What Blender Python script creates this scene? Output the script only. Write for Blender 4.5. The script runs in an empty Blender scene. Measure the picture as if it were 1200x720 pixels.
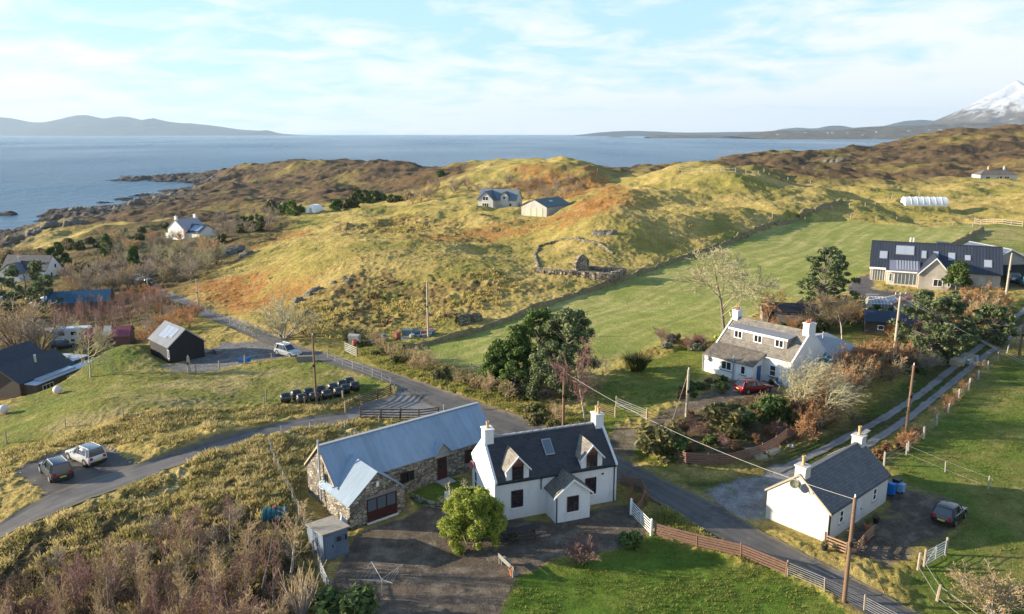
import bpy, math, random
import numpy as np
from mathutils import Vector, Matrix, noise as mnoise
R = math.radians
sc = bpy.context.scene
COL = sc.collection
# ------------------------------------------------------------------ camera
CH = 30.0; FOC = 900.0; TH = math.atan(204/900.)
CT, ST = math.cos(TH), math.sin(TH)
SEA = -28.0
cam = bpy.data.cameras.new('camera'); co = bpy.data.objects.new('camera', cam); COL.objects.link(co)
co.location = (0, 0, CH); co.rotation_euler = (R(90)-TH, 0, 0)
cam.sensor_width = 36; cam.lens = 36*FOC/1200; cam.clip_start = .5; cam.clip_end = 90000
sc.camera = co
def ray(px, py):
    u = (px-600)/FOC; v = (360-py)/FOC
    return u, CT+v*ST, -ST+v*CT
def gz(px, py, z):
    u, dy, dz = ray(px, py); t = (z-CH)/dz
    return u*t, dy*t, z
def gY(px, py, Y):
    u, dy, dz = ray(px, py); t = Y/dy
    return u*t, Y, CH+dz*t
def proj(x, y, z):
    zc = y*CT+(CH-z)*ST; yc = (CH-z)*CT-y*ST
    return 600+FOC*x/zc, 360+FOC*yc/zc
# ------------------------------------------------------------------ noise
_rs = np.random.RandomState(7)
_perm = _rs.permutation(512)
_ang = _rs.rand(512)*2*np.pi
_gx, _gy = np.cos(_ang), np.sin(_ang)
def perlin(x, y, seed=0):
    x = np.asarray(x, float)+seed*17.3; y = np.asarray(y, float)+seed*9.7
    xi = np.floor(x).astype(int); yi = np.floor(y).astype(int)
    xf = x-xi; yf = y-yi
    u = xf*xf*xf*(xf*(xf*6-15)+10); v = yf*yf*yf*(yf*(yf*6-15)+10)
    def h(a, b, dx, dy):
        k = _perm[(_perm[a & 511]+b) & 511]
        return _gx[k]*dx+_gy[k]*dy
    n00 = h(xi, yi, xf, yf); n10 = h(xi+1, yi, xf-1, yf)
    n01 = h(xi, yi+1, xf, yf-1); n11 = h(xi+1, yi+1, xf-1, yf-1)
    return ((n00*(1-u)+n10*u)*(1-v)+(n01*(1-u)+n11*u)*v)*1.5
def fbm(x, y, wl, octs=4, gain=.5, seed=0):
    s = 0; a = 1; f = 1./wl; t = 0
    for k in range(octs):
        s = s+a*perlin(x*f, y*f, seed+k*3); t += a; a *= gain; f *= 2.03
    return s/t
def ss(a, b, x):
    t = np.clip((x-a)/(b-a), 0, 1); return t*t*(3-2*t)
# ------------------------------------------------------------------ terrain control points
CZ = [ # px, py, z
(-150,760,-2),(0,740,-2),(120,700,-1.6),(250,740,-.6),(400,720,0),(600,720,0),(800,740,-.4),(1000,720,-.4),(1200,740,-.6),(1350,740,-.6),
(640,640,0),(720,600,0),(960,640,-.2),(1100,620,.1),(1200,580,.5),(1330,560,.8),(1200,480,1.2),(1050,500,.9),(900,470,1.3),
(800,530,1.0),(700,505,.4),(560,490,.1),(460,470,-.1),(420,560,.2),(500,560,.1),(340,560,.6),(240,580,.6),(100,600,.4),(0,640,-.6),(0,570,.2),
(90,550,.1),(200,520,.6),(300,480,.2),(100,480,.2),(0,500,-2.2),(0,480,-2.8),(35,466,-3.0),(70,450,-3.0),(100,436,-2.8),(330,430,-.6),(200,450,-.4),(150,412,-1.4),
(30,425,-5.5),(90,398,-5.8),(215,422,-2.2),(280,405,-2),(250,380,-3),(300,392,-1.8),(350,412,-1.2),(215,355,-4),(165,327,-6.5),(100,297,-11),
(30,332,-10),(220,287,-9.5),(95,362,-8.5),(0,380,-8.5),(0,300,-14),(60,297,-13),(150,285,-12),(-100,350,-12),(-150,420,-8),(-150,550,-2),
(0,288,-23),(30,272,-24),(60,268,-18),(100,262,-17),(50,257,-32),(0,266,-33),(-60,266,-34),(25,263,-33),(-60,250,-30),(120,252,-23),(170,243,-21),(0,257,-34),(60,240,-36),(120,240,-33),
(10,250,-27.2),(60,250,-26.8),(110,248,-26.2),(160,238,-25.5),(200,228,-25),(235,219,-26),(0,240,-36),(80,236,-36),(150,228,-35),(190,221,-34),(230,216.4,-29),
(240,235,-16),(230,255,-13),(300,240,-10),(300,262,-8),(375,250,-5),(450,238,-5),(260,300,-6),
(500,262,0),(420,280,0),(350,330,-.5),(450,350,-.8),(300,345,-3),(550,300,1.5),(585,250,3),(640,265,3),(700,300,3),(700,345,1.8),(600,368,1.2),
(500,408,.3),(430,405,-.6),(800,340,2),(790,285,4),(760,235,9),(720,262,6),(1000,300,3.6),(950,265,4.5),(1100,262,5.2),(1083,243,7),(1170,215,10),
(1000,222,9),(950,240,7.5),(1200,262,6),(1190,330,4),(1090,335,3.4),(1000,345,3),(925,372,2.4),(850,385,2),(800,405,1.3),(930,435,1.2),(750,425,1),
(690,445,.7),(560,435,.2),(1050,420,2),(1150,425,1.8),(1200,385,2.4),(1320,350,3.4),(1100,480,1),(650,320,2.6),(905,236,8),
(560,262,1.5),(520,240,0),
]
CY = [ # px, py, Y (ridges seen against the sea)
(130,213.5,1010),(180,209.5,1000),(220,207,1000),(270,199,1000),(300,194,960),(340,194.5,850),(355,192.5,820),(400,191,800),(440,194.5,760),(460,192.5,740),
(485,195,700),(520,203.5,600),(535,198,560),(560,192.5,520),(590,189,480),(640,188.5,450),(690,195,430),(710,202,440),(735,199.5,470),(770,194,480),
(800,195,500),(830,191,520),(870,185,560),(900,181,600),(954,183,600),(975,181,600),(1012,175,620),(1050,168.5,650),(1112,160,700),(1200,156.5,720),(1320,152,740),
(810,201,335),(860,217,285),(740,222,345),(1100,200,450),(1200,192,450),(1000,197,480),(905,204,450),(620,205,400),(300,216,700),(400,215,640),(470,215,560),
]
pts = [gz(*c) for c in CZ]
for i, c in enumerate(CY):
    q = gY(*c); pts.append(q)
    if i < 31:
        k = 1.3
        pts.append((q[0]*k, q[1]*k, min(q[2]-16, -5) if i > 5 else -40))
pts += [(x, 1800, -46) for x in (-2000, -1200, -600, 0, 500, 1000, 1600)]
pts += [(x, 10, -.8) for x in (-40, -15, 15, 40)]
pts += [(-1100, 700, -42), (-700, 420, -38), (-300, 180, -14), (-110, 60, -3), (120, 60, 1.5), (420, 330, 14), (700, 450, 30)]
P = np.array(pts)
def uv(x, y):
    w = np.maximum(np.asarray(y, float), -8.)+20
    return np.asarray(x, float)/w, np.log(w)*.8
_U, _V = uv(P[:, 0], P[:, 1])
def _k(r2): return r2*np.log(r2+1e-12)
_n = len(P)
A = np.zeros((_n+3, _n+3)); A[:_n, :_n] = _k((_U[:, None]-_U[None])**2+(_V[:, None]-_V[None])**2)
A[:_n, :_n] += np.eye(_n)*2e-4
A[:_n, _n] = A[_n, :_n] = 1; A[:_n, _n+1] = A[_n+1, :_n] = _U; A[:_n, _n+2] = A[_n+2, :_n] = _V
_W = np.linalg.solve(A, np.concatenate([P[:, 2], [0, 0, 0]]))
def base(x, y):
    x = np.asarray(x, float); sh = x.shape
    u, v = uv(x.ravel(), np.asarray(y, float).ravel())
    o = np.empty(u.size)
    for a in range(0, u.size, 60000):
        uu = u[a:a+60000]; vv = v[a:a+60000]
        o[a:a+60000] = _k((uu[:, None]-_U)**2+(vv[:, None]-_V)**2)@_W[:_n]+_W[_n]+_W[_n+1]*uu+_W[_n+2]*vv
    return o.reshape(sh)
def march(px, py, fn):
    u, dy, dz = ray(px, py)
    Y = 25*1.012**np.arange(360); t = Y/dy
    h = fn(u*t, Y)-(CH+dz*t)
    i = np.argmax(h > 0) if (h > 0).any() else len(Y)-1
    if i == 0: i = 1
    a, b = Y[i-1], Y[i]
    f = h[i-1]/(h[i-1]-h[i]) if h[i] > 0 else 1
    y = a+(b-a)*f
    return float(u*y/dy), float(y)
def atb(px, py): return march(px, py, base)
# ------------------------------------------------------------------ polygons and lines (ground cover), given in photo pixels
def poly(pp): return np.array([atb(*q) for q in pp])
def seg_dist(x, y, P0, P1):
    d = P1-P0; L = (d**2).sum()+1e-9
    t = np.clip(((x-P0[0])*d[0]+(y-P0[1])*d[1])/L, 0, 1)
    return np.hypot(x-P0[0]-t*d[0], y-P0[1]-t*d[1])
def poly_mask(x, y, V, fe, warp=0):
    """signed soft mask of a polygon, 1 inside, feather fe metres"""
    m = np.zeros(x.shape)
    lo = V.min(0)-fe-warp-2; hi = V.max(0)+fe+warp+2
    s = (x > lo[0]) & (x < hi[0]) & (y > lo[1]) & (y < hi[1])
    if not s.any(): return m
    xs, ys = x[s], y[s]
    if warp:
        xs = xs+fbm(xs, ys, max(3*warp, 1.5), 3, seed=5)*warp*1.6; ys = ys+fbm(xs, ys, max(3*warp, 1.5), 3, seed=8)*warp*1.6
    ins = np.zeros(xs.shape, bool); dm = np.full(xs.shape, 1e9)
    for i in range(len(V)):
        a, b = V[i-1], V[i]
        dm = np.minimum(dm, seg_dist(xs, ys, a, b))
        if abs(a[1]-b[1]) > 1e-9:
            c = (a[1] > ys) != (b[1] > ys)
            ins ^= c & (xs < (b[0]-a[0])*(ys-a[1])/(b[1]-a[1])+a[0])
    sd = np.where(ins, dm, -dm)
    m[s] = ss(-fe, fe, sd)
    return m
def line_mask(x, y, V, w, fe):
    m = np.zeros(x.shape)
    for i in range(len(V)-1):
        a, b = V[i], V[i+1]
        lo = np.minimum(a, b)-w-fe; hi = np.maximum(a, b)+w+fe
        s = (x > lo[0]) & (x < hi[0]) & (y > lo[1]) & (y < hi[1])
        if s.any():
            d = seg_dist(x[s], y[s], a, b)
            m[s] = np.maximum(m[s], 1-ss(w, w+fe, d))
    return m
# roads: pairs of edge pixels
MAINR = [((140,304),(128,308)),((170,326),(158,331)),((203,345),(193,352)),((240,361),(228,366)),((300,385),(291,395)),((362,411),(350,419)),((420,427),(405,433)),((475,443),(458,451)),
 ((558,472),(530,490)),((640,502),(600,520)),((700,527),(672,548)),((745,548),(717,562)),((800,575),(765,587)),((840,594),(805,613)),((905,632),(866,645)),((960,660),(925,664)),((1042,702),(985,702)),((1115,738),(1050,746))]
LANE = [((408,484),(418,493)),((345,492),(352,506)),((300,504),(305,516)),((250,517),(265,529)),((205,531),(214,545)),((160,547),(195,552)),((100,562),(135,575)),((57,580),(62,602)),((0,614),(0,630)),((-70,650),(-70,672))]
WHEEL1 = [(905,556),(960,530),(1030,494),(1080,462),(1140,414),(1160,398),(1200,364),(1240,335)]
WHEEL2 = [(925,562),(985,541),(1020,520),(1060,494),(1120,446),(1150,422),(1174,403),(1206,377),(1250,345)]
mainA = poly([a for a, b in MAINR]); mainB = poly([b for a, b in MAINR])
laneA = poly([a for a, b in LANE]); laneB = poly([b for a, b in LANE])
wh1 = poly(WHEEL1); wh2 = poly(WHEEL2)
APRON = poly([(452,444),(475,452),(505,463),(540,478),(545,494),(515,489),(425,489),(405,492),(406,484),(432,476),(462,465),(470,458)])
PARK = poly([(20,550),(45,538),(85,524),(122,524),(140,540),(165,549),(140,570),(60,590),(56,572)])
GRAV = poly([(834,592),(831,580),(850,568),(880,556),(930,545),(945,560),(915,575),(893,590),(888,612),(870,612)])
YARD = poly([(398,655),(411,628),(477,605),(500,592),(530,598),(577,606),(640,612),(722,590),(738,592),(745,612),(762,626),(742,636),(700,652),(650,655),(612,676),(592,700),(580,790),(390,790),(375,720),(385,690)])
DRIVE = poly([(700,545),(715,510),(722,500),(745,505),(760,495),(790,478),(830,462),(850,448),(905,440),(915,462),(860,470),(820,482),(790,492),(765,503),(752,515),(745,535)])
PADR = poly([(1000,620),(1030,600),(1046,580),(1075,575),(1120,592),(1125,612),(1085,640),(1060,655),(1045,668),(990,655)])
SHEDY = poly([(190,432),(240,412),(262,402),(300,400),(345,410),(372,416),(335,420),(275,430),(225,438)])
MODY = poly([(992,340),(1000,328),(1020,322),(1025,340),(1075,345),(1050,358),(1010,350)])
BARNY = poly([(1160,320),(1200,322),(1230,330),(1230,345),(1170,335)])
FIELD = poly([(478,409),(560,386),(655,353),(750,320),(800,302),(870,277),(925,258),(985,258),(1145,268),(1112,289),(1060,297),(1012,322),(988,352),(960,347),(920,352),(880,372),(845,398),(780,400),(720,425),(700,445),(660,452),(560,434),(515,425),(488,418)])
FIELDR = poly([(1085,262),(1200,262),(1250,280),(1200,300),(1120,290),(1145,270)])
LAWN = poly([(580,800),(588,710),(606,680),(648,658),(700,655),(745,637),(765,628),(800,642),(920,673),(985,712),(1030,745),(1060,800)])
RIGHTF = poly([(1040,545),(1062,520),(1105,485),(1150,440),(1200,418),(1340,390),(1380,800),(1110,790),(1075,735),(1062,690),(1085,642),(1128,612),(1120,590),(1075,572)])
PADDOCK = poly([(-60,500),(0,478),(60,447),(100,430),(150,405),(190,430),(230,438),(300,428),(380,414),(450,443),(465,456),(425,470),(340,473),(240,484),(120,500),(0,528),(-60,545)])
GARDEN = poly([(688,460),(735,433),(800,408),(842,402),(842,436),(800,452),(785,470),(745,490),(722,500),(760,530),(800,560),(830,575),(760,545),(700,518),(690,490)])
GARDB = poly([(930,378),(1000,375),(1060,380),(1075,400),(1090,430),(1050,425),(980,410)])
VERGE = poly([(780,568),(860,560),(960,510),(1040,462),(1120,410),(1200,350),(1220,362),(1100,470),(1000,535),(900,580),(860,585)])
BEDS = poly([(755,505),(790,485),(830,470),(855,462),(905,466),(940,478),(985,476),(975,500),(935,515),(885,538),(840,547),(795,545),(765,530)])
COURT = poly([(478,578),(510,556),(540,560),(548,585),(525,598),(490,598)])
MOORR = poly([(700,208),(760,203),(830,202),(900,207),(960,219),(1040,217),(1120,212),(1240,205),(1400,200),(1400,120),(1000,150),(850,170),(700,190)])
MOORL = poly([(120,214),(300,190),(400,185),(520,195),(545,205),(480,225),(420,238),(330,240),(280,262),(240,262),(200,262),(130,262),(80,272),(80,262),(160,240),(240,222),(230,216)])
SCRUBL = poly([(-80,420),(0,365),(0,300),(60,290),(110,270),(200,262),(290,262),(330,250),(345,262),(300,300),(240,330),(215,352),(200,380),(175,402),(120,415),(60,445),(-60,480)])
BRACK = [poly(q) for q in (
 [(470,294),(540,277),(600,268),(640,262),(680,246),(710,226),(748,228),(752,250),(730,268),(700,278),(640,282),(560,290),(500,302)],
 [(240,330),(300,322),(350,345),(330,372),(260,366),(215,345)],
 [(240,290),(300,276),(350,270),(360,280),(300,300),(250,312)],
 [(600,205),(700,205),(730,215),(700,232),(650,235),(600,225)],
 [(1000,350),(940,365),(890,375),(840,385),(780,395),(740,405),(760,420),(830,405),(900,385),(960,362)],
 [(770,405),(720,420),(750,412),(800,375),(845,378),(860,400)])]
HEATH = [poly(q) for q in (
 [(330,370),(420,345),(520,345),(600,330),(640,340),(560,372),(480,392),(400,400),(340,395)],
 [(400,270),(470,255),(560,265),(500,280),(420,285)],
 [(460,452),(520,430),(640,470),(700,500),(690,520),(600,490),(560,472)])]
SHORE = poly([(-200,262),(0,240),(100,238),(180,222),(225,215),(250,219),(215,236),(120,256),(60,275),(20,290),(0,300),(-200,330)])
HEADL = poly([(110,218),(120,205),(220,200),(280,190),(300,200),(290,216),(230,218)])
BANKS = poly([(-60,672),(0,635),(62,606),(135,579),(214,549),(305,519),(352,508),(418,495),(440,500),(370,525),(358,560),(345,610),(380,700),(390,800),(-60,800)])
# ------------------------------------------------------------------ building pads: (x, y, angle, L, D, z offset, margin)
PADS = []
def pad_from(px, py, ang, L, D, margin=1.0, dz=0.0):
    x, y = atb(px, py)
    return pad_at(x, y, ang, L, D, margin, dz)
def pad_at(x, y, ang, L, D, margin=1.0, dz=0.0, z=None):
    c, s = math.cos(R(ang)), math.sin(R(ang))
    xs = np.array([x+c*a-s*b for a in (0, L/2, L) for b in (0, D/2, D)]); ys = np.array([y+s*a+c*b for a in (0, L/2, L) for b in (0, D/2, D)])
    if z is None: z = float(np.mean(base(xs, ys)))+dz
    PADS.append((x, y, R(ang), L, D, z, margin))
    return (x, y, z, ang)
def pads_apply(x, y, h):
    for (px, py, a, L, D, z, m) in PADS:
        s = np.hypot(x-px, y-py) < (L+D+m*5+8)
        if not s.any(): continue
        c, si = math.cos(a), math.sin(a)
        dx = x[s]-px; dy = y[s]-py
        lx = c*dx+si*dy; ly = -si*dx+c*dy
        d = np.hypot(np.maximum(np.maximum(-lx, lx-L), 0), np.maximum(np.maximum(-ly, ly-D), 0))
        k = 1-ss(m*.5, m*.5+m*2.5, d)
        h[s] = h[s]*(1-k)+z*k
    return h
def masks(x, y, colour=True):
    M = {}
    def pm(n, V, fe, warp=0): M[n] = poly_mask(x, y, V, fe, warp)
    pm('field', FIELD, 1.2, 1.2); pm('fieldr', FIELDR, 3, 2); pm('lawn', LAWN, .35, .5); pm('rightf', RIGHTF, .8, .8); pm('paddock', PADDOCK, 2, 1.5)
    pm('garden', GARDEN, .6, .8); pm('gardb', GARDB, 1, 1.5); pm('verge', VERGE, 1, .8); pm('court', COURT, .3, .2); pm('beds', BEDS, .6, .8)
    pm('yard', YARD, .25, .35); pm('drive', DRIVE, .4, .5); pm('padr', PADR, .8, 1.2); pm('shedy', SHEDY, .5, .8); pm('mody', MODY, .5, .8); pm('barny', BARNY, 1, 1)
    pm('park', PARK, .3, .25); pm('apron', APRON, .5, .4); pm('grav', GRAV, .5, .8); pm('lane', np.concatenate([laneA, laneB[::-1]]), .5, .2)
    pm('road', np.concatenate([mainA, mainB[::-1]]), .6, .2)
    M['wheel'] = np.maximum(line_mask(x, y, wh1, 1.0, .8), line_mask(x, y, wh2, 1.0, .8))
    pm('moorr', MOORR, 14, 14); pm('moorl', MOORL, 12, 12); pm('scrubl', SCRUBL, 5, 5); pm('shore', SHORE, 8, 10); pm('headl', HEADL, 10, 10)
    pm('banks', BANKS, .8, .6)
    M['brack'] = np.zeros(x.shape); M['heath'] = np.zeros(x.shape)
    for V in BRACK: M['brack'] = np.maximum(M['brack'], poly_mask(x, y, V, 5, 6))
    for V in HEATH: M['heath'] = np.maximum(M['heath'], poly_mask(x, y, V, 4, 5))
    return M
KNOLLS = [(862,226,4.2,15,24),(806,207,3.6,17,26),(742,238,3.2,12,20),(690,268,2.6,12,16),(480,300,2.6,14,18),(522,335,2.2,9,12),(430,318,2.6,12,16),(560,266,2.2,12,18),(640,204,4.5,26,30),(765,272,3.0,14,14),(400,355,1.6,8,12),(330,300,2.4,12,18),(880,262,2.6,16,14),(112,428,1.5,5.5,4.5),(138,482,1.1,7,4),(590,330,1.6,12,10),(700,292,1.8,10,12),(255,520,.7,6,4)]
KN = [(*atb(a, b), c, d, e) for a, b, c, d, e in KNOLLS]
def mx(M, *k):
    o = M[k[0]]
    for q in k[1:]: o = np.maximum(o, M[q])
    return o
def height(x, y, M=None):
    x = np.asarray(x, float); y = np.asarray(y, float); sh = x.shape
    x = x.ravel(); y = y.ravel()
    if M is None: M = masks(x, y)
    h = base(x, y)
    hard = mx(M, 'yard', 'drive', 'padr', 'shedy', 'park', 'apron', 'grav', 'lane', 'road', 'wheel', 'court', 'mody')
    soft = mx(M, 'field', 'lawn', 'rightf', 'garden', 'gardb', 'verge', 'fieldr')
    wild = np.clip(1-np.maximum(hard, soft), 0, 1)
    far = ss(90, 260, y)
    moor = mx(M, 'moorr', 'moorl', 'headl')
    rock = mx(M, 'shore', 'headl')
    for kx, ky, ka, k1, k2 in KN:
        s = (np.abs(x-kx) < 3.2*k1) & (np.abs(y-ky) < 3.2*k2)
        if s.any(): h[s] = h[s]+ka*wild[s]*np.exp(-.5*((x[s]-kx)/k1)**2-.5*((y[s]-ky)/k2)**2)
    # broad hummocks
    n1 = fbm(x, y, 46, 3, seed=11)
    h = h+n1*(3.6*far*(1-M['field'])*(1-M['fieldr'])*wild+.25)
    n2 = fbm(x, y, 17, 3, seed=21)
    h = h+n2*wild*(.4+1.9*far*(1-M['paddock']))
    # knolls
    h = h+np.maximum(fbm(x, y, 90, 4, .55, seed=31), 0)*moor*9*far
    h = h-np.abs(fbm(x, y, 60, 4, .6, seed=33))*moor*6*far+moor*far*1.0
    # rocky shore
    rn = 1-np.abs(fbm(x, y, 38, 5, .62, seed=41))*2.6
    h = h+rock*(rn*3.6-1.6)
    # tussocks
    rough = wild*(.55+.45*(1-M['paddock']))
    t = fbm(x, y, 1.5, 3, .6, seed=51)
    near = 1-ss(150, 400, y)
    h = h+np.maximum(fbm(x, y, 2.6, 3, .6, seed=59), 0)*rough*ss(120, 200, y)*.35
    h = h+np.abs(t)*rough*(.42+.35*M['banks'])*near+rough*fbm(x, y, 4.5, 3, seed=55)*.3
    h = h+np.abs(fbm(x, y, 3.4, 3, .6, seed=57))*(.9*M['heath']+.5*far)*wild
    h = h+soft*fbm(x, y, .9, 2, seed=61)*.035*near
    h = pads_apply(x, y, h)
    # left paddock mounds with shaded lee sides
    return h.reshape(sh)
def at(px, py):
    if py < 300: return march(px, py, lambda a, b: height(a, b))
    y0 = march(px, py, base)[1]; u, dy, dz = ray(px, py)
    Y = np.linspace(y0*.8, y0*1.15, 90); h = height(u*Y/dy, Y)-(CH+dz*Y/dy)
    if not (h > 0).any(): return u*y0/dy, y0
    i = max(1, int(np.argmax(h > 0))); f = h[i-1]/(h[i-1]-h[i]) if h[i-1] < 0 else 0
    y = Y[i-1]+(Y[i]-Y[i-1])*f
    return float(u*y/dy), float(y)
def gh(x, y): return float(height(np.array([x]), np.array([y]))[0])
def at3(px, py):
    x, y = at(px, py); return x, y, gh(x, y)
def height_px(x, y, z, toppy):
    """height in metres of an upright thing at x,y,z whose top shows at pixel row toppy"""
    lo, hi = 0., 60.
    for _ in range(40):
        m = (lo+hi)/2
        if proj(x, y, z+m)[1] > toppy: lo = m
        else: hi = m
    return lo
# ------------------------------------------------------------------ object bookkeeping
def tag(o, label=None, cat=None, group=None, kind=None):
    if label: o['label'] = label
    if cat: o['category'] = cat
    if group: o['group'] = group
    if kind: o['kind'] = kind
    return o
def empty(name, loc=(0, 0, 0), rz=0):
    o = bpy.data.objects.new(name, None); COL.objects.link(o); o.location = loc; o.rotation_euler = (0, 0, rz)
    o.empty_display_size = .3
    return o
def thing(name, label, cat, loc=(0, 0, 0), rz=0, group=None): return tag(empty(name, loc, rz), label, cat, group)
def copy_tree(o, parent=None, loc=None, rz=None, label=None, scale=None):
    c = o.copy(); COL.objects.link(c)
    if parent is not None: c.parent = parent
    if loc is not None: c.location = loc
    if rz is not None: c.rotation_euler = (c.rotation_euler[0], c.rotation_euler[1], rz)
    if scale is not None: c.scale = scale if hasattr(scale, '__len__') else (scale,)*3
    if label: c['label'] = label
    for ch in list(o.children): copy_tree(ch, c)
    return c
class MB:
    def __init__(s): s.v = []; s.f = []; s.m = []; s.cur = 0
    def add(s, vs, fs):
        n = len(s.v); s.v += [tuple(v) for v in vs]; s.f += [tuple(i+n for i in f) for f in fs]; s.m += [s.cur]*len(fs); return s
    def box(s, x0, x1, y0, y1, z0, z1, M=None):
        v = [(x, y, z) for z in (z0, z1) for y in (y0, y1) for x in (x0, x1)]
        if M is not None: v = [tuple(M@Vector(q)) for q in v]
        return s.add(v, [(0, 2, 3, 1), (4, 5, 7, 6), (0, 1, 5, 4), (2, 6, 7, 3), (0, 4, 6, 2), (1, 3, 7, 5)])
    def obox(s, fr, s0, s1, z0, z1, d0, d1):
        """box on a wall frame fr=(origin, along, outward)"""
        o, a, n = fr
        v = [(o[0]+a[0]*S+n[0]*D, o[1]+a[1]*S+n[1]*D, z) for z in (z0, z1) for D in (d0, d1) for S in (s0, s1)]
        return s.add(v, [(0, 2, 3, 1), (4, 5, 7, 6), (0, 1, 5, 4), (2, 6, 7, 3), (0, 4, 6, 2), (1, 3, 7, 5)])
    def tube(s, p0, p1, r0, r1=None, n=8, cap=True):
        r1 = r0 if r1 is None else r1
        p0 = Vector(p0); p1 = Vector(p1); d = (p1-p0)
        if d.length < 1e-6: return s
        d.normalize(); a = d.orthogonal().normalized(); b = d.cross(a)
        v = []
        for p, r in ((p0, r0), (p1, r1)):
            for k in range(n):
                t = 2*math.pi*k/n; v.append(tuple(p+a*(math.cos(t)*r)+b*(math.sin(t)*r)))
        f = [(k, (k+1) % n, n+(k+1) % n, n+k) for k in range(n)]
        if cap: f += [tuple(range(n-1, -1, -1)), tuple(range(n, 2*n))]
        return s.add(v, f)
    def path(s, pts, r, n=6):
        for a, b in zip(pts[:-1], pts[1:]): s.tube(a, b, r, r, n)
        return s
    def lathe(s, prof, n=16, M=None):
        v = []; 
        for r, z in prof:
            for k in range(n):
                t = 2*math.pi*k/n; q = Vector((r*math.cos(t), r*math.sin(t), z)); v.append(tuple(M@q if M is not None else q))
        f = []
        for i in range(len(prof)-1):
            for k in range(n): f.append((i*n+k, i*n+(k+1) % n, (i+1)*n+(k+1) % n, (i+1)*n+k))
        f += [tuple(range(n-1, -1, -1)), tuple(range((len(prof)-1)*n, len(prof)*n))]
        return s.add(v, f)
    def prism(s, poly, axis, a0, a1, M=None):
        """extrude a 2-D polygon; axis 'x': poly in (y,z); axis 'y': poly in (x,z); axis 'z': (x,y)"""
        v = []
        for a in (a0, a1):
            for p, q in poly: v.append({'x': (a, p, q), 'y': (p, a, q), 'z': (p, q, a)}[axis])
        if M is not None: v = [tuple(M@Vector(q)) for q in v]
        n = len(poly)
        f = [(i, (i+1) % n, n+(i+1) % n, n+i) for i in range(n)]+[tuple(range(n-1, -1, -1)), tuple(range(n, 2*n))]
        return s.add(v, f)
    def build(s, name, mats, parent=None, smooth=False, bevel=0):
        me = bpy.data.meshes.new(name); me.from_pydata(s.v, [], s.f); me.update()
        if not isinstance(mats, (list, tuple)): mats = [mats]
        for m in mats: me.materials.append(m)
        if len(mats) > 1: me.polygons.foreach_set('material_index', s.m)
        import bmesh
        bm = bmesh.new(); bm.from_mesh(me); bmesh.ops.recalc_face_normals(bm, faces=bm.faces)
        if bevel:
            es = [e for e in bm.edges if len(e.link_faces) == 2 and e.calc_face_angle(0) > .5]
            bmesh.ops.bevel(bm, geom=es, offset=bevel, segments=2, affect='EDGES', clamp_overlap=True)
        bm.to_mesh(me); bm.free()
        if smooth:
            me.polygons.foreach_set('use_smooth', [True]*len(me.polygons))
            if smooth != 'all': me.set_sharp_from_angle(angle=R(40))
        o = bpy.data.objects.new(name, me); COL.objects.link(o)
        if parent is not None: o.parent = parent
        return o
def np_mesh(name, V, F, mat, parent=None, smooth=False, link=True):
    """V (n,3), F (m,k) arrays with constant k"""
    me = bpy.data.meshes.new(name); V = np.asarray(V, np.float32); F = np.asarray(F, np.int32); k = F.shape[1]
    me.vertices.add(len(V)); me.vertices.foreach_set('co', V.ravel())
    me.loops.add(F.size); me.loops.foreach_set('vertex_index', F.ravel())
    me.polygons.add(len(F)); me.polygons.foreach_set('loop_start', np.arange(0, F.size, k, dtype=np.int32)); me.polygons.foreach_set('loop_total', np.full(len(F), k, np.int32))
    if smooth: me.polygons.foreach_set('use_smooth', np.ones(len(F), bool))
    me.update(calc_edges=True); me.materials.append(mat)
    o = bpy.data.objects.new(name, me)
    if link: COL.objects.link(o)
    if parent is not None: o.parent = parent
    return o
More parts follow.
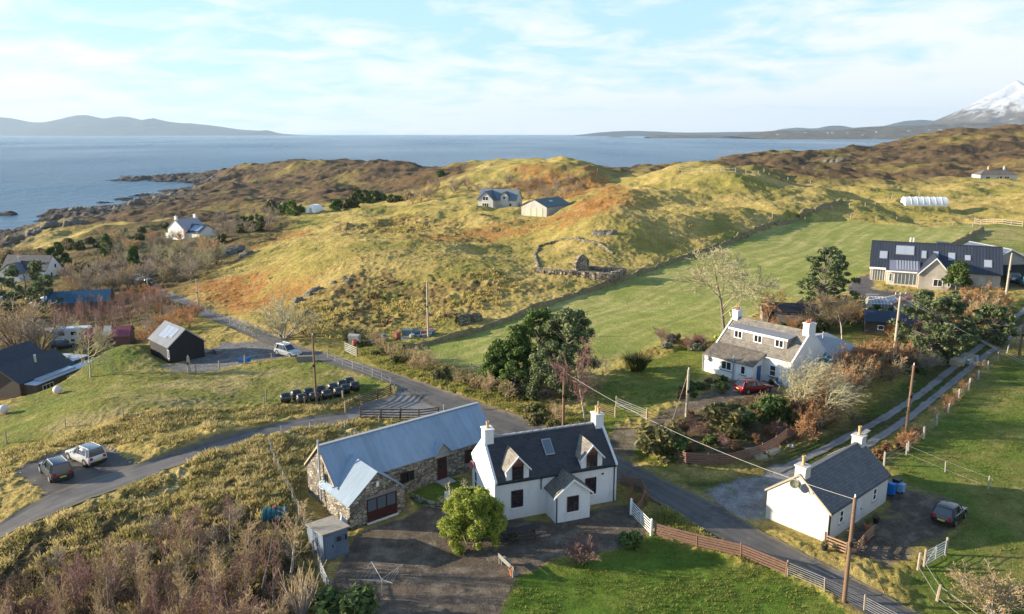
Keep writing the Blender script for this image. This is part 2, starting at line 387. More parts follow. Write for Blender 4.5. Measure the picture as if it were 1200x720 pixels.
# ------------------------------------------------------------------ materials
class NT:
    def __init__(s, name):
        s.mat = bpy.data.materials.new(name); s.mat.use_nodes = True; s.t = s.mat.node_tree; s.t.nodes.clear()
        s.out = s.n('ShaderNodeOutputMaterial'); s.b = s.n('ShaderNodeBsdfPrincipled'); s.l(s.b.outputs[0], s.out.inputs[0])
    def n(s, t, **k):
        q = s.t.nodes.new(t)
        for a, b in k.items(): setattr(q, a, b)
        return q
    def l(s, a, b): s.t.links.new(a, b); return b
    def noise(s, vec, scale, detail=4, rough=.55):
        q = s.n('ShaderNodeTexNoise'); q.inputs['Scale'].default_value = scale; q.inputs['Detail'].default_value = detail; q.inputs['Roughness'].default_value = rough
        if vec is not None: s.l(vec, q.inputs['Vector'])
        return q.outputs['Fac']
    def ramp(s, fac, stops):
        q = s.n('ShaderNodeValToRGB'); s.l(fac, q.inputs[0]); e = q.color_ramp.elements
        while len(e) < len(stops): e.new(.5)
        for el, (p, c) in zip(e, stops):
            el.position = p; el.color = (c, c, c, 1) if not hasattr(c, '__len__') else (*c, 1)
        return q.outputs[0]
    def mix(s, fac, a, b, mode='MIX'):
        q = s.n('ShaderNodeMix', data_type='RGBA', blend_type=mode)
        for i, v in ((0, fac), (6, a), (7, b)):
            if hasattr(v, 'is_linked'): s.l(v, q.inputs[i])
            elif i == 0: q.inputs[0].default_value = v
            else: q.inputs[i].default_value = (v, v, v, 1) if not hasattr(v, '__len__') else (*v[:3], 1)
        return q.outputs[2]
    def math(s, op, a, b=0.):
        q = s.n('ShaderNodeMath', operation=op)
        for i, v in ((0, a), (1, b)):
            if hasattr(v, 'is_linked'): s.l(v, q.inputs[i])
            else: q.inputs[i].default_value = v
        return q.outputs[0]
    def coord(s, kind='Object'): return s.n('ShaderNodeTexCoord').outputs[kind]
    def pos(s): return s.n('ShaderNodeNewGeometry').outputs['Position']
    def bump(s, h, strength=.3, dist=.05, normal=None):
        q = s.n('ShaderNodeBump'); s.l(h, q.inputs['Height']); q.inputs['Strength'].default_value = strength; q.inputs['Distance'].default_value = dist
        if normal is not None: s.l(normal, q.inputs['Normal'])
        s.l(q.outputs[0], s.b.inputs['Normal']); return q.outputs[0]
    def set(s, **k):
        for a, v in k.items():
            i = s.b.inputs[a.replace('_', ' ')]
            if hasattr(v, 'is_linked'): s.l(v, i)
            elif hasattr(v, '__len__') and len(v) == 3: i.default_value = (*v, 1)
            else: i.default_value = v
        return s
MATS = {}
def plain(name, c, rough=.7, var=.18, scale=2.5, metal=0., spec=.3, bump=0.):
    """surface of one colour with wear: two scales of noise around the colour"""
    if name in MATS: return MATS[name]
    t = NT(name); v = t.coord()
    f = t.noise(v, scale, 5, .6); g = t.noise(v, scale*9, 3, .6)
    k = t.math('ADD', t.math('MULTIPLY', f, .65), t.math('MULTIPLY', g, .35))
    col = t.ramp(k, [(.25, tuple(q*(1-var*1.6) for q in c)), (.5, c), (.75, tuple(min(1, q*(1+var)) for q in c))])
    t.set(Base_Color=col, Roughness=rough, Metallic=metal, Specular_IOR_Level=spec)
    if bump: t.bump(g, bump, .03)
    MATS[name] = t.mat; return t.mat
def slate(name, c, c2, s=1.0, rough=.55, lichen=None):
    t = NT(name); v = t.coord(); sp = t.n('ShaderNodeSeparateXYZ'); t.l(v, sp.inputs[0])
    cb = t.n('ShaderNodeCombineXYZ'); t.l(t.math('ADD', sp.outputs[0], sp.outputs[1]), cb.inputs[0]); t.l(t.math('MULTIPLY', sp.outputs[2], 1.5), cb.inputs[1])
    br = t.n('ShaderNodeTexBrick'); t.l(cb.outputs[0], br.inputs['Vector'])
    br.inputs['Scale'].default_value = 1.0*s; br.inputs['Brick Width'].default_value = .32; br.inputs['Row Height'].default_value = .22; br.inputs['Mortar Size'].default_value = .014
    br.inputs['Color1'].default_value = (*c, 1); br.inputs['Color2'].default_value = (*c2, 1); br.inputs['Mortar'].default_value = (c[0]*.3, c[1]*.3, c[2]*.3, 1); br.inputs['Bias'].default_value = -.1
    f = t.noise(v, 1.3, 6, .7)
    col = t.mix(t.ramp(f, [(.4, 0.), (.75, .6)]), br.outputs['Color'], lichen or tuple(min(1, q*1.9) for q in c))
    col = t.mix(.55, col, t.ramp(t.noise(v, 9, 4), [(.3, .45), (.7, 1.3)]), 'MULTIPLY')
    t.set(Base_Color=col, Roughness=rough, Specular_IOR_Level=.35); t.bump(t.math('ADD', br.outputs['Fac'], t.math('MULTIPLY', f, -.6)), .5, .03)
    MATS[name] = t.mat; return t.mat
def harl(name, c, rough=.85, stain=(.45, .44, .38), amt=.35):
    """limewashed or harled wall with rain stains"""
    t = NT(name); v = t.coord(); mp = t.n('ShaderNodeMapping'); mp.inputs['Scale'].default_value = (1.6, 1.6, .35); t.l(v, mp.inputs[0])
    f = t.noise(mp.outputs[0], 1.4, 6, .65); g = t.noise(v, 16, 3, .6); h = t.noise(v, 3.2, 5, .6)
    col = t.mix(t.math('MULTIPLY', t.ramp(f, [(.5, 0.), (.8, 1.)]), amt), c, stain)
    col = t.mix(t.math('MULTIPLY', t.ramp(h, [(.45, 0.), (.7, 1.)]), amt*.35), col, tuple(q*.75 for q in c))
    t.set(Base_Color=col, Roughness=rough, Specular_IOR_Level=.2); t.bump(t.math('ADD', g, t.math('MULTIPLY', h, 1.5)), .35, .03)
    MATS[name] = t.mat; return t.mat
def rubble(name, c, c2, mortar, scale=2.6):
    t = NT(name); v = t.coord(); mp = t.n('ShaderNodeMapping'); mp.inputs['Scale'].default_value = (1, 1, 1.7); t.l(v, mp.inputs[0])
    wv = t.n('ShaderNodeTexNoise'); wv.inputs['Scale'].default_value = 3; t.l(mp.outputs[0], wv.inputs['Vector'])
    vec = t.mix(.12, mp.outputs[0], wv.outputs['Color'], 'ADD')
    vo = t.n('ShaderNodeTexVoronoi'); vo.inputs['Scale'].default_value = scale; t.l(vec, vo.inputs['Vector'])
    ve = t.n('ShaderNodeTexVoronoi', feature='DISTANCE_TO_EDGE'); ve.inputs['Scale'].default_value = scale; t.l(vec, ve.inputs['Vector'])
    sp = t.n('ShaderNodeSeparateColor'); t.l(vo.outputs['Color'], sp.inputs[0])
    col = t.ramp(sp.outputs[0], [(.0, tuple(q*.45 for q in c)), (.35, c), (.7, c2), (1., tuple(min(1, q*1.25) for q in c2))])
    col = t.mix(t.ramp(ve.outputs['Distance'], [(.03, 1.), (.09, 0.)]), col, mortar)
    col = t.mix(.6, col, t.ramp(t.noise(v, 12, 4), [(.3, .5), (.7, 1.35)]), 'MULTIPLY')
    t.set(Base_Color=col, Roughness=.9, Specular_IOR_Level=.2); t.bump(t.ramp(ve.outputs['Distance'], [(0., 0.), (.12, 1.)]), .8, .06)
    MATS[name] = t.mat; return t.mat
def ribbed(name, c, pitch=.2, rough=.45, metal=0., var=.14, axis=0, stain=None, spec=.4):
    """profiled sheet metal or boards: ribs run up the slope"""
    t = NT(name); v = t.coord(); sp = t.n('ShaderNodeSeparateXYZ'); t.l(v, sp.inputs[0])
    x = sp.outputs[axis] if axis < 3 else t.math('ADD', sp.outputs[0], sp.outputs[1])
    s = t.math('SINE', t.math('MULTIPLY', x, 2*math.pi/pitch))
    mp = t.n('ShaderNodeMapping'); mp.inputs['Scale'].default_value = (1.4, .3, .3) if axis == 0 else (.3, 1.4, .3); t.l(v, mp.inputs[0])
    f = t.noise(mp.outputs[0], 2.2, 6, .7)
    col = t.ramp(f, [(.3, tuple(q*(1-var*1.5) for q in c)), (.55, c), (.75, tuple(min(1, q*(1+var)) for q in c))])
    if stain: col = t.mix(t.ramp(t.noise(v, 1.1, 6, .7), [(.55, 0.), (.75, .7)]), col, stain)
    sheet = t.math('FLOOR', t.math('MULTIPLY', x, 1.1)); wn = t.n('ShaderNodeTexWhiteNoise', noise_dimensions='1D'); t.l(sheet, wn.inputs['W'])
    col = t.mix(.35, col, t.ramp(wn.outputs['Value'], [(0., .72), (1., 1.18)]), 'MULTIPLY')
    t.set(Base_Color=col, Roughness=rough, Metallic=metal, Specular_IOR_Level=spec); t.bump(s, .5, .02)
    MATS[name] = t.mat; return t.mat
def glassy(name, c=(.02, .025, .03), rough=.08):
    t = NT(name); t.set(Base_Color=c, Roughness=rough, Specular_IOR_Level=.9); MATS[name] = t.mat; return t.mat
def foliage(name, c1, c2, c3=None, scale=.9, trans=.25, rough=.6):
    """leaf colour: varies leaf by leaf and clump by clump"""
    if name in MATS: return MATS[name]
    t = NT(name); g = t.n('ShaderNodeNewGeometry'); f = t.noise(g.outputs['Position'], scale, 3, .6)
    k = t.math('ADD', t.math('MULTIPLY', f, .6), t.math('MULTIPLY', g.outputs['Random Per Island'], .4))
    st = [(.28, c1), (.62, c2)]+([(.8, c3)] if c3 else [])
    col = t.ramp(k, st); t.set(Base_Color=col, Roughness=rough, Specular_IOR_Level=.25)
    tr = t.n('ShaderNodeBsdfTranslucent'); t.l(col, tr.inputs[0]); ms = t.n('ShaderNodeMixShader'); ms.inputs[0].default_value = trans
    t.l(t.b.outputs[0], ms.inputs[1]); t.l(tr.outputs[0], ms.inputs[2]); t.l(ms.outputs[0], t.out.inputs[0])
    MATS[name] = t.mat; return t.mat
# ------------------------------------------------------------------ ground sheet
def build_ground():
    ws = 1.0
    rows = np.concatenate([np.linspace(-6, 36, 14, endpoint=False), 36+np.cumsum(np.zeros(1))])
    yy = [36.]
    while yy[-1] < 1700:
        y = yy[-1]; yy.append(y+max(.13, .13+(y-45)*.0031))
    rows = np.concatenate([np.linspace(-6, 36, 14, endpoint=False), np.array(yy)])
    inner = np.linspace(-.72, .72, 1020); outer = .72+np.linspace(.004, .42, 50)**1.0
    cols = np.concatenate([-outer[::-1], inner, outer])
    U, Y = np.meshgrid(cols, rows)
    X = U*(np.maximum(Y, -6)+20)
    # denser columns where they are: fan narrows towards the eye
    x = X.ravel(); y = Y.ravel()
    M = masks(x, y); h = height(x, y, M)
    V = np.stack([x, y, h], 1)
    nr, nc = U.shape
    i = np.arange(nr*nc).reshape(nr, nc)
    F = np.stack([i[:-1, :-1].ravel(), i[:-1, 1:].ravel(), i[1:, 1:].ravel(), i[1:, :-1].ravel()], 1)
    # ---- cover colours (albedo)
    def C(*c): return np.array(c)[None]
    def blend(a, b, m): return a*(1-m[:, None])+b*m[:, None]
    n1 = fbm(x, y, 22, 4, .6, seed=71); n2 = fbm(x, y, 5, 4, .6, seed=75); n3 = fbm(x, y, 1.2, 3, .6, seed=79); n4 = fbm(x, y, 60, 3, seed=83)
    gx = np.gradient(h.reshape(nr, nc), axis=1)/np.maximum(np.gradient(X, axis=1), 1e-3); slope = np.abs(gx).ravel()
    green, olive, straw, tan, brown, heath, rust = C(.22, .225, .05), C(.37, .30, .085), C(.50, .38, .13), C(.40, .26, .10), C(.15, .095, .045), C(.075, .055, .035), C(.36, .16, .045)
    col = blend(np.repeat(olive, len(x), 0), straw, ss(-.25, .35, n1+n2*.6))
    col = blend(col, green, ss(.05, .5, -n1+n2*.7+n4*.5)*.75)
    col = blend(col, tan, ss(.1, .5, n2+n3*.5)*.55)
    col = blend(col, brown, ss(.25, .6, n3*.8-n2*.4+.1*n1)*.5)
    col = blend(col, blend(np.repeat(tan, len(x), 0), brown, ss(-.2, .3, n2+n3)), M['heath']*ss(-.35, .15, n2+n3*.4)*.75)
    col = blend(col, blend(np.repeat(rust, len(x), 0), tan, ss(0, .5, n2-n3)), M['brack']*ss(-.45, .1, n1+n2)*.95)
    mr = np.maximum(M['moorr'], M['moorl'])
    mc = blend(np.repeat(C(.15, .105, .055), len(x), 0), heath, ss(-.15, .25, n1+n2*.6)); mc = blend(mc, C(.22, .125, .055), ss(.1, .4, n2-n1*.6)*.6); mc = blend(mc, olive*.75, ss(.12, .4, n4-n2*.4+n1*.4)*.6)
    mc = blend(mc, C(.22, .21, .2), ss(.5, .62, n2+n3*.35)*.7)
    col = blend(col, mc, mr)
    sl = blend(np.repeat(C(.12, .085, .045), len(x), 0), C(.16, .14, .05), ss(-.1, .3, n1)); sl = blend(sl, rust*.7, ss(.2, .5, n2)*.6); sl = blend(sl, C(.2, .2, .06), ss(.15, .45, -n2-n1*.4)*.6)
    col = blend(col, sl, M['scrubl']*.9)
    # shore rocks
    rockc = blend(np.repeat(C(.13, .11, .09), len(x), 0), C(.045, .04, .035), ss(-.2, .3, n2+n3*.6)); rockc = blend(rockc, C(.28, .25, .2), ss(.3, .55, n3-n2*.2)*.7)
    col = blend(col, rockc, np.clip(mx(M, 'shore', 'headl')*ss(-16, -20.5, h+n2*4)+ss(-22, -25, h), 0, 1))
    col = blend(col, C(.035, .032, .028), ss(-26.2, -27.2, h+n3*.6)*.9)
    # outcrops
    oc = ss(.55, .68, fbm(x, y, 14, 4, .65, seed=91)+.25*n3)*(1-mx(M, 'field', 'lawn', 'rightf', 'paddock', 'garden', 'road', 'lane', 'verge', 'banks'))*ss(120, 200, y)
    col = blend(col, C(.24, .23, .21), oc*.8)
    # fields
    # mowing lines run up the field
    d = FIELD[3]-FIELD[1]; d = d/np.hypot(*d); s = (x*-d[1]+y*d[0])
    st = np.sin((s+fbm(x, y, 40, 2, seed=93)*6)*2*np.pi/4.2)*.5+.5
    st2 = fbm(s/1.1+fbm(x, y, 40, 2, seed=93)*3, (x*d[0]+y*d[1])/45., 1., 3, .6, seed=97)+.5*st
    fc = blend(np.repeat(C(.25, .275, .07), len(x), 0), C(.46, .40, .16), np.clip(ss(-.1, .75, st2*.6+n2*.35+n1*.4+n3*.3)*.85, 0, 1)); fc = blend(fc, C(.14, .19, .04), ss(.1, .5, -n1)*.5)
    col = blend(col, fc, M['field'])
    col = blend(col, blend(np.repeat(C(.22, .24, .06), len(x), 0), C(.34, .3, .12), ss(-.2, .3, n1+n2)), M['fieldr'])
    pc = blend(np.repeat(C(.22, .22, .055), len(x), 0), C(.37, .31, .13), ss(-.1, .4, n2+n1*.6)); pc = blend(pc, C(.13, .19, .035), ss(.05, .4, -n1+n3*.3)*.7); pc = blend(pc, C(.2, .14, .06), ss(.3, .55, n2-n3*.4)*.5)
    col = blend(col, pc, M['paddock'])
    bc = blend(np.repeat(C(.34, .29, .09), len(x), 0), C(.52, .42, .2), ss(-.2, .25, n2*.5+n3)); bc = blend(bc, C(.14, .19, .035), ss(.1, .4, -n2+n3*.5)*.65); bc = blend(bc, C(.1, .07, .035), ss(.2, .5, n1-n3)*.45)
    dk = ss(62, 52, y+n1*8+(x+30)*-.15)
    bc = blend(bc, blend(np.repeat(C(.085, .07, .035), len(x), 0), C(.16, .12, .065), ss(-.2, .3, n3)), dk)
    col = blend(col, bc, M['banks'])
    for k, c1, c2 in (('lawn', C(.10, .165, .022), C(.18, .20, .04)), ('rightf', C(.12, .165, .03), C(.22, .2, .06)), ('garden', C(.15, .19, .03), C(.22, .21, .05)), ('gardb', C(.11, .17, .025), C(.2, .16, .06)), ('verge', C(.09, .13, .025), C(.13, .11, .05)), ('court', C(.09, .15, .02), C(.13, .17, .03))):
        c = blend(np.repeat(c1, len(x), 0), c2, ss(-.2, .4, n2*.7+n1*.6)); c = blend(c, c1*.6, ss(.1, .5, n3)*.5)
        col = blend(col, c, M[k])
    col = blend(col, blend(np.repeat(C(.10, .07, .045), len(x), 0), C(.2, .16, .08), ss(0, .4, n2+n3*.4)), M['beds']*.9)
    gv = blend(np.repeat(C(.13, .105, .08), len(x), 0), C(.21, .17, .13), ss(-.1, .4, n3+n2*.3)); gv2 = blend(gv, C(.2, .19, .18), ss(.1, .45, n3-n2)*.5)
    col = blend(col, gv, M['yard'])
    col = blend(col, gv2*.9, M['drive']*.9); col = blend(col, gv*.95, M['padr']*ss(-.5, 0., n2+.25)); col = blend(col, C(.2, .2, .2)*(1+n3[:, None]*.4), M['shedy'])
    col = blend(col, C(.13, .12, .12)*(1+n3[:, None]*.4), np.maximum(M['mody'], M['barny']*.6))
    col = blend(col, C(.27, .265, .26)*(1+n3[:, None]*.5+n2[:, None]*.3), M['grav']*ss(-.4, 0, n2+.2))
    dirt = blend(np.repeat(C(.2, .17, .12), len(x), 0), C(.26, .22, .15), ss(-.2, .3, n3))
    col = blend(col, dirt, np.maximum(M['road'], M['lane'])*.9)
    col = np.clip(col, .01, .9)
    global GND
    o = np_mesh('ground', V, F, ground_mat(), smooth=True)
    a = o.data.color_attributes.new('cover', 'FLOAT_COLOR', 'POINT')
    a.data.foreach_set('color', np.concatenate([col, np.ones((len(x), 1))], 1).astype(np.float32).ravel())
    soft = mx(M, 'lawn', 'rightf', 'garden', 'court', 'yard', 'drive', 'padr', 'grav', 'field')
    b = o.data.attributes.new('rough', 'FLOAT', 'POINT'); b.data.foreach_set('value', (1-soft*.55).astype(np.float32))
    tag(o, kind='structure')
    return o
def ground_mat():
    t = NT('ground cover'); a = t.n('ShaderNodeAttribute', attribute_name='cover'); r = t.n('ShaderNodeAttribute', attribute_name='rough')
    p = t.pos(); f = t.noise(p, 2.6, 6, .7); g = t.noise(p, 9, 4, .7); k = t.noise(p, .45, 5, .65)
    m1 = t.ramp(f, [(.28, .38), (.5, 1.), (.72, 1.65)]); m2 = t.ramp(g, [(.28, .4), (.5, 1.), (.72, 1.6)]); m3 = t.ramp(k, [(.3, .72), (.7, 1.25)])
    c = t.mix(t.math('MULTIPLY', r.outputs['Fac'], .75), a.outputs['Color'], t.mix(1., a.outputs['Color'], m1, 'MULTIPLY'))
    c = t.mix(.75, c, t.mix(1., c, m2, 'MULTIPLY')); c = t.mix(.8, c, t.mix(1., c, m3, 'MULTIPLY'))
    t.set(Base_Color=c, Roughness=.95, Specular_IOR_Level=.08)
    hh = t.math('MULTIPLY', t.math('ADD', f, t.math('MULTIPLY', g, .5)), t.math('ADD', r.outputs['Fac'], .1))
    t.bump(hh, 1., .4)
    return t.mat
def asphalt(name, c, c2):
    t = NT(name); p = t.pos(); g = t.noise(p, 30, 3, .7); f = t.noise(p, .5, 5, .65)
    col = t.ramp(f, [(.35, c), (.65, c2)]); col = t.mix(.6, col, t.ramp(g, [(.3, .6), (.7, 1.4)]), 'MULTIPLY')
    a = t.n('ShaderNodeAttribute', attribute_name='across'); w = t.noise(p, 1.6, 5, .7)
    k = t.math('ADD', a.outputs['Fac'], t.math('MULTIPLY', t.math('SUBTRACT', w, .5), .22))
    wear = t.ramp(k, [(0., .0), (.16, .1), (.27, .75), (.38, .1), (.5, .35), (.62, .1), (.73, .75), (.84, .1), (1., 0.)])
    col = t.mix(t.math('MULTIPLY', wear, .45), col, tuple(q*1.75 for q in c2))
    col = t.mix(t.ramp(k, [(.03, .9), (.12, 0.), (.9, 0.), (.97, .9)]), col, (.17, .14, .08))
    col = t.mix(t.ramp(t.noise(p, .33, 6, .75), [(.55, 0.), (.62, .55)]), col, tuple(q*.62 for q in c)); col = t.mix(t.ramp(t.noise(p, .8, 5, .7), [(.6, 0.), (.7, .35)]), col, (.24, .21, .16))
    t.set(Base_Color=col, Roughness=t.ramp(f, [(.3, .6), (.7, .85)]), Specular_IOR_Level=.35); t.bump(g, .3, .02); return t.mat
def strip(name, A, B, mat, lift=.05, jag=.12, step=.5, nacross=9):
    """a draped sheet between two edge lines"""
    L = np.concatenate([[0], np.cumsum(np.hypot(*np.diff((A+B)/2, axis=0).T))]); n = int(L[-1]/step)+2
    s = np.linspace(0, L[-1], n)
    from_ = lambda E: np.stack([np.interp(s, L, E[:, 0]), np.interp(s, L, E[:, 1])], 1)
    def smooth(E):
        k = int(4/step); k += (k+1) % 2
        pad = np.concatenate([np.repeat(E[:1], k//2, 0), E, np.repeat(E[-1:], k//2, 0)]); w = np.ones(k)/k
        return np.stack([np.convolve(pad[:, 0], w, 'valid'), np.convolve(pad[:, 1], w, 'valid')], 1)
    a, b = smooth(from_(A)), smooth(from_(B))
    d = a-b; d = d/np.hypot(d[:, 0], d[:, 1])[:, None]
    a = a+d*(fbm(a[:, 0], a[:, 1], 1.1, 3, seed=3)*jag*2)[:, None]; b = b+d*(fbm(b[:, 0], b[:, 1], 1.1, 3, seed=4)*jag*2)[:, None]
    t = np.linspace(0, 1, nacross)
    Pt = a[:, None]*(1-t[None, :, None])+b[:, None]*t[None, :, None]
    h = height(Pt[..., 0], Pt[..., 1])
    hs = h.copy()
    for k in range(2): hs[1:-1] = (hs[:-2]+hs[1:-1]+hs[2:])/3
    h = np.maximum(h, hs)+lift; V = np.concatenate([Pt, h[..., None]], 2).reshape(-1, 3)
    i = np.arange(n*nacross).reshape(n, nacross)
    F = np.stack([i[:-1, :-1].ravel(), i[:-1, 1:].ravel(), i[1:, 1:].ravel(), i[1:, :-1].ravel()], 1)
    o = np_mesh(name, V, F, mat, smooth=True); b = o.data.attributes.new('across', 'FLOAT', 'POINT'); b.data.foreach_set('value', np.tile(t, n).astype(np.float32)); tag(o, kind='structure'); return o
def sheet(name, V2, mat, lift=.05, cell=.5, warp=.15):
    lo = V2.min(0)-.5; hi = V2.max(0)+.5
    xs = np.arange(lo[0], hi[0], cell); ys = np.arange(lo[1], hi[1], cell); X, Y = np.meshgrid(xs, ys)
    m = poly_mask(X.ravel(), Y.ravel(), V2, .02, warp).reshape(X.shape) > .5
    h = height(X, Y)+lift; i = np.arange(X.size).reshape(X.shape)
    k = m[:-1, :-1] | m[1:, :-1] | m[:-1, 1:] | m[1:, 1:]
    F = np.stack([i[:-1, :-1][k], i[:-1, 1:][k], i[1:, 1:][k], i[1:, :-1][k]], 1)
    V = np.stack([X.ravel(), Y.ravel(), h.ravel()], 1)
    u, inv = np.unique(F, return_inverse=True)
    o = np_mesh(name, V[u], inv.reshape(F.shape), mat, smooth=True); b = o.data.attributes.new('across', 'FLOAT', 'POINT'); b.data.foreach_set('value', np.full(len(u), .4, np.float32)); tag(o, kind='structure'); return o
# ------------------------------------------------------------------ sea, far land, sky, haze
def build_sea():
    t = NT('sea water'); p = t.pos()
    mp = t.n('ShaderNodeMapping'); mp.inputs['Scale'].default_value = (1., .38, 1.); mp.inputs['Rotation'].default_value = (0, 0, R(12)); t.l(p, mp.inputs[0])
    a = t.noise(mp.outputs[0], .11, 6, .65); b = t.noise(mp.outputs[0], .02, 4, .6); w = t.noise(mp.outputs[0], .0016, 3, .5)
    d = t.n('ShaderNodeVectorMath', operation='LENGTH'); t.l(p, d.inputs[0])
    calm = t.ramp(t.math('MULTIPLY', d.outputs['Value'], 1/3000.), [(.15, .25), (.42, 1.)])
    col = t.mix(t.ramp(w, [(.35, 0.), (.65, 1.)]), (.008, .05, .11), (.014, .07, .14))
    t.set(Base_Color=col, Roughness=t.ramp(w, [(.3, .16), (.7, .3)]), IOR=1.33, Specular_IOR_Level=.3)
    q = t.n('ShaderNodeBump'); t.l(t.math('ADD', a, b), q.inputs['Height']); q.inputs['Distance'].default_value = 9.0; t.l(calm, q.inputs['Strength']); t.l(q.outputs[0], t.b.inputs['Normal'])
    ys = np.concatenate([[-3000], np.geomspace(100, 25900, 34)]); xs = np.linspace(-1, 1, 25)
    V = [(u*(abs(yv)*1.1+8000), yv, SEA) for yv in ys for u in xs]; i = np.arange(len(V)).reshape(len(ys), 25)
    F = np.stack([i[:-1, :-1].ravel(), i[:-1, 1:].ravel(), i[1:, 1:].ravel(), i[1:, :-1].ravel()], 1)
    o = np_mesh('sea', V, F, t.mat); tag(o, kind='structure')
def ridge_land(name, sil, Y, depth, mat, seed, rough=.12, foot=None, ny=60, step=6, kp=.8):
    """far land: silhouette pixels at distance Y, falling to the sea towards the viewer over depth metres and away behind"""
    pxs = np.arange(sil[0][0], sil[-1][0]+.1, step); tops = np.interp(pxs, [s[0] for s in sil], [s[1] for s in sil])
    q = np.array([gY(a, b, Y) for a, b in zip(pxs, tops)])
    X0, Z0 = q[:, 0], np.maximum(q[:, 2], SEA-2)
    t = np.concatenate([np.linspace(0, 1, ny), 1+np.linspace(.08, .6, 10)])
    Yg = Y-depth+depth*t
    X = X0[None]*np.ones((len(t), 1)); YY = Yg[:, None]*np.ones((1, len(X0)))
    prof = np.where(t < 1, t**.8, 1-((t-1)/.6)**1.3)[:, None]
    H = (Z0[None]-SEA+6)
    n = fbm(X, YY, depth*.45, 5, .55, seed=seed); n2 = 1-np.abs(fbm(X, YY, depth*.3, 5, .6, seed=seed+5))*2
    h = SEA-6+H*prof*(1+(n*1.2+n2*.35-.3)*rough*4*(1-np.clip(t, 0, 1)[:, None]**3*kp))
    V = np.stack([X.ravel(), YY.ravel(), h.ravel()], 1); i = np.arange(X.size).reshape(X.shape)
    F = np.stack([i[:-1, :-1].ravel(), i[:-1, 1:].ravel(), i[1:, 1:].ravel(), i[1:, :-1].ravel()], 1)
    o = np_mesh(name, V, F, mat, smooth=True); tag(o, kind='structure'); return o
def far_mat(name, c, c2, snow=None, scale=.004):
    t = NT(name); p = t.pos(); f = t.noise(p, scale, 7, .65); col = t.ramp(f, [(.38, c), (.62, c2)])
    if snow:
        sp = t.n('ShaderNodeSeparateXYZ'); t.l(p, sp.inputs[0]); g = t.noise(p, .006, 8, .7)
        z = t.math('ADD', sp.outputs[2], t.math('MULTIPLY', t.math('SUBTRACT', g, .5), 900.))
        col = t.mix(t.ramp(t.math('MULTIPLY', t.math('SUBTRACT', z, snow), 1/200.), [(0., 0.), (.5, .45), (1., .8)]), col, (.5, .54, .6))
    t.set(Base_Color=col, Roughness=.95, Specular_IOR_Level=.1); t.bump(f, .6, 60.); return t.mat
def build_far():
    m1 = far_mat('island moor', (.03, .035, .028), (.06, .055, .04))
    m2 = far_mat('coast moor', (.06, .045, .03), (.16, .13, .07), scale=.01)
    m3 = far_mat('snowy rock', (.07, .06, .05), (.13, .11, .08), snow=260)
    ridge_land('far_island', [(-300,146),(-150,142),(-60,137),(0,138),(40,142.5),(52,143),(75,139.5),(98,135),(115,137),(122,138),(135,135.5),(150,136.5),(160,139),(168,142),(180,139.5),(195,142.5),(220,144.5),(240,146.5),(265,150),(285,152.5),(305,153.2),(312,152.6),(322,156),(335,157.5),(352,158.2),(362,160.3)], 19500, 2000, m1, 5)
    ridge_land('far_hills', [(676,158.5),(700,155.8),(720,154),(745,153.3),(775,154.5),(800,155.5),(850,155),(880,154.5),(905,154),(918,151),(935,149.6),(955,151),(972,147.5),(985,147),(1000,150),(1035,148),(1060,141.5),(1080,140),(1100,142),(1130,143),(1180,146),(1400,146)], 16500, 1800, m1, 15)
    ridge_land('far_coast', [(858,159.6),(870,156.8),(885,156.6),(900,153.8),(925,153),(950,153.3),(980,152.5),(1010,149.5),(1050,148),(1090,146.3),(1120,145),(1150,144.3),(1170,145),(1200,147),(1260,146),(1400,148)], 8600, 1300, m2, 25, rough=.1)
    ridge_land('far_point', [(758,160.2),(765,159),(790,158.5),(830,158.9),(880,159.5),(930,161)], 9200, 500, m2, 27, rough=.1, step=3)
    ridge_land('snowy_mountain', [(1060,149),(1085,146),(1105,141),(1120,134),(1135,126.5),(1150,118),(1165,109.5),(1180,102),(1188,98),(1192,94),(1199,98),(1206,101),(1225,107),(1245,119),(1270,125),(1300,138),(1400,148)], 11000, 2600, m3, 35, rough=.2, step=3, kp=1.)
    ridge_land('far_islet', [(706,161.8),(710,160.8),(720,159.8),(730,160.3),(733,161.8)], 10800, 300, m2, 45, rough=.05, step=1.5, ny=16)
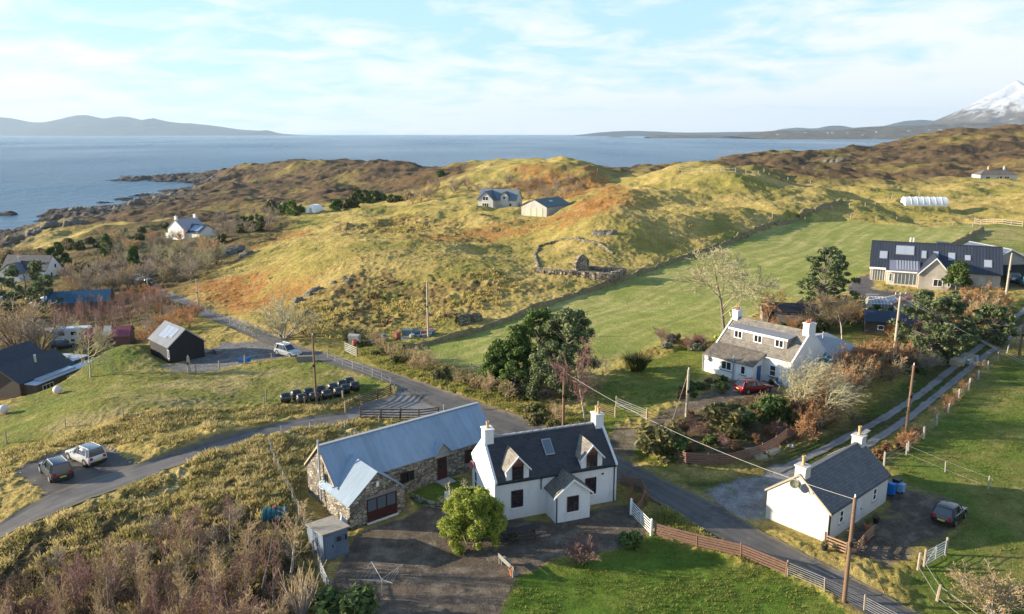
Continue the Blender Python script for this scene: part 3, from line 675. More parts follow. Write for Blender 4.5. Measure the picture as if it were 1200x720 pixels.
def build_sky(sun_e, sun_az_dir):
    w = bpy.data.worlds.new('World'); sc.world = w; w.use_nodes = True; t = w.node_tree; t.nodes.clear(); N = t.nodes.new; L = t.links.new
    out = N('ShaderNodeOutputWorld'); bg = N('ShaderNodeBackground'); L(bg.outputs[0], out.inputs[0]); bg.inputs[1].default_value = SKY_STR
    sky = N('ShaderNodeTexSky'); sky.sky_type = 'NISHITA'; sky.sun_disc = False; sky.sun_elevation = sun_e; sky.sun_rotation = sun_az_dir; sky.air_density = 1.0; sky.dust_density = .4; sky.ozone_density = 2.5
    tc = N('ShaderNodeTexCoord'); sp = N('ShaderNodeSeparateXYZ'); L(tc.outputs['Generated'], sp.inputs[0])
    def M(op, a, b=0., c=None):
        q = N('ShaderNodeMath'); q.operation = op
        for i, v in enumerate((a, b)):
            if hasattr(v, 'is_linked'): L(v, q.inputs[i])
            else: q.inputs[i].default_value = v
        return q.outputs[0]
    # project the view direction on a cloud layer
    zz = M('ADD', M('MAXIMUM', sp.outputs[2], 0.), .15)
    cb = N('ShaderNodeCombineXYZ'); L(M('DIVIDE', sp.outputs[0], zz), cb.inputs[0]); L(M('DIVIDE', sp.outputs[1], zz), cb.inputs[1])
    n = N('ShaderNodeTexNoise'); n.inputs['Scale'].default_value = 2.2; n.inputs['Detail'].default_value = 9; n.inputs['Roughness'].default_value = .62; n.inputs['Distortion'].default_value = .35; L(cb.outputs[0], n.inputs['Vector'])
    n2 = N('ShaderNodeTexNoise'); n2.inputs['Scale'].default_value = .28; n2.inputs['Detail'].default_value = 3
    mp = N('ShaderNodeMapping'); mp.inputs['Location'].default_value = CLOUD_OFF; L(cb.outputs[0], mp.inputs[0]); L(mp.outputs[0], n2.inputs['Vector'])
    k = M('ADD', M('MULTIPLY', n.outputs[0], .75), M('MULTIPLY', n2.outputs[0], .65))
    # more cloud low down and towards the right
    k = M('ADD', k, M('MULTIPLY', sp.outputs[0], .15))
    low = N('ShaderNodeMapRange'); low.inputs[1].default_value = .0; low.inputs[2].default_value = .22; low.inputs[3].default_value = .17; low.inputs[4].default_value = -.03; L(sp.outputs[2], low.inputs[0])
    k = M('ADD', k, low.outputs[0])
    r = N('ShaderNodeValToRGB'); L(k, r.inputs[0]); r.color_ramp.elements[0].position = .65; r.color_ramp.elements[0].color = (0, 0, 0, 1); r.color_ramp.elements[1].position = .82; r.color_ramp.elements[1].color = (1, 1, 1, 1)
    # thin veil makes the blue paler everywhere
    mx0 = N('ShaderNodeMix'); mx0.data_type = 'RGBA'; vr = N('ShaderNodeMapRange'); vr.inputs[1].default_value = .12; vr.inputs[2].default_value = .5; vr.inputs[3].default_value = VEIL; vr.inputs[4].default_value = .05; L(sp.outputs[2], vr.inputs[0]); L(vr.outputs[0], mx0.inputs[0]); L(sky.outputs[0], mx0.inputs[6]); mx0.inputs[7].default_value = (*CLOUD_BLUE, 1)
    mxn = N('ShaderNodeMix'); mxn.data_type = 'RGBA'; hi = N('ShaderNodeMapRange'); hi.inputs[1].default_value = .2; hi.inputs[2].default_value = .6; hi.inputs[3].default_value = .9; hi.inputs[4].default_value = .1; L(sp.outputs[2], hi.inputs[0]); L(M('MULTIPLY', r.outputs[0], hi.outputs[0]), mxn.inputs[0]); L(mx0.outputs[2], mxn.inputs[6]); mxn.inputs[7].default_value = (*CLOUD_WHITE, 1)
    L(mxn.outputs[2], bg.inputs[0])
def build_haze(dens):
    m = bpy.data.materials.new('sea air'); m.use_nodes = True; t = m.node_tree; t.nodes.clear()
    o = t.nodes.new('ShaderNodeOutputMaterial'); v = t.nodes.new('ShaderNodeVolumePrincipled'); t.links.new(v.outputs[0], o.inputs['Volume'])
    v.inputs['Color'].default_value = (.58, .78, 1, 1); v.inputs['Density'].default_value = dens; v.inputs['Anisotropy'].default_value = .2
    b = MB(); b.box(-60000, 60000, -4000, 26000, -60, 780); h = b.build('haze', m); tag(h, kind='stuff')
SUN_E = R(14.5); SKY_STR = .125; EXPO = 1.3; VEIL = .8
CLOUD_WHITE = (3.55, 3.58, 3.6); CLOUD_BLUE = (1.75, 2.8, 3.55); CLOUD_OFF = (3.1, 1.7, 0)
build_sky(SUN_E, R(-85))
sl = bpy.data.lights.new('sun', 'SUN'); sl.energy = 5.0; sl.angle = R(.6); sl.color = (1, .85, .65)
so = bpy.data.objects.new('sun', sl); COL.objects.link(so)
sd = Vector((math.cos(SUN_E)*math.cos(R(5)), -math.cos(SUN_E)*math.sin(R(5)), -math.sin(SUN_E)))
so.rotation_euler = sd.to_track_quat('-Z', 'Y').to_euler()
# ------------------------------------------------------------------ where the buildings stand: (x, y, z, angle)
B_COT = pad_at(-1.35, 55.4, 20.3, 10.7, 5.9, .8, z=0.)
B_BARN = pad_at(-14.1, 56.5, 39.2, 16.0, 5.2, .5, z=0.)
B_WING = (-11.0, 54.15, 0., 39.2)
PADS.append((-12.6, 54.3, R(39.2), 4.8, 4, 0., .4))
B_SHED = pad_at(-13.45, 49.6, 37, 2.0, 2.9, .3, z=0.)
B_RIGHT = pad_at(23.6, 52.3, 41, 10.0, 5.1, .6, z=0.)
B_RED = pad_from(837, 431, -50, 10.6, 7.2, 1.2)
B_MOD = pad_from(1019, 330, -24.7, 20.5, 8.5, 1.5)
B_OPEN = pad_from(1151, 331, 8, 9, 9, 1.5)
B_LOW = pad_from(893, 378, -12, 8, 3.5, .5)
B_LOWB = pad_from(1013, 391, -20, 7, 4, .5)
B_REDR = pad_from(1046, 373, -38, 4, 6, .5)
B_GREEN = pad_from(1020, 366, -8, 6, 3, .3)
B_POLY = pad_from(1061, 242, -6, 13, 4.5, .5)
B_BUNG = pad_from(1148, 213, -3, 15.5, 6.5, 1.5)
B_FARH = pad_from(561, 245, -20, 11, 8, 2)
B_FARB = pad_from(611, 257, -34, 9.5, 14, 1.5)
B_LEFTH = pad_from(198, 282, -28, 9, 9, 2)
B_BLACK = pad_from(199, 425, 45, 5.1, 7.0, .6)
B_DARK = pad_at(-68.0, 101.0, 78, 14, 12, 3.0, z=-6.0)
B_REDS = pad_from(98, 411, 16, 7.2, 4.5, .3)
B_BLUE = pad_from(56, 371, 16, 12, 6, .3)
B_PINK = pad_from(36, 368, 15, 3.5, 4.5, .2)
B_WHITE = pad_from(3, 332, -4, 13, 7.5, .5)
build_ground(); build_sea(); build_far(); build_haze(3.3e-5)
AS = asphalt('road asphalt', (.066, .061, .057), (.105, .098, .09)); AS2 = asphalt('lane asphalt', (.08, .073, .069), (.13, .12, .11)); GR = asphalt('wheel track gravel', (.13, .125, .12), (.22, .21, .2))
strip('road', mainA, mainB, AS, .07, .1)
strip('lane', laneA, laneB, AS2, .06, .1)
sheet('gravel_apron', APRON, asphalt('apron gravel', (.13, .125, .12), (.2, .19, .18)), .05)
sheet('parking_area', PARK, asphalt('parking asphalt', (.05, .045, .042), (.09, .08, .075)), .05)
def offs(V, w):
    d = np.gradient(V, axis=0); d = d/np.hypot(d[:, 0], d[:, 1])[:, None]; n = np.stack([-d[:, 1], d[:, 0]], 1); return V+n*w, V-n*w
for V in (wh1, wh2):
    a, b = offs(V, .42); strip('wheel_track', a, b, GR, .05, .12, nacross=5)
# ------------------------------------------------------------------ building kit
def face(f, L, D, off=0.):
    return {'f': ((0, -off), (1, 0), (0, -1)), 'r': ((L+off, 0), (0, 1), (1, 0)), 'b': ((L, D+off), (-1, 0), (0, 1)), 'l': ((-off, D), (0, -1), (-1, 0))}[f]
def lray(B, px, py):
    x, y, z, a = B; u, dy, dz = ray(px, py); c, s = math.cos(R(a)), math.sin(R(a))
    def rot(p, q): return c*p+s*q, -s*p+c*q
    ox, oy = rot(-x, -y); dx, dyy = rot(u, dy)
    return (ox, oy, CH-z), (dx, dyy, dz)
def on_face(B, fr, px, py):
    """(distance along the face, height) where the pixel ray meets a wall face"""
    o, d = lray(B, px, py); p, a, n = fr
    t = ((p[0]-o[0])*n[0]+(p[1]-o[1])*n[1])/(d[0]*n[0]+d[1]*n[1])
    q = [o[i]+d[i]*t for i in range(3)]
    return (q[0]-p[0])*a[0]+(q[1]-p[1])*a[1], q[2]
def chevron(mb, a0, a1, c0, c1, ze, zr, t=.14, oe=.25, axis='x'):
    """gable roof slab; ridge along axis between a0 and a1, eaves at c0 and c1"""
    m = (c0+c1)/2; k = (zr-ze)/(m-c0)
    mb.prism([(c0-oe, ze-k*oe), (m, zr), (c1+oe, ze-k*oe), (c1+oe, ze-k*oe+t), (m, zr+t*1.25), (c0-oe, ze-k*oe+t)], axis, a0, a1)
def shell(mb, L, D, he, hr, axis='x', x0=0, y0=0, z0=-.6):
    if axis == 'x': mb.prism([(y0, z0), (y0+D, z0), (y0+D, he-.02), (y0+D/2, hr-.02), (y0, he-.02)], 'x', x0, x0+L)
    else: mb.prism([(x0, z0), (x0+L, z0), (x0+L, he-.02), (x0+L/2, hr-.02), (x0, he-.02)], 'y', y0, y0+D)
def window(root, fr, s, z, w, h, fm, gm, bars=(1, 1), sill=None, name='window', t=.07, d=0.):
    """s = centre along the face, z = sill height; bars = panes across, panes up"""
    m = MB(); a, b = s-w/2, s+w/2
    for q in ((a, a+t, z, z+h), (b-t, b, z, z+h), (a+t, b-t, z, z+t), (a+t, b-t, z+h-t, z+h)): m.obox(fr, q[0], q[1], q[2], q[3], d-.05, d+.055)
    for i in range(1, bars[0]): c = a+w*i/bars[0]; m.obox(fr, c-t*.35, c+t*.35, z+t, z+h-t, d-.05, d+.05)
    for i in range(1, bars[1]): c = z+h*i/bars[1]; m.obox(fr, a+t, b-t, c-t*.35, c+t*.35, d-.048, d+.046)
    f = m.build('frame' if name == 'pane' else name, fm, root)
    g = MB(); g.obox(fr, a+t*.5, b-t*.5, z+t*.5, z+h-t*.5, d-.04, d+.02); g.build('pane', gm, f)
    if sill: k = MB(); k.obox(fr, a-.08, b+.08, z-.09, z-.004, d-.04, d+.14); k.build('sill', sill, f)
    return f
def chimney(root, x, y, zb, zt, wx, wy, m, pots=1, pot_m=None, parent=None, potax='y', poth=.55):
    c = MB(); c.box(x-wx/2, x+wx/2, y-wy/2, y+wy/2, zb, zt-.12); c.box(x-wx/2-.07, x+wx/2+.07, y-wy/2-.07, y+wy/2+.07, zt-.119, zt)
    o = c.build('chimney', m, parent or root, bevel=.02)
    for k in range(pots):
        d = (k-(pots-1)/2)*.42; px_, py_ = (x, y+d) if potax == 'y' else (x+d, y)
        q = MB(); q.lathe([(.17, zt-.01), (.16, zt+.06), (.12, zt+.1), (.11, zt+poth*.8), (.15, zt+poth*.85), (.15, zt+poth), (.09, zt+poth), (.09, zt+poth-.1)], 12, Matrix.Translation((px_, py_, 0)))
        q.build('chimney_pot', pot_m, o, smooth=True)
    return o
def pipe(root, pts_, r, m, name='downpipe'):
    q = MB(); q.path(pts_, r, 6); return q.build(name, m, root, smooth=True)
def dish(root, p, n, r, m, arm):
    """satellite dish facing n"""
    n = Vector(n).normalized(); M = Matrix.Translation(Vector(p)+n*.25)@n.to_track_quat('Z', 'Y').to_matrix().to_4x4()
    q = MB(); q.lathe([(.02, -.07), (r*.5, -.05), (r*.85, -.0), (r, .03), (r, .04), (r*.82, .02), (r*.45, -.03), (.01, -.05)], 18, M)
    o = q.build('satellite_dish', m, root, smooth='all')
    a = MB(); a.tube(p, tuple(M@Vector((0, 0, -.05))), .025); a.tube(tuple(M@Vector((0, -r*.95, 0))), tuple(M@Vector((0, -r*.5, r*1.1))), .02); a.tube(tuple(M@Vector((0, -r*.55, r*1.1))), tuple(M@Vector((0, -r*.4, r*.9))), .04)
    a.build('bracket', arm, o); return o
def slope_panel(mb, x0, x1, ya, za, yb, zb, lift0, lift1):
    """a box lying on a slope that rises from (ya,za) to (yb,zb)"""
    dy, dz = yb-ya, zb-za; l = math.hypot(dy, dz); ny, nz = -dz/l, dy/l
    if nz < 0: ny, nz = -ny, -nz
    v = [(x, y+ny*q, z+nz*q) for q in (lift0, lift1) for (y, z) in ((ya, za), (yb, zb)) for x in (x0, x1)]
    mb.add(v, [(0, 2, 3, 1), (4, 5, 7, 6), (0, 1, 5, 4), (2, 6, 7, 3), (0, 4, 6, 2), (1, 3, 7, 5)])
def skylight(root, x, w, D, he, hr, f0, f1, fm, gm, side='f', t=.14, name='skylight', nx=1):
    """f0..f1 fractions up the slope; side f or b"""
    def P(f): return (D/2*f, he+(hr-he)*f) if side == 'f' else (D-D/2*f, he+(hr-he)*f)
    (ya, za), (yb, zb) = P(f0), P(f1)
    m = MB(); slope_panel(m, x-w/2, x+w/2, ya, za, yb, zb, t-.02, t+.07); o = m.build(name, fm, root)
    for i in range(nx):
        e = .08; g = MB(); fa = f0+(f1-f0)*.08; fb = f1-(f1-f0)*.08; (ya, za), (yb, zb) = P(fa), P(fb)
        a = x-w/2+w*i/nx+e; b = x-w/2+w*(i+1)/nx-e*(1 if i == nx-1 else .3)
        slope_panel(g, a, b, ya, za, yb, zb, t+.05, t+.085); g.build('pane', gm, o)
    return o
def root_of(B, name, label, cat, group=None): return thing(name, label, cat, (B[0], B[1], B[2]), R(B[3]), group)
# materials shared by the buildings
W_WHITE = harl('white harled wall', (.72, .71, .69), amt=.55); W_CREAM = harl('cream harled wall', (.54, .525, .49), amt=.5)
SL_DARK = slate('dark slate', (.034, .035, .042), (.06, .057, .058)); SL_WARM = slate('weathered slate', (.15, .135, .12), (.24, .215, .19), lichen=(.38, .34, .24)); SL_TILE = slate('grey concrete tile', (.07, .075, .085), (.11, .112, .12), .9)
SL_BROWN = slate('brown grey slate', (.10, .085, .075), (.17, .145, .125), lichen=(.3, .26, .18))
WHITEP = plain('white paint', (.82, .82, .80), .45, .05); BLACKP = plain('black rainwater goods', (.02, .02, .022), .4); POT = plain('buff clay pot', (.55, .36, .17), .8); POTR = plain('red clay pot', (.42, .16, .08), .8)
REDW = plain('dark red timber', (.065, .02, .018), .55); BRICK = plain('red sandstone dormer head', (.24, .085, .05), .85, .25, 6); GLASS = glassy('window glass'); GLASSB = glassy('pale window glass', (.10, .13, .16), .1)
LEAD = plain('lead flashing', (.28, .29, .31), .6); GALV = plain('galvanised steel', (.42, .44, .46), .45, .12, metal=.3); SANDS = plain('sandstone cope', (.42, .34, .24), .9, .25, 4)
TIMBER = ribbed('weathered larch boards', (.42, .38, .32), .16, .8, axis=3, var=.2, spec=.2); DKROOF = ribbed('dark standing seam roof', (.035, .042, .06), .5, .45, axis=0, var=.1); DKROOFY = ribbed('dark standing seam roof across', (.035, .042, .06), .5, .45, axis=1, var=.1)
# ------------------------------------------------------------------ the central cottage
def cottage():
    L, D, he, hr = 10.7, 5.9, 3.3, 5.8; B = B_COT
    r = root_of(B, 'white_cottage', 'white two chimney cottage with two dormers and gabled porch beside the round green bush', 'house')
    m = MB(); shell(m, L, D, he, hr); w = m.build('wall', W_WHITE, r)
    m = MB(); chevron(m, .18, L-.18, 0, D, he, hr, .12, .12); ro = m.build('roof', SL_DARK, r)
    m = MB(); n = 30
    for k in range(n): a = .2+(L-.4)*k/n; m.box(a, a+(L-.4)/n-.03, D/2-.13, D/2+.13, hr+.09, hr+.2+.02*(k % 2))
    m.build('ridge_tiles', LEAD, ro)
    k = (hr-he)/(D/2)
    for x in (0, L-.16):   # raised skews
        m = MB(); m.prism([(-.12, he-.12*k), (D/2, hr+.0), (D+.12, he-.12*k), (D+.12, he-.12*k+.24), (D/2, hr+.27), (-.12, he-.12*k+.24)], 'x', x-.02, x+.18); m.build('skew', W_WHITE, r)
    chimney(r, .42, D/2, hr-.9, hr+1.0, .75, .95, W_WHITE, 1, POT); chimney(r, L-.42, D/2, hr-.9, hr+1.0, .75, .95, W_WHITE, 2, POT)
    F = face('f', L, D)
    for px_, py_ in ((605, 404+200), (0, 0)): pass
    for (px_, py_) in ((606, 585), (692, 570.5)):
        s, z = on_face(B, F, px_, py_); window(r, F, s, 1.0, 1.0, 1.45, REDW, GLASS, (2, 3), WHITEP)
    # dormers: front wall rises through the eaves
    for (px_, py_) in ((606.5, 552), (693.5, 537)):
        s, z = on_face(B, F, px_, py_)
        dw, ze, zr, dl = 1.9, 4.25, 5.3, 2.35
        d = MB(); d.prism([(s-dw/2, he-.25), (s+dw/2, he-.25), (s+dw/2, ze), (s, zr-.05), (s-dw/2, ze)], 'y', -.03, dl-.5); dm = d.build('dormer', W_WHITE, r)
        q = MB(); chevron(q, -.2, dl, s-dw/2, s+dw/2, ze, zr, .09, .12, 'y'); q.build('dormer_roof', SL_WARM, dm)
        q = MB(); q.prism([(s-.5, he+1.2), (s+.5, he+1.2), (s+.5, ze+.38), (s, zr-.08), (s-.5, ze+.38)], 'y', -.06, -.035); q.build('dormer_head', BRICK, dm)
        q = MB(); kk = (zr-ze)/(dw/2)
        q.prism([(s-dw/2-.14, ze-.14*kk-.05), (s, zr-.05), (s+dw/2+.14, ze-.14*kk-.05), (s+dw/2+.14, ze-.14*kk+.1), (s, zr+.1), (s-dw/2-.14, ze-.14*kk+.1)], 'y', -.26, -.205); q.build('bargeboard', WHITEP, dm)
        window(dm, face('f', L, D, .035), s, he-.15, .95, 1.5, REDW, GLASS, (2, 3), None)
    # porch
    s0, _ = on_face(B, F, 640, 610); s0 = 4.75
    pw, pd = 3.0, 1.9; pe, pr = 2.35, 3.55; a = s0-.4
    # porch gable faces the camera: front wall at y=-pd
    q = MB(); q.prism([(a, -.6), (a+pw, -.6), (a+pw, pe-.02), (a+pw/2, pr-.02), (a, pe-.02)], 'y', -pd, .05); po = q.build('porch', W_WHITE, r)
    q = MB(); chevron(q, -pd-.18, .12, a, a+pw, pe, pr, .1, .18, 'y'); q.build('porch_roof', SL_BROWN, po)
    q = MB(); kk = (pr-pe)/(pw/2); q.prism([(a-.2, pe-.2*kk-.06), (a+pw/2, pr-.06), (a+pw+.2, pe-.2*kk-.06), (a+pw+.2, pe-.2*kk+.1), (a+pw/2, pr+.1), (a-.2, pe-.2*kk+.1)], 'y', -pd-.24, -pd-.185); q.build('bargeboard', WHITEP, po)
    FP = ((0, -pd), (1, 0), (0, -1)); window(po, FP, a+pw/2, .85, 1.0, 1.3, REDW, GLASS, (2, 3), WHITEP)
    # gutter, downpipes
    pipe(r, [(.1, -.2, he-.06), (L-.1, -.2, he-.06)], .06, BLACKP, 'gutter')
    pipe(r, [(L-.25, -.2, he-.1), (L-.25, -.07, he-.3), (L-.25, -.07, 0)], .045, BLACKP); pipe(r, [(3.9, -.2, he-.1), (3.9, -.07, he-.3), (3.9, -.07, 2.2)], .045, BLACKP); pipe(r, [(a+.1, -pd-.06, pe-.1), (a+.1, -pd-.06, 0)], .045, BLACKP)
    skylight(r, 5.2, .8, D, he, hr, .42, .8, LEAD, GLASSB)
    FL = face('l', L, D); window(r, FL, 1.1, .4, .75, 1.9, WHITEP, GLASS, (1, 2), None)
    v = MB(); v.obox(F, 9.3, 9.5, 2.55, 2.7, -.02, .03); v.build('vent', BLACKP, r)
    dish(r, (-.03, D-.6, 2.6), (-1, -.25, .3), .38, plain('rusty red dish', (.25, .09, .08), .6), BLACKP)
cottage()
# ------------------------------------------------------------------ stone barn
STONE = rubble('rubble stone', (.25, .22, .18), (.38, .34, .27), (.12, .105, .085), 2.6)
ZINC = ribbed('sky-tinted sheet roof', (.29, .37, .45), .15, .38, .35, .1, 0); ZINCY = ribbed('sky-tinted sheet roof across', (.32, .40, .47), .15, .38, .35, .1, 1)  # galvanised sheet; the blue of reflected sky is put into the base colour
def barn():
    L, D, he, hr = 16., 5.2, 2.75, 5.1; B = B_BARN
    r = root_of(B, 'stone_barn', 'long rubble stone barn with blue-grey corrugated metal roof and gabled cross wing', 'barn')
    m = MB(); shell(m, L, D, he, hr); m.build('wall', STONE, r)
    m = MB(); chevron(m, -.12, L+.15, 0, D, he, hr, .07, .22); ro = m.build('roof', ZINC, r)
    q = MB(); q.box(-.14, L+.17, D/2-.16, D/2+.16, hr+.045, hr+.12); q.build('ridge_cap', GALV, ro)
    q = MB(); k = (hr-he)/(D/2)
    q.prism([(-.2, he-.2*k-.1), (D/2, hr-.1), (D+.2, he-.2*k-.1), (D+.2, he-.2*k+.08), (D/2, hr+.1), (-.2, he-.2*k+.08)], 'x', -.17, -.125); q.build('bargeboard', SANDS, ro)
    # wing in front: local coordinates relative to the barn
    wx0, wx1, wy = 1.0, 5.6, -3.3; we, wr = 2.15, 4.15
    o, d = lray(B, 411, 622); t = (0-o[2])/d[2]; wx0, wy = o[0]+d[0]*t, o[1]+d[1]*t
    o, d = lray(B, 477.5, 601); t = (0-o[2])/d[2]; wx1 = o[0]+d[0]*t
    q = MB(); q.prism([(wx0, -.6), (wx1, -.6), (wx1, we-.02), ((wx0+wx1)/2, wr-.02), (wx0, we-.02)], 'y', wy, 1.2); wing = q.build('wing', STONE, r)
    q = MB(); chevron(q, wy-.15, 2.2, wx0, wx1, we, wr, .07, .2, 'y'); q.build('wing_roof', ZINCY, wing)
    FW = ((0, wy), (1, 0), (0, -1)); mx_ = (wx0+wx1)/2+.35
    q = MB(); q.obox(FW, mx_-1.35, mx_+1.35, .15, 2.1, -.02, .03); dd = q.build('double_door', REDW, wing)
    for kx in (-.95, -.1, .75):
        g = MB(); g.obox(FW, mx_+kx-.3, mx_+kx+.42, 1.05, 2.0, .0, .05); g.build('pane', GLASSB, dd)
    g = MB(); g.obox(FW, mx_-1.4, mx_+1.4, .0, .13, -.02, .12); g.build('threshold', WHITEP, dd)
    g = MB(); g.obox(FW, mx_-1.5, mx_+1.5, 2.105, 2.3, -.02, .04); g.build('lintel', plain('grey timber lintel', (.2, .19, .18)), wing)
    g = MB(); g.obox(FW, (wx0+wx1)/2-.1, (wx0+wx1)/2+.12, 2.95, 3.35, -.02, .05); g.build('gable_vent', WHITEP, wing)
    F = face('f', L, D)
    s, z = on_face(B, F, 484.5, 548); window(r, F, s-.9, .9, .85, 1.0, REDW, GLASS, (2, 1))
    s, z = on_face(B, F, 518, 546); ds = s
    q = MB(); q.obox(F, ds-.5, ds+.5, .1, 2.15, -.02, .03); do = q.build('door', REDW, r); g = MB(); g.obox(F, ds-.3, ds+.3, 1.2, 2.05, 0, .06); g.build('pane', GLASS, do)
    s, z = on_face(B, F, 484, 552); window(r, F, ds-3.3, .95, .8, .9, BLACKP, GLASS, (1, 1))
    s, z = on_face(B, F, 552, 528); window(r, F, ds+2.9, .9, .9, 1.2, REDW, GLASS, (2, 1))
    # little gablet over the door
    q = MB(); q.prism([(ds-.75, he-.5), (ds+.75, he-.5), (ds+.75, he-.1), (ds, he+.75), (ds-.75, he-.1)], 'y', -.12, 1.2); g = q.build('door_gablet', TIMBER, r)
    q = MB(); chevron(q, -.35, 1.9, ds-.8, ds+.8, he-.1, he+.8, .06, .12, 'y'); q.build('gablet_roof', ZINCY, g)
    q = MB(); q.box(ds-.7, ds+.7, -1.2, 0, -.5, .12); q.build('doorstep', plain('pale step', (.4, .38, .35)), r)
    # flue, gable window, dish, pipes
    pipe(r, [(-.25, D*.42, .6), (-.25, D*.42, hr+.75)], .085, GALV, 'flue')
    FL = face('l', L, D); window(r, FL, 3.75, 2.3, .5, .75, BLACKP, GLASS); dish(r, (-.03, D*.35, 2.0), (-1, -.3, .3), .4, plain('green grey dish', (.3, .36, .36), .5), GALV)
    pipe(r, [(.05, -.2, he-.15), (wx0-.1, -.2, he-.15)], .05, plain('blue grey gutter', (.25, .3, .36), .5), 'gutter')
    # tank-like boiler box at the wing corner
    q = MB(); q.lathe([(.3, .0), (.32, .1), (.3, .7), (.2, .9), (.04, 1.2)], 12, Matrix.Translation((wx0-.4, wy+.5, 0))); q.build('rain_cover', plain('pale blue cover', (.3, .45, .6), .5), wing, smooth=True)
barn()
def tool_shed():
    B = B_SHED; L, D = 1.9, 2.75
    BL = ribbed('blue grey shed boards', (.15, .20, .27), .14, .75, axis=3, var=.2, spec=.2)
    r = root_of(B, 'garden_shed', 'small blue-grey timber garden shed with flat sloping felt roof below the stone barn', 'shed')
    q = MB(); q.prism([(0, -.4), (D, -.4), (D, 1.75), (0, 2.15)], 'x', 0, L); q.build('wall', BL, r)
    q = MB(); q.prism([(-.2, 2.19), (D+.15, 1.72), (D+.15, 1.8), (-.2, 2.27)], 'x', -.14, L+.14); q.build('roof', plain('mossy felt', (.26, .24, .2), .95, .25, 3), r)
    F = face('f', L, D); window(r, F, 1.2, 1.2, .55, .55, BL, GLASS); window(r, F, .0+1.72, 1.2, .3, .55, BL, GLASS)
    q = MB(); q.obox(F, .12, .8, .05, 1.95, -.02, .035); d = q.build('door', BL, r); q = MB(); q.obox(F, .68, .74, .95, 1.15, .03, .08); q.build('handle', BLACKP, d)
tool_shed()
# ------------------------------------------------------------------ right white cottage
def right_cottage():
    L, D, he, hr = 10., 5.1, 2.45, 4.55; B = B_RIGHT
    r = root_of(B, 'white_cottage', 'low white cottage with grey tiled roof and no dormers at the lower right road bend', 'house')
    m = MB(); shell(m, L, D, he, hr); m.build('wall', W_CREAM, r)
    m = MB(); chevron(m, -.06, L+.06, 0, D, he, hr, .12, .18); ro = m.build('roof', SL_TILE, r)
    q = MB(); q.box(.5, L-.5, D/2-.12, D/2+.12, hr+.08, hr+.19); q.build('ridge_tiles', plain('grey ridge', (.16, .16, .17)), ro)
    for x in (-.1, L+.04):
        q = MB(); k = (hr-he)/(D/2); q.prism([(-.2, he-.2*k-.02), (D/2, hr-.02), (D+.2, he-.2*k-.02), (D+.2, he-.2*k+.15), (D/2, hr+.16), (-.2, he-.2*k+.15)], 'x', x, x+.05); q.build('verge', SANDS, ro)
    chimney(r, .4, D/2, hr-.8, hr+.75, .78, .9, W_CREAM, 1, POT, poth=.75); c = chimney(r, L-.4, D/2, hr-.8, hr+.75, .78, .9, W_CREAM, 1, POT, poth=.75)
    q = MB(); q.tube((L+.02, D/2, hr+.55), (L+1.3, D/2, hr+.75), .03); q.tube((L+.02, D/2, hr+.1), (L+.4, D/2, hr+.6), .025)
    for k in range(6): q.tube((L+.4+.16*k, D/2-.22, hr+.64+.02*k), (L+.4+.16*k, D/2+.22, hr+.64+.02*k), .012)
    q.build('aerial', GALV, c)
    F = face('f', L, D)
    for s in (2.0, 7.6):
        window(r, F, s, .95, .62, 1.05, WHITEP, GLASS, (1, 2), plain('grey sill', (.4, .4, .42)))
    q = MB(); q.obox(F, 4.5, 5.35, .05, 2.05, -.02, .04); d = q.build('door', plain('pale grey door', (.55, .58, .62), .5), r)
    q = MB(); q.obox(F, 5.2, 5.27, .95, 1.1, .03, .09); q.build('handle', BLACKP, d)
    pipe(r, [(.12, -.06, he-.15), (.12, -.06, 0)], .05, BLACKP); pipe(r, [(.0, -.2, he-.08), (L, -.2, he-.08)], .055, BLACKP, 'gutter')
    g = plain('olive dish', (.20, .20, .13), .6)
    dish(r, (-.03, D/2+.35, hr-.75), (-1, -.5, .35), .36, g, BLACKP); dish(r, (-.03, D/2-.4, hr-.85), (-.8, -.9, .35), .36, plain('grey dish', (.25, .26, .27), .5), BLACKP)
    # lean-to at the far gable
    q = MB(); q.prism([(L+.06, -.5), (L+2.2, -.5), (L+2.2, 1.7), (L+.06, 2.2)], 'y', 1.2, 4.2); le = q.build('lean_to', plain('teal lean-to wall', (.05, .14, .13), .7), r)
    q = MB(); q.prism([(L+.04, 2.23), (L+2.4, 1.68), (L+2.4, 1.76), (L+.04, 2.31)], 'y', 1.0, 4.4); q.build('lean_to_roof', plain('brown felt', (.12, .07, .05), .9), le)
right_cottage()
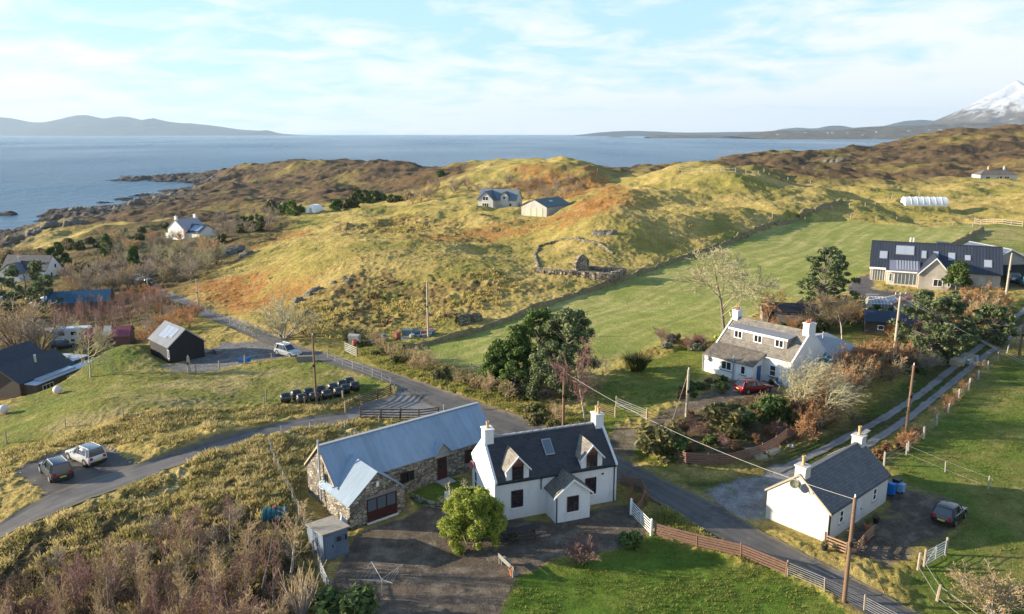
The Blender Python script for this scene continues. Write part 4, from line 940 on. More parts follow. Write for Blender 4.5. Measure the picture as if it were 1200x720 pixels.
# ------------------------------------------------------------------ house with the long dormer
BLUEP = plain('blue paint', (.04, .13, .30), .5)
def red_house():
    L, D, he, hr = 10.6, 7.2, 3.0, 5.95; B = B_RED
    r = root_of(B, 'white_house', 'white house with three chimneys and long slate dormer, a dark red car parked before it', 'house')
    # z is measured from the pad; the front faces the lower left
    m = MB(); shell(m, L, D, he, hr, z0=-1.0); m.build('wall', W_WHITE, r)
    m = MB(); chevron(m, .15, L-.15, 0, D, he, hr, .12, .15); ro = m.build('roof', SL_WARM, r)
    q = MB(); q.box(.2, L-.2, D/2-.14, D/2+.14, hr+.08, hr+.19); q.build('ridge_tiles', SL_WARM, ro)
    k = (hr-he)/(D/2)
    for x in (-.02, L-.18):
        m = MB(); m.prism([(-.15, he-.15*k), (D/2, hr+.0), (D+.15, he-.15*k), (D+.15, he-.15*k+.24), (D/2, hr+.29), (-.15, he-.15*k+.24)], 'x', x, x+.2); m.build('skew', W_WHITE, r)
    chimney(r, .45, D/2, hr-.9, hr+1.05, .8, 1.0, W_WHITE, 2, POTR, poth=.3); chimney(r, L-.45, D/2, hr-.9, hr+1.2, .8, 1.2, W_WHITE, 3, POTR, poth=.35); chimney(r, L-1.3, D*.8, he, hr+.6, .8, .8, W_WHITE, 0)
    # long dormer
    x0, x1 = 1.3, 9.0; y0 = 1.15; zf = he+k*y0; zt = zf+1.25; yb = 3.1
    q = MB(); q.prism([(y0, zf-.2), (y0, zt), (yb, zt+.15), (yb+.2, zf+.5)], 'x', x0, x1); dm = q.build('dormer', slate('hung slate', (.2, .19, .175), (.26, .24, .22), 1.2), r)
    q = MB(); q.prism([(y0-.25, zt-.02), (yb+.35, zt+.27), (yb+.35, zt+.36), (y0-.25, zt+.1)], 'x', x0-.2, x1+.2); q.build('dormer_roof', plain('grey felt roof', (.2, .21, .23), .7), dm)
    q = MB(); q.box(x0-.22, x1+.22, y0-.31, y0-.255, zt-.1, zt+.13); q.build('fascia', WHITEP, dm)
    FD = ((0, y0), (1, 0), (0, -1))
    for s in (2.4, 5.15, 8.0): window(dm, FD, s, zf+.12, 1.15, .98, WHITEP, GLASS, (2, 1), None, t=.1)
    # lean-to front extension: from x=-.1 to 6.9
    ex0, ex1, ed, ee = -.02, 6.9, 2.3, 2.15
    q = MB(); q.prism([(-ed, -1), (.05, -1), (.05, he-.05), (-ed, ee)], 'x', ex0, ex1); ex = q.build('front_extension', W_WHITE, r)
    q = MB(); kk = (he+.05-ee)/ed; q.prism([(-ed-.2, ee-.2*kk+.02), (.5, he+.12+.5*kk), (.5, he+.24+.5*kk), (-ed-.2, ee-.2*kk+.14)], 'x', ex0-.1, ex1+.12); q.build('extension_roof', SL_BROWN, ex)
    FE = ((0, -ed), (1, 0), (0, -1)); GS = plain('blue grey sill', (.12, .17, .26))
    window(ex, FE, 3.3, .85, 1.5, 1.15, WHITEP, GLASS, (2, 1), GS, t=.12); window(ex, FE, 5.6, .85, .7, 1.1, WHITEP, GLASS, (1, 1), GS, t=.1)
    q = MB(); q.tube((4.3, -ed-.12, -.8), (4.3, -ed-.12, 2.9), .08); q.build('flue', GALV, ex)
    dish(ex, (.7, -ed-.03, 1.75), (-.3, -1, .25), .33, plain('mid grey dish', (.3, .3, .3), .5), BLACKP)
    FX = ((ex1, -ed), (0, 1), (1, 0)); q = MB(); q.obox(FX, .85, 1.65, .0, 2.0, -.02, .04); d = q.build('door', BLUEP, ex); q = MB(); q.obox(FX, 1.5, 1.56, .95, 1.1, .03, .09); q.build('handle', LEAD, d)
    F = face('f', L, D); window(r, F, 8.1, .8, .85, 1.35, WHITEP, GLASS, (1, 2), GS, t=.09)
    pipe(r, [(L-.2, -.1, he-.1), (L-.2, -.06, -.5)], .05, WHITEP); pipe(r, [(7.0, -.22, he-.05), (L-.1, -.22, he-.05)], .055, WHITEP, 'gutter'); pipe(ex, [(-.05, -ed-.08, ee-.1), (-.05, -ed-.08, -.6)], .05, plain('grey pipe', (.5, .5, .48)))
    # rear extension beyond the right gable
    rx0, rx1, ry0, ry1 = L+.02-2, L+2.6, D*.62, D+6.2
    q = MB(); q.prism([(4.0, -1), (L+.8, -1), (L+.8, 2.5), (4.0, 2.5)], 'y', D-.1, D+6.0); re_ = q.build('rear_extension', W_WHITE, r)
    q = MB(); q.prism([(3.9, 2.505), (L+1.1, 2.505), (L+.95, 2.7), (7.4, 3.7), (3.9, 2.7)], 'y', D-.2, D+6.3); q.build('rear_roof', plain('grey flat roof', (.3, .31, .32), .7, .2), re_)
    q = MB(); q.prism([(L, 2.0), (L+1.4, 2.0), (L+1.4, 2.3), (L, 2.75)], 'y', D-1.2, D+.8); q.build('porch_roof', plain('teal roof edge', (.04, .2, .26), .5), re_)
    q = MB(); q.box(L-.02, L+1.3, D-1.1, D+.7, -1, 1.99); q.build('side_porch', W_WHITE, re_)
    FR = ((L+.8, D), (0, 1), (1, 0)); window(re_, FR, 3.2, 1.0, .8, .8, plain('dark frame', (.05, .06, .07)), GLASS)
    pipe(re_, [(8.4, D+3.4, 3.2), (8.4, D+3.4, 4.5)], .09, GALV, 'flue')
red_house()
# ------------------------------------------------------------------ long modern house
PV = glassy('blue grey solar glass', (.16, .22, .32), .12); RL = glassy('pale rooflight glass', (.32, .36, .42), .12)
def modern():
    L, D, he, hr = 20.5, 8.5, 2.6, 6.6; B = B_MOD
    r = root_of(B, 'modern_house', 'long timber clad house with dark seamed roof, rooflights and glazed front on the right', 'house')
    q = MB(); shell(q, L, D, he, hr, z0=-1.5); q.build('wall', TIMBER, r)
    q = MB(); chevron(q, -.25, L+.25, 0, D, he, hr, .14, .3); ro = q.build('roof', DKROOF, r)
    q = MB(); q.box(-.3, L+.3, D/2-.15, D/2+.15, hr+.13, hr+.22); q.build('ridge_cap', plain('dark ridge', (.04, .045, .06)), ro)
    q = MB(); q.box(-.27, L*.5, -.38, -.31, he-.5, he-.14); q.build('fascia', WHITEP, ro)
    for (x, w, f0, f1, n, nm) in ((1.9, 1.3, .3, .6, 1, 'skylight'), (5.4, 3.0, .5, .86, 2, 'solar_panel'), (8.5, .8, .4, .7, 1, 'skylight'), (10.4, .8, .4, .7, 1, 'skylight'), (12.9, 1.1, .38, .68, 1, 'skylight'), (15.4, .9, .42, .62, 1, 'skylight'), (18.5, 1.2, .2, .48, 1, 'skylight')):
        skylight(r, x, w, D, he, hr, f0, f1, LEAD, RL, name=nm, nx=n)
    q = MB(); q.lathe([(.32, 0), (.3, .2), (.1, .3)], 14, Matrix.Translation((3.9, .75, he+.75))); q.build('roof_dome', RL, r, smooth=True)
    for dx in (0, .5): pipe(r, [(6.2+dx, D/2+.3, hr-.2), (6.2+dx, D/2+.3, hr+1.0)], .16, plain('pale flue', (.7, .7, .68), .5), 'flue')
    q = MB(); q.box(10.5, 12.5, D/2+.6, D/2+2.2, hr-1.4, hr+.35); q.build('rear_dormer', DKROOF, r)
    F = face('f', L, D)
    window(r, F, 1.4, -.1, 2.2, 2.3, plain('cream frame', (.62, .56, .46), .6), GLASSB, (5, 1), None, name='glazed_wall', t=.12)
    # sun room with glass and slatted roof
    sx0, sx1, sd = 2.7, 7.9, 2.6
    q = MB(); q.prism([(-sd, -1.5), (.05, -1.5), (.05, 3.2), (-sd, 2.35)], 'x', sx0, sx1); su = q.build('sun_room', plain('cream cladding', (.60, .54, .44), .7), r)
    q = MB(); kk = .85/sd; q.prism([(-sd-.35, 2.28), (1.2, 3.65), (1.2, 3.82), (-sd-.35, 2.45)], 'x', sx0-.3, sx1+.1); sr = q.build('sun_room_roof', DKROOF, su)
    q = MB(); q.box(sx0-.32, sx1+.1, -sd-.42, -sd-.36, 2.2, 2.45); q.build('fascia', WHITEP, sr)
    PG = plain('lilac grey glazing', (.2, .2, .25), .25, .1); q = MB(); slope_panel(q, sx0+.3, sx1-.1, -sd-.2, 2.46, 1.0, 3.72, .01, .08); gp = q.build('roof_glazing', PG, sr)
    for k in range(8):
        q = MB(); a = sx0+1.4+k*.46
        slope_panel(q, a, a+.24, -sd+.3, 2.62, .95, 3.72, .082, .12); q.build('roof_slat', GALV, gp)
    FS = ((0, -sd), (1, 0), (0, -1)); window(su, FS, 5.7, -.05, 3.7, 2.1, plain('cream frame', (.62, .56, .46)), GLASSB, (6, 1), None, name='glazed_wall', t=.12); window(su, FS, 3.3, .5, .5, 1.4, WHITEP, GLASSB)
    # cross gable towards the camera
    gx0, gx1, gy = 7.7, 12.5, -4.2; ge, gr = 2.5, 5.2
    q = MB(); q.prism([(gx0, -1.5), (gx1, -1.5), (gx1, ge-.02), ((gx0+gx1)/2, gr-.02), (gx0, ge-.02)], 'y', gy, 2.0); cg = q.build('cross_wing', TIMBER, r)
    q = MB(); chevron(q, gy-.3, 3.0, gx0, gx1, ge, gr, .14, .3, 'y'); wr = q.build('wing_roof', DKROOFY, cg)
    q = MB(); kk = (gr-ge)/((gx1-gx0)/2); m = (gx0+gx1)/2; q.prism([(gx0-.3, ge-.3*kk-.08), (m, gr-.08), (gx1+.3, ge-.3*kk-.08), (gx1+.3, ge-.3*kk+.16), (m, gr+.17), (gx0-.3, ge-.3*kk+.16)], 'y', gy-.36, gy-.305); q.build('bargeboard', WHITEP, wr)
    FG = ((0, gy), (1, 0), (0, -1)); window(cg, FG, gx0+3.0, .35, 1.5, 1.3, WHITEP, GLASS, (2, 1), t=.09); window(cg, FG, gx0+4.7, .4, .5, 1.2, WHITEP, GLASS)
    q = MB(); slope_panel_y = None
    for a, b in ((-2.6, -1.4),):
        k2 = (gr-ge)/((gx1-gx0)/2); v = []
        for lift in (.13, .22):
            for yy_ in (a, b):
                for xx in (m+.6, m+1.6): v.append((xx, yy_, gr-(xx-m)*k2+lift))
        q.add(v, [(0, 2, 3, 1), (4, 5, 7, 6), (0, 1, 5, 4), (2, 6, 7, 3), (0, 4, 6, 2), (1, 3, 7, 5)])
    q.build('wing_skylight', RL, wr)
    FR = face('r', L, D); window(r, FR, 3.2, 2.2, .9, 1.5, BLUEP, GLASS)
modern()
def open_barn():
    L, D, he, hr = 9.5, 10., 3.4, 5.6; B = B_OPEN
    r = root_of(B, 'open_barn', 'open fronted timber shed with shallow dark metal roof at the right edge', 'barn')
    G = ribbed('grey shed cladding', (.34, .33, .31), .2, .8, axis=3, var=.2)
    q = MB()
    q.box(0, .15, 0, D, -1, he); q.box(L-.15, L, 0, D, -1, he); q.box(.15, L-.15, D-.15, D, -1, he); q.build('wall', G, r)
    q = MB(); q.prism([(0, he-.5), (L, he-.5), (L, he-.02), (L/2, hr-.02), (0, he-.02)], 'y', 0, .12); q.build('gable', G, r)
    for x in (.2, L/2, L-.4): p = MB(); p.box(x, x+.2, .0, .2, -1, he-.5); p.build('post', G, r)
    q = MB(); chevron(q, -.4, D+.3, 0, L, he, hr, .12, .4, 'y'); ro = q.build('roof', ribbed('blue grey shed roof', (.12, .15, .20), .25, .45, axis=1), r)
    q = MB(); q.box(L/2-.18, L/2+.18, -.42, D+.32, hr+.09, hr+.18); q.build('ridge_cap', GALV, ro)
    q = MB(); k = (hr-he)/(L/2); q.prism([(-.4, he-.4*k-.05), (L/2, hr-.05), (L+.4, he-.4*k-.05), (L+.4, he-.4*k+.15), (L/2, hr+.15), (-.4, he-.4*k+.15)], 'y', -.46, -.405); q.build('bargeboard', WHITEP, ro)
open_barn()
def simple_shed(B, name, label, cat, L, D, he, hr, wm, rm, axis='x', wins=(), z0=-1., extra=None, group=None, oe=.2, door=None, t=.1):
    r = root_of(B, name, label, cat, group)
    q = MB(); shell(q, L, D, he, hr, axis, z0=z0); q.build('wall', wm, r)
    q = MB()
    if axis == 'x': chevron(q, -.15, L+.15, 0, D, he, hr, t, oe)
    else: chevron(q, -.15, D+.15, 0, L, he, hr, t, oe, 'y')
    q.build('roof', rm, r)
    for (f, s, z, w, h, *b) in wins: window(r, face(f, L, D), s, z, w, h, b[1] if len(b) > 1 else WHITEP, GLASS, b[0] if b else (1, 1), t=min(.1, w*.12))
    if door: f, s, w, h, m = door; q = MB(); q.obox(face(f, L, D), s-w/2, s+w/2, 0, h, -.02, .05); q.build('door', m, r)
    if extra: extra(r)
    return r
GREYW = rubble('grey shed stone', (.28, .26, .23), (.36, .33, .29), (.16, .15, .13), 3)
simple_shed(B_LOW, 'outbuilding', 'low black roofed stone outbuilding behind the three chimney house', 'shed', 8, 3.5, 1.7, 2.6, GREYW, plain('black felt roof', (.02, .022, .028), .6), wins=(), door=('f', 1.2, .9, 1.6, BLACKP))
simple_shed(B_LOWB, 'outbuilding', 'dark roofed shed among bushes below the greenhouse', 'shed', 7, 4, 1.8, 2.9, plain('dark shed boards', (.05, .045, .04)), plain('dark blue felt', (.03, .045, .075), .5), wins=(('f', 2, .6, .8, .7), ('f', 5, .6, .8, .7)))
simple_shed(B_REDR, 'garden_shed', 'grey boarded shed with rusty red metal roof in front of the long modern house', 'shed', 4.2, 5.5, 2.1, 3.3, TIMBER, ribbed('rusty red sheet', (.36, .10, .06), .2, .6, stain=(.18, .07, .05)), 'y')
def greenhouse():
    B = B_GREEN; r = root_of(B, 'greenhouse', 'low glass greenhouse between garden bushes in front of the modern house', 'greenhouse'); L, D, he, hr = 4, 3, 1.3, 2.1
    gl = NT('greenhouse glass'); gl.set(Base_Color=(.45, .5, .55), Roughness=.15, Alpha=.6); 
    q = MB(); shell(q, L, D, he, hr, z0=-.6); q.build('glazing', gl.mat, r)
    q = MB()
    for k in range(9): x = L*k/8; q.tube((x, -.03, -.3), (x, -.03, he), .035, n=4); q.tube((x, -.03, he), (x, D/2, hr+.03), .035, n=4); q.tube((x, D/2, hr+.03), (x, D+.03, he), .035, n=4)
    q.tube((0, D/2, hr+.04), (L, D/2, hr+.04), .05); q.tube((0, -.04, he), (L, -.04, he), .05); q.build('glazing_bars', WHITEP, r)
greenhouse()
def polytunnel(B, L, Rr, label, ang=None, col=(.72, .74, .74)):
    r = root_of(B, 'polytunnel', label, 'polytunnel')
    n = 12; pr = [(Rr-Rr*math.cos(math.pi*k/n), Rr*1.05*math.sin(math.pi*k/n)+.4) for k in range(n+1)]
    pr = [(0, -.8)]+pr+[(2*Rr, -.8)]
    q = MB(); q.prism(pr, 'x', 0, L); q.build('cover', plain('milky polythene %.2f' % col[0], col, .35, .12, 1.2), r, smooth=True)
    for k in range(1, 7):
        h = MB(); x = L*k/7; P_ = [(x, a, b+.02) for a, b in pr[1:-1]]; P_ = [(x, Rr+(a-Rr)*1.01, b*1.01) for _, a, b in P_]; h.path(P_, .05, 4); h.build('hoop', WHITEP, r)
    q = MB(); q.box(-.05, -.01, Rr-.6, Rr+.6, 0, 1.9); q.build('door', plain('tunnel door', (.4, .42, .42)), r)
polytunnel((*at3(370, 250), 70), 6, 2.6, 'small white dome tunnel among the distant bushes left of the hill', col=(.8, .82, .84))
polytunnel(B_POLY, 13, 2.2, 'long pale polytunnel in the rough field below the white bungalow')
def bungalow():
    B = B_BUNG; L, D, he, hr = 15.5, 7, 2.7, 4.9
    r = root_of(B, 'white_bungalow', 'distant white bungalow with hipped brown-grey roof and two chimneys at the moor foot', 'house')
    q = MB(); q.box(0, L, 0, D, -2, he); q.build('wall', W_CREAM, r)
    q = MB(); o = .35; q.add([(-o, -o, he), (L+o, -o, he), (L+o, D+o, he), (-o, D+o, he), (D/2, D/2, hr), (L-D/2, D/2, hr)], [(0, 1, 5, 4), (1, 2, 5), (2, 3, 4, 5), (3, 0, 4), (3, 2, 1, 0)]); q.build('roof', SL_BROWN, r)
    chimney(r, 5.0, D/2, hr-.6, hr+1.2, .7, .9, POT, 1, POT); chimney(r, 11.6, D/2, hr-.6, hr+1.2, .7, .9, W_CREAM, 1, POT)
    F = face('f', L, D)
    for s, w in ((3.3, 1.9), (11.2, 2.2)): window(r, F, s, .8, w, 1.3, WHITEP, GLASS, (2, 1), t=.1)
    window(r, F, 7.5, .9, .7, 1.1, WHITEP, GLASS); q = MB(); q.obox(F, 8.3, 9.2, 0, 2.0, -.02, .05); q.build('door', REDW, r)
bungalow()
def far_house():
    B = B_FARH; r = root_of(B, 'white_house', 'distant white gabled house with blue-grey roof beside the dark green barn', 'house')
    RB = ribbed('blue grey roof', (.14, .18, .23), .3, .5); RBY = ribbed('blue grey roof across', (.07, .10, .14), .3, .5, axis=1)
    L, D, he, hr = 15, 7, 3.2, 6.6
    q = MB(); shell(q, L, D, he, hr, z0=-2); q.build('wall', W_CREAM, r); q = MB(); chevron(q, -.3, L+.3, 0, D, he, hr, .15, .35); q.build('roof', RB, r)
    q = MB(); q.prism([(1.2, -2), (7.2, -2), (7.2, 3.3), (4.2, 6.2), (1.2, 3.3)], 'y', -3.5, 2); g = q.build('front_wing', W_CREAM, r); q = MB(); chevron(q, -3.9, 3.2, 1.2, 7.2, 3.3, 6.3, .15, .35, 'y'); q.build('wing_roof', RBY, g)
    FG = ((0, -3.5), (1, 0), (0, -1)); window(g, FG, 4.2, .3, 2.8, 1.8, WHITEP, GLASS, (3, 1), t=.15); window(g, FG, 4.2, 2.9, 2.4, 1.6, WHITEP, GLASS, (2, 1), t=.15)
    q = MB(); q.prism([(9.0, 1), (12, 1), (12, 4.6), (10.5, 5.8), (9, 4.6)], 'y', -.4, 2); d = q.build('dormer', W_CREAM, r); q = MB(); chevron(q, -.7, 3, 9, 12, 4.6, 6.0, .12, .25, 'y'); q.build('dormer_roof', RBY, d)
    F = face('f', L, D); window(d, face('f', L, D, .4), 10.5, 3.2, 1.2, 1.3, WHITEP, GLASS, t=.14)
    for s in (9.2, 12.8): window(r, F, s, .6, 1.2, 1.4, WHITEP, GLASS, t=.14)
    FR = face('r', L, D); window(r, FR, 3.5, .6, 1.4, 1.6, WHITEP, GLASS, t=.14)
far_house()
def green_barn():
    B = B_FARB; L, D, he, hr = 9.5, 15, 3.0, 5.2
    def ex(r):
        for s in (2.6, 4.8, 7.0): q = MB(); q.obox(face('f', L, D), s-1.0, s+1.0, 0, 2.7, -.02, .07); q.build('door', plain('cream doors', (.46, .46, .36), .7), r)
        m = MB(); k = (hr-he)/(L/2)
        v = []
        for lift in (.12, .2):
            for y_ in (6., 8.):
                for x_ in (6.4, 7.0): v.append((x_, y_, hr-(x_-L/2)*k+lift))
        m.add(v, [(0, 2, 3, 1), (4, 5, 7, 6), (0, 1, 5, 4), (2, 6, 7, 3), (0, 4, 6, 2), (1, 3, 7, 5)]); m.build('skylight', RL, r)
    simple_shed(B, 'field_barn', 'distant pale boarded barn with dark teal metal roof on the hillside', 'barn', L, D, he, hr, ribbed('pale grey boards', (.46, .44, .40), .3, .8, axis=3), ribbed('teal sheet roof', (.03, .085, .10), .4, .5, axis=1), 'y', extra=ex, z0=-2)
green_barn()
def left_house():
    B = B_LEFTH; r = root_of(B, 'white_house', 'distant white gabled house with dark roof among scrub near the shore', 'house'); L, D, he, hr = 9., 10, 4.2, 7.6
    q = MB(); shell(q, L, D, he, hr, 'y', z0=-2); q.build('wall', W_WHITE, r); q = MB(); chevron(q, -.2, D+.2, 0, L, he, hr, .15, .3, 'y'); q.build('roof', plain('pale slate', (.3, .31, .34), .5), r)
    q = MB(); q.prism([(1.2, 0), (9.5, 0), (9.5, 3.0), (5.3, 5.6), (1.2, 3.0)], 'x', L-1, L+7); w = q.build('wing', W_WHITE, r)
    q = MB(); chevron(q, L-1.5, L+7.3, 1.2, 9.5, 3.0, 5.7, .15, .35); q.build('wing_roof', plain('dark blue slate', (.03, .045, .075), .5), w)
    chimney(r, L/2, .6, hr-1, hr+1.4, 1.2, .8, W_WHITE, 2, POT, potax='x'); chimney(r, L/2, D-.6, hr-1, hr+1.4, 1.2, .8, W_WHITE, 2, POT, potax='x')
    F = face('f', L, D); FL = face('l', L, D)
    for s in (2.6, 6.4): window(r, F, s, .8, 1.0, 1.5, WHITEP, GLASS, t=.12); 
    for s in (2, 5, 8): window(r, FL, s, .8, .9, 1.4, WHITEP, GLASS, t=.12); window(r, FL, s, 2.9, .8, 1.0, WHITEP, GLASS, t=.12)
    q = MB(); q.box(-2.2, -.02, .5, D-1, -2, 2.4); c = q.build('sun_room', WHITEP, r); q = MB(); q.prism([(-2.4, 2.41), (0, 2.41), (0, 3.1)], 'y', .3, D-.8); q.build('sun_room_roof', GLASSB, c)
    q = MB(); slope_panel(q, L+1, L+6, 1.8, 3.6, 4.6, 5.35, .16, .22); q.build('solar_panel', PV, w)
left_house()
def black_shed():
    B = B_BLACK; L, D, he, hr = 5.1, 7.0, 2.5, 4.6
    def ex(r):
        m = L/2; k = (hr-he)/(L/2)
        for side, a, b, y0, y1, mm in ((-1, .35, 1.9, 1.0, 5.0, PV), (1, .3, .7, .6, 6.4, RL)):
            for j in range(3 if side < 0 else 1):
                q = MB(); v = []; ya = y0+(y1-y0)*j/(3 if side < 0 else 1)+.03; yb = y0+(y1-y0)*(j+1)/(3 if side < 0 else 1)-.03
                for lift in (.11, .18):
                    for y_ in (ya, yb):
                        for d in (a, b+(.0 if j else -.35)): v.append((m+side*d, y_, hr-d*k+lift))
                q.add(v, [(0, 2, 3, 1), (4, 5, 7, 6), (0, 1, 5, 4), (2, 6, 7, 3), (0, 4, 6, 2), (1, 3, 7, 5)]); q.build('solar_panel', plain('solar sheen', (.26, .30, .37), .2) if side < 0 else RL, r)
        q = MB(); q.prism([(-.3, he-.3*k-.05), (m, hr-.05), (L+.3, he-.3*k-.05), (L+.3, he-.3*k+.12), (m, hr+.13), (-.3, he-.3*k+.12)], 'y', -.22, -.16); q.build('bargeboard', LEAD, r)
    simple_shed(B, 'black_shed', 'black gabled timber shed with solar panels on its grey roof at the left', 'shed', L, D, he, hr, ribbed('black stained boards', (.022, .021, .022), .18, .8, axis=3), ribbed('grey seam roof', (.16, .17, .19), .45, .45, axis=1), 'y', wins=(('l', 6.8, .7, .5, 1.3),), extra=ex, z0=-1.5)
black_shed()
def dark_house():
    B = B_DARK; r = root_of(B, 'dark_bungalow', 'low dark roofed bungalow with flat blue-lit rooflights sunk behind the paddock at far left', 'house')
    DR = slate('blue black slate', (.03, .036, .05), (.045, .05, .065)); WT = plain('brown boarding', (.10, .075, .06), .8); FR_ = plain('pale blue grey membrane', (.42, .5, .6), .45, .08)
    q = MB(); shell(q, 9.5, 6, 2.4, 4.2, z0=-2); q.build('wall', WT, r); q = MB(); chevron(q, -.4, 9.9, 0, 6, 2.4, 4.2, .14, .4); q.build('roof', DR, r)
    q = MB(); shell(q, 9, 6, 2.5, 4.6, z0=-2, x0=2.5, y0=6.1); w = q.build('rear_range', WT, r); q = MB(); chevron(q, 2.1, 11.9, 6.1, 12.1, 2.5, 4.6, .14, .4); q.build('rear_roof', DR, w)
    q = MB(); q.box(.6, 13.2, -2.2, -.02, -2, 2.0); e = q.build('flat_extension', WT, r); q = MB(); q.box(.4, 13.4, -2.4, -.42, 2.005, 2.12); q.build('flat_roof', FR_, e)
    q = MB(); q.box(1.8, 8.2, -1.9, -.7, 2.125, 2.4); q.build('rooflight', RL, e)
    q = MB(); q.box(10.3, 14.5, 1.5, 5.5, -2, 2.0); e2 = q.build('side_extension', WT, r); q = MB(); q.box(10.1, 14.7, 1.3, 5.7, 2.005, 2.1); q.build('flat_roof', FR_, e2); q = MB(); q.box(10.5, 12.2, 2.5, 4.5, 2.105, 2.4); q.build('rooflight', RL, e2)
    pipe(r, [(5.2, 2.0, 3.2), (5.2, 2.0, 4.8)], .18, plain('steel flue', (.55, .55, .53), .4, metal=.4), 'flue')
    for s in (2.5, 7, 11): window(e, ((0, -2.2), (1, 0), (0, -1)), s, .4, 1.9, 1.2, WHITEP, GLASS, (3, 1))
dark_house()
simple_shed(B_REDS, 'long_shed', 'long low shed with faded crimson sheet roof behind the dark bungalow', 'shed', 6.8, 4.5, 1.6, 2.7, plain('brown shed wall', (.12, .07, .06)), ribbed('crimson sheet', (.21, .045, .065), .25, .6), extra=lambda r: (lambda q: (slope_panel(q, 2.9, 4.0, .0, 1.75, 2.2, 2.86, .11, .17), q.build('roof_patch', plain('pale sheet', (.45, .42, .42)), r)))(MB()))
simple_shed(B_BLUE, 'long_barn', 'long low barn with deep blue sheet roof behind a row of bare saplings', 'barn', 12.2, 6, 2.2, 4.2, plain('rust brown wall', (.16, .10, .08)), ribbed('deep blue sheet', (.025, .10, .17), .3, .5))
def pink_cabin():
    B = B_PINK; r = root_of(B, 'pink_cabin', 'small pale pink cabin with white roof at the end of the blue roofed barn', 'cabin'); L, D = 3.6, 5
    q = MB(); q.prism([(0, -1.5), (L, -1.5), (L, 2.3), (L/2, 2.75), (0, 2.3)], 'y', 0, D); q.build('wall', harl('pale pink harl', (.72, .6, .55)), r)
    q = MB(); chevron(q, -.15, D+.15, 0, L, 2.3, 2.8, .08, .12, 'y'); q.build('roof', plain('white sheet roof', (.6, .62, .64), .5), r)
    F = face('f', L, D); window(r, F, 2.2, 1.0, 1.3, .7, WHITEP, GLASS, (3, 1)); window(r, F, .9, 1.0, .4, .8, WHITEP, GLASS)
    pipe(r, [(1.1, 1.2, 2.6), (1.1, 1.2, 3.6)], .09, BLACKP, 'flue'); q = MB(); q.box(.2, 2.4, -1.2, -.02, -1.5, -.1); q.build('step', plain('timber step', (.3, .22, .15)), r)
pink_cabin()
def white_left():
    B = B_WHITE; r = root_of(B, 'white_house', 'white house with blue-black slate roof and pale chimney at the far left edge behind pines', 'house'); L, D, he, hr = 13., 7, 3.0, 6.6
    DR = MATS['blue black slate']
    q = MB(); shell(q, L, D, he, hr, z0=-2.5); q.build('wall', W_WHITE, r); q = MB(); chevron(q, -.1, L+.1, 0, D, he, hr, .14, .25); q.build('roof', DR, r)
    q = MB(); q.prism([(1.5, -2.5), (7.5, -2.5), (7.5, 2.7), (4.5, 4.9), (1.5, 2.7)], 'y', -3, 1.5); w = q.build('front_wing', W_WHITE, r); q = MB(); chevron(q, -3.3, 3, 1.5, 7.5, 2.7, 5.0, .14, .3, 'y'); q.build('wing_roof', plain('slate grey wing roof', (.12, .14, .17), .5), w)
    chimney(r, 4.5, 1.8, 4, 6.6, .6, .6, W_CREAM, 1, POT); FR_ = face('r', L, D); window(r, FR_, 2.2, .8, .9, 1.4, WHITEP, GLASS); window(r, FR_, 4.2, 3.1, .9, 1.2, WHITEP, GLASS)
white_left()
# ------------------------------------------------------------------ vegetation kit
def seg_mesh(name, S, mat, parent=None, sides=3, link=True):
    """S: (n,8) array of x0 y0 z0 r0 x1 y1 z1 r1 -> tapered prisms in one mesh"""
    S = np.asarray(S, float); a = S[:, 0:3]; b = S[:, 4:7]; d = b-a; d /= np.linalg.norm(d, axis=1)[:, None]+1e-9
    up = np.where(np.abs(d[:, 2:3]) > .9, np.array([[1., 0, 0]]), np.array([[0, 0, 1.]])); u = np.cross(d, up); u /= np.linalg.norm(u, axis=1)[:, None]; v = np.cross(d, u)
    n = len(S); k = sides; t = np.arange(k)*2*np.pi/k
    ring = u[:, None]*np.cos(t)[None, :, None]+v[:, None]*np.sin(t)[None, :, None]
    V = np.concatenate([a[:, None]+ring*S[:, 3][:, None, None], b[:, None]+ring*S[:, 7][:, None, None]], 1).reshape(-1, 3)
    base_ = (np.arange(n)*2*k)[:, None]
    F = np.concatenate([np.stack([base_[:, 0]+i, base_[:, 0]+(i+1) % k, base_[:, 0]+k+(i+1) % k, base_[:, 0]+k+i], 1) for i in range(k)])
    return np_mesh(name, V, F, mat, parent, link=link)
def grow(rng, p, d, L, r, lvl, out, P):
    """recursive branching"""
    n = P['seg'][lvl]; step = L/n; pts_ = [(p, r)]
    for i in range(n):
        d = d+rng.normal(0, P['wob'][lvl], 3)+np.array([P.get('wind', 0)*(.3+lvl*.3), 0, P['up'][lvl]]); d = d/np.linalg.norm(d)
        q = p+d*step; rr = r*(1-.75*(i+1)/n) if lvl < 3 else r*.6
        out[min(lvl, 1) if r > P['tw'] else 1].append((*p, r*(1-.75*i/n), *q, max(rr, P['rmin'])))
        p = q; pts_.append((p.copy(), rr, d.copy()))
    if lvl+1 >= len(P['seg']): return
    k = P['kids'][lvl]
    for j in range(k):
        f = P['from'][lvl]+(1-P['from'][lvl])*(j+rng.rand())/k; x = f*n; i = min(int(x), n-1); t = x-i
        a = np.array(pts_[i][0]); b = np.array(pts_[i+1][0]); pos_ = a*(1-t)+b*t; dd = pts_[i+1][2]
        ax = rng.normal(0, 1, 3); ax -= ax.dot(dd)*dd; ax /= np.linalg.norm(ax)+1e-9; an = R(P['ang'][lvl])*(.7+.6*rng.rand())
        nd = dd*math.cos(an)+ax*math.sin(an)
        grow(rng, pos_, nd, L*P['len'][lvl]*(1.15-.6*f)*(.75+.5*rng.rand()), max(r*P['rr'][lvl]*(1-.5*f), P['rmin']), lvl+1, out, P)
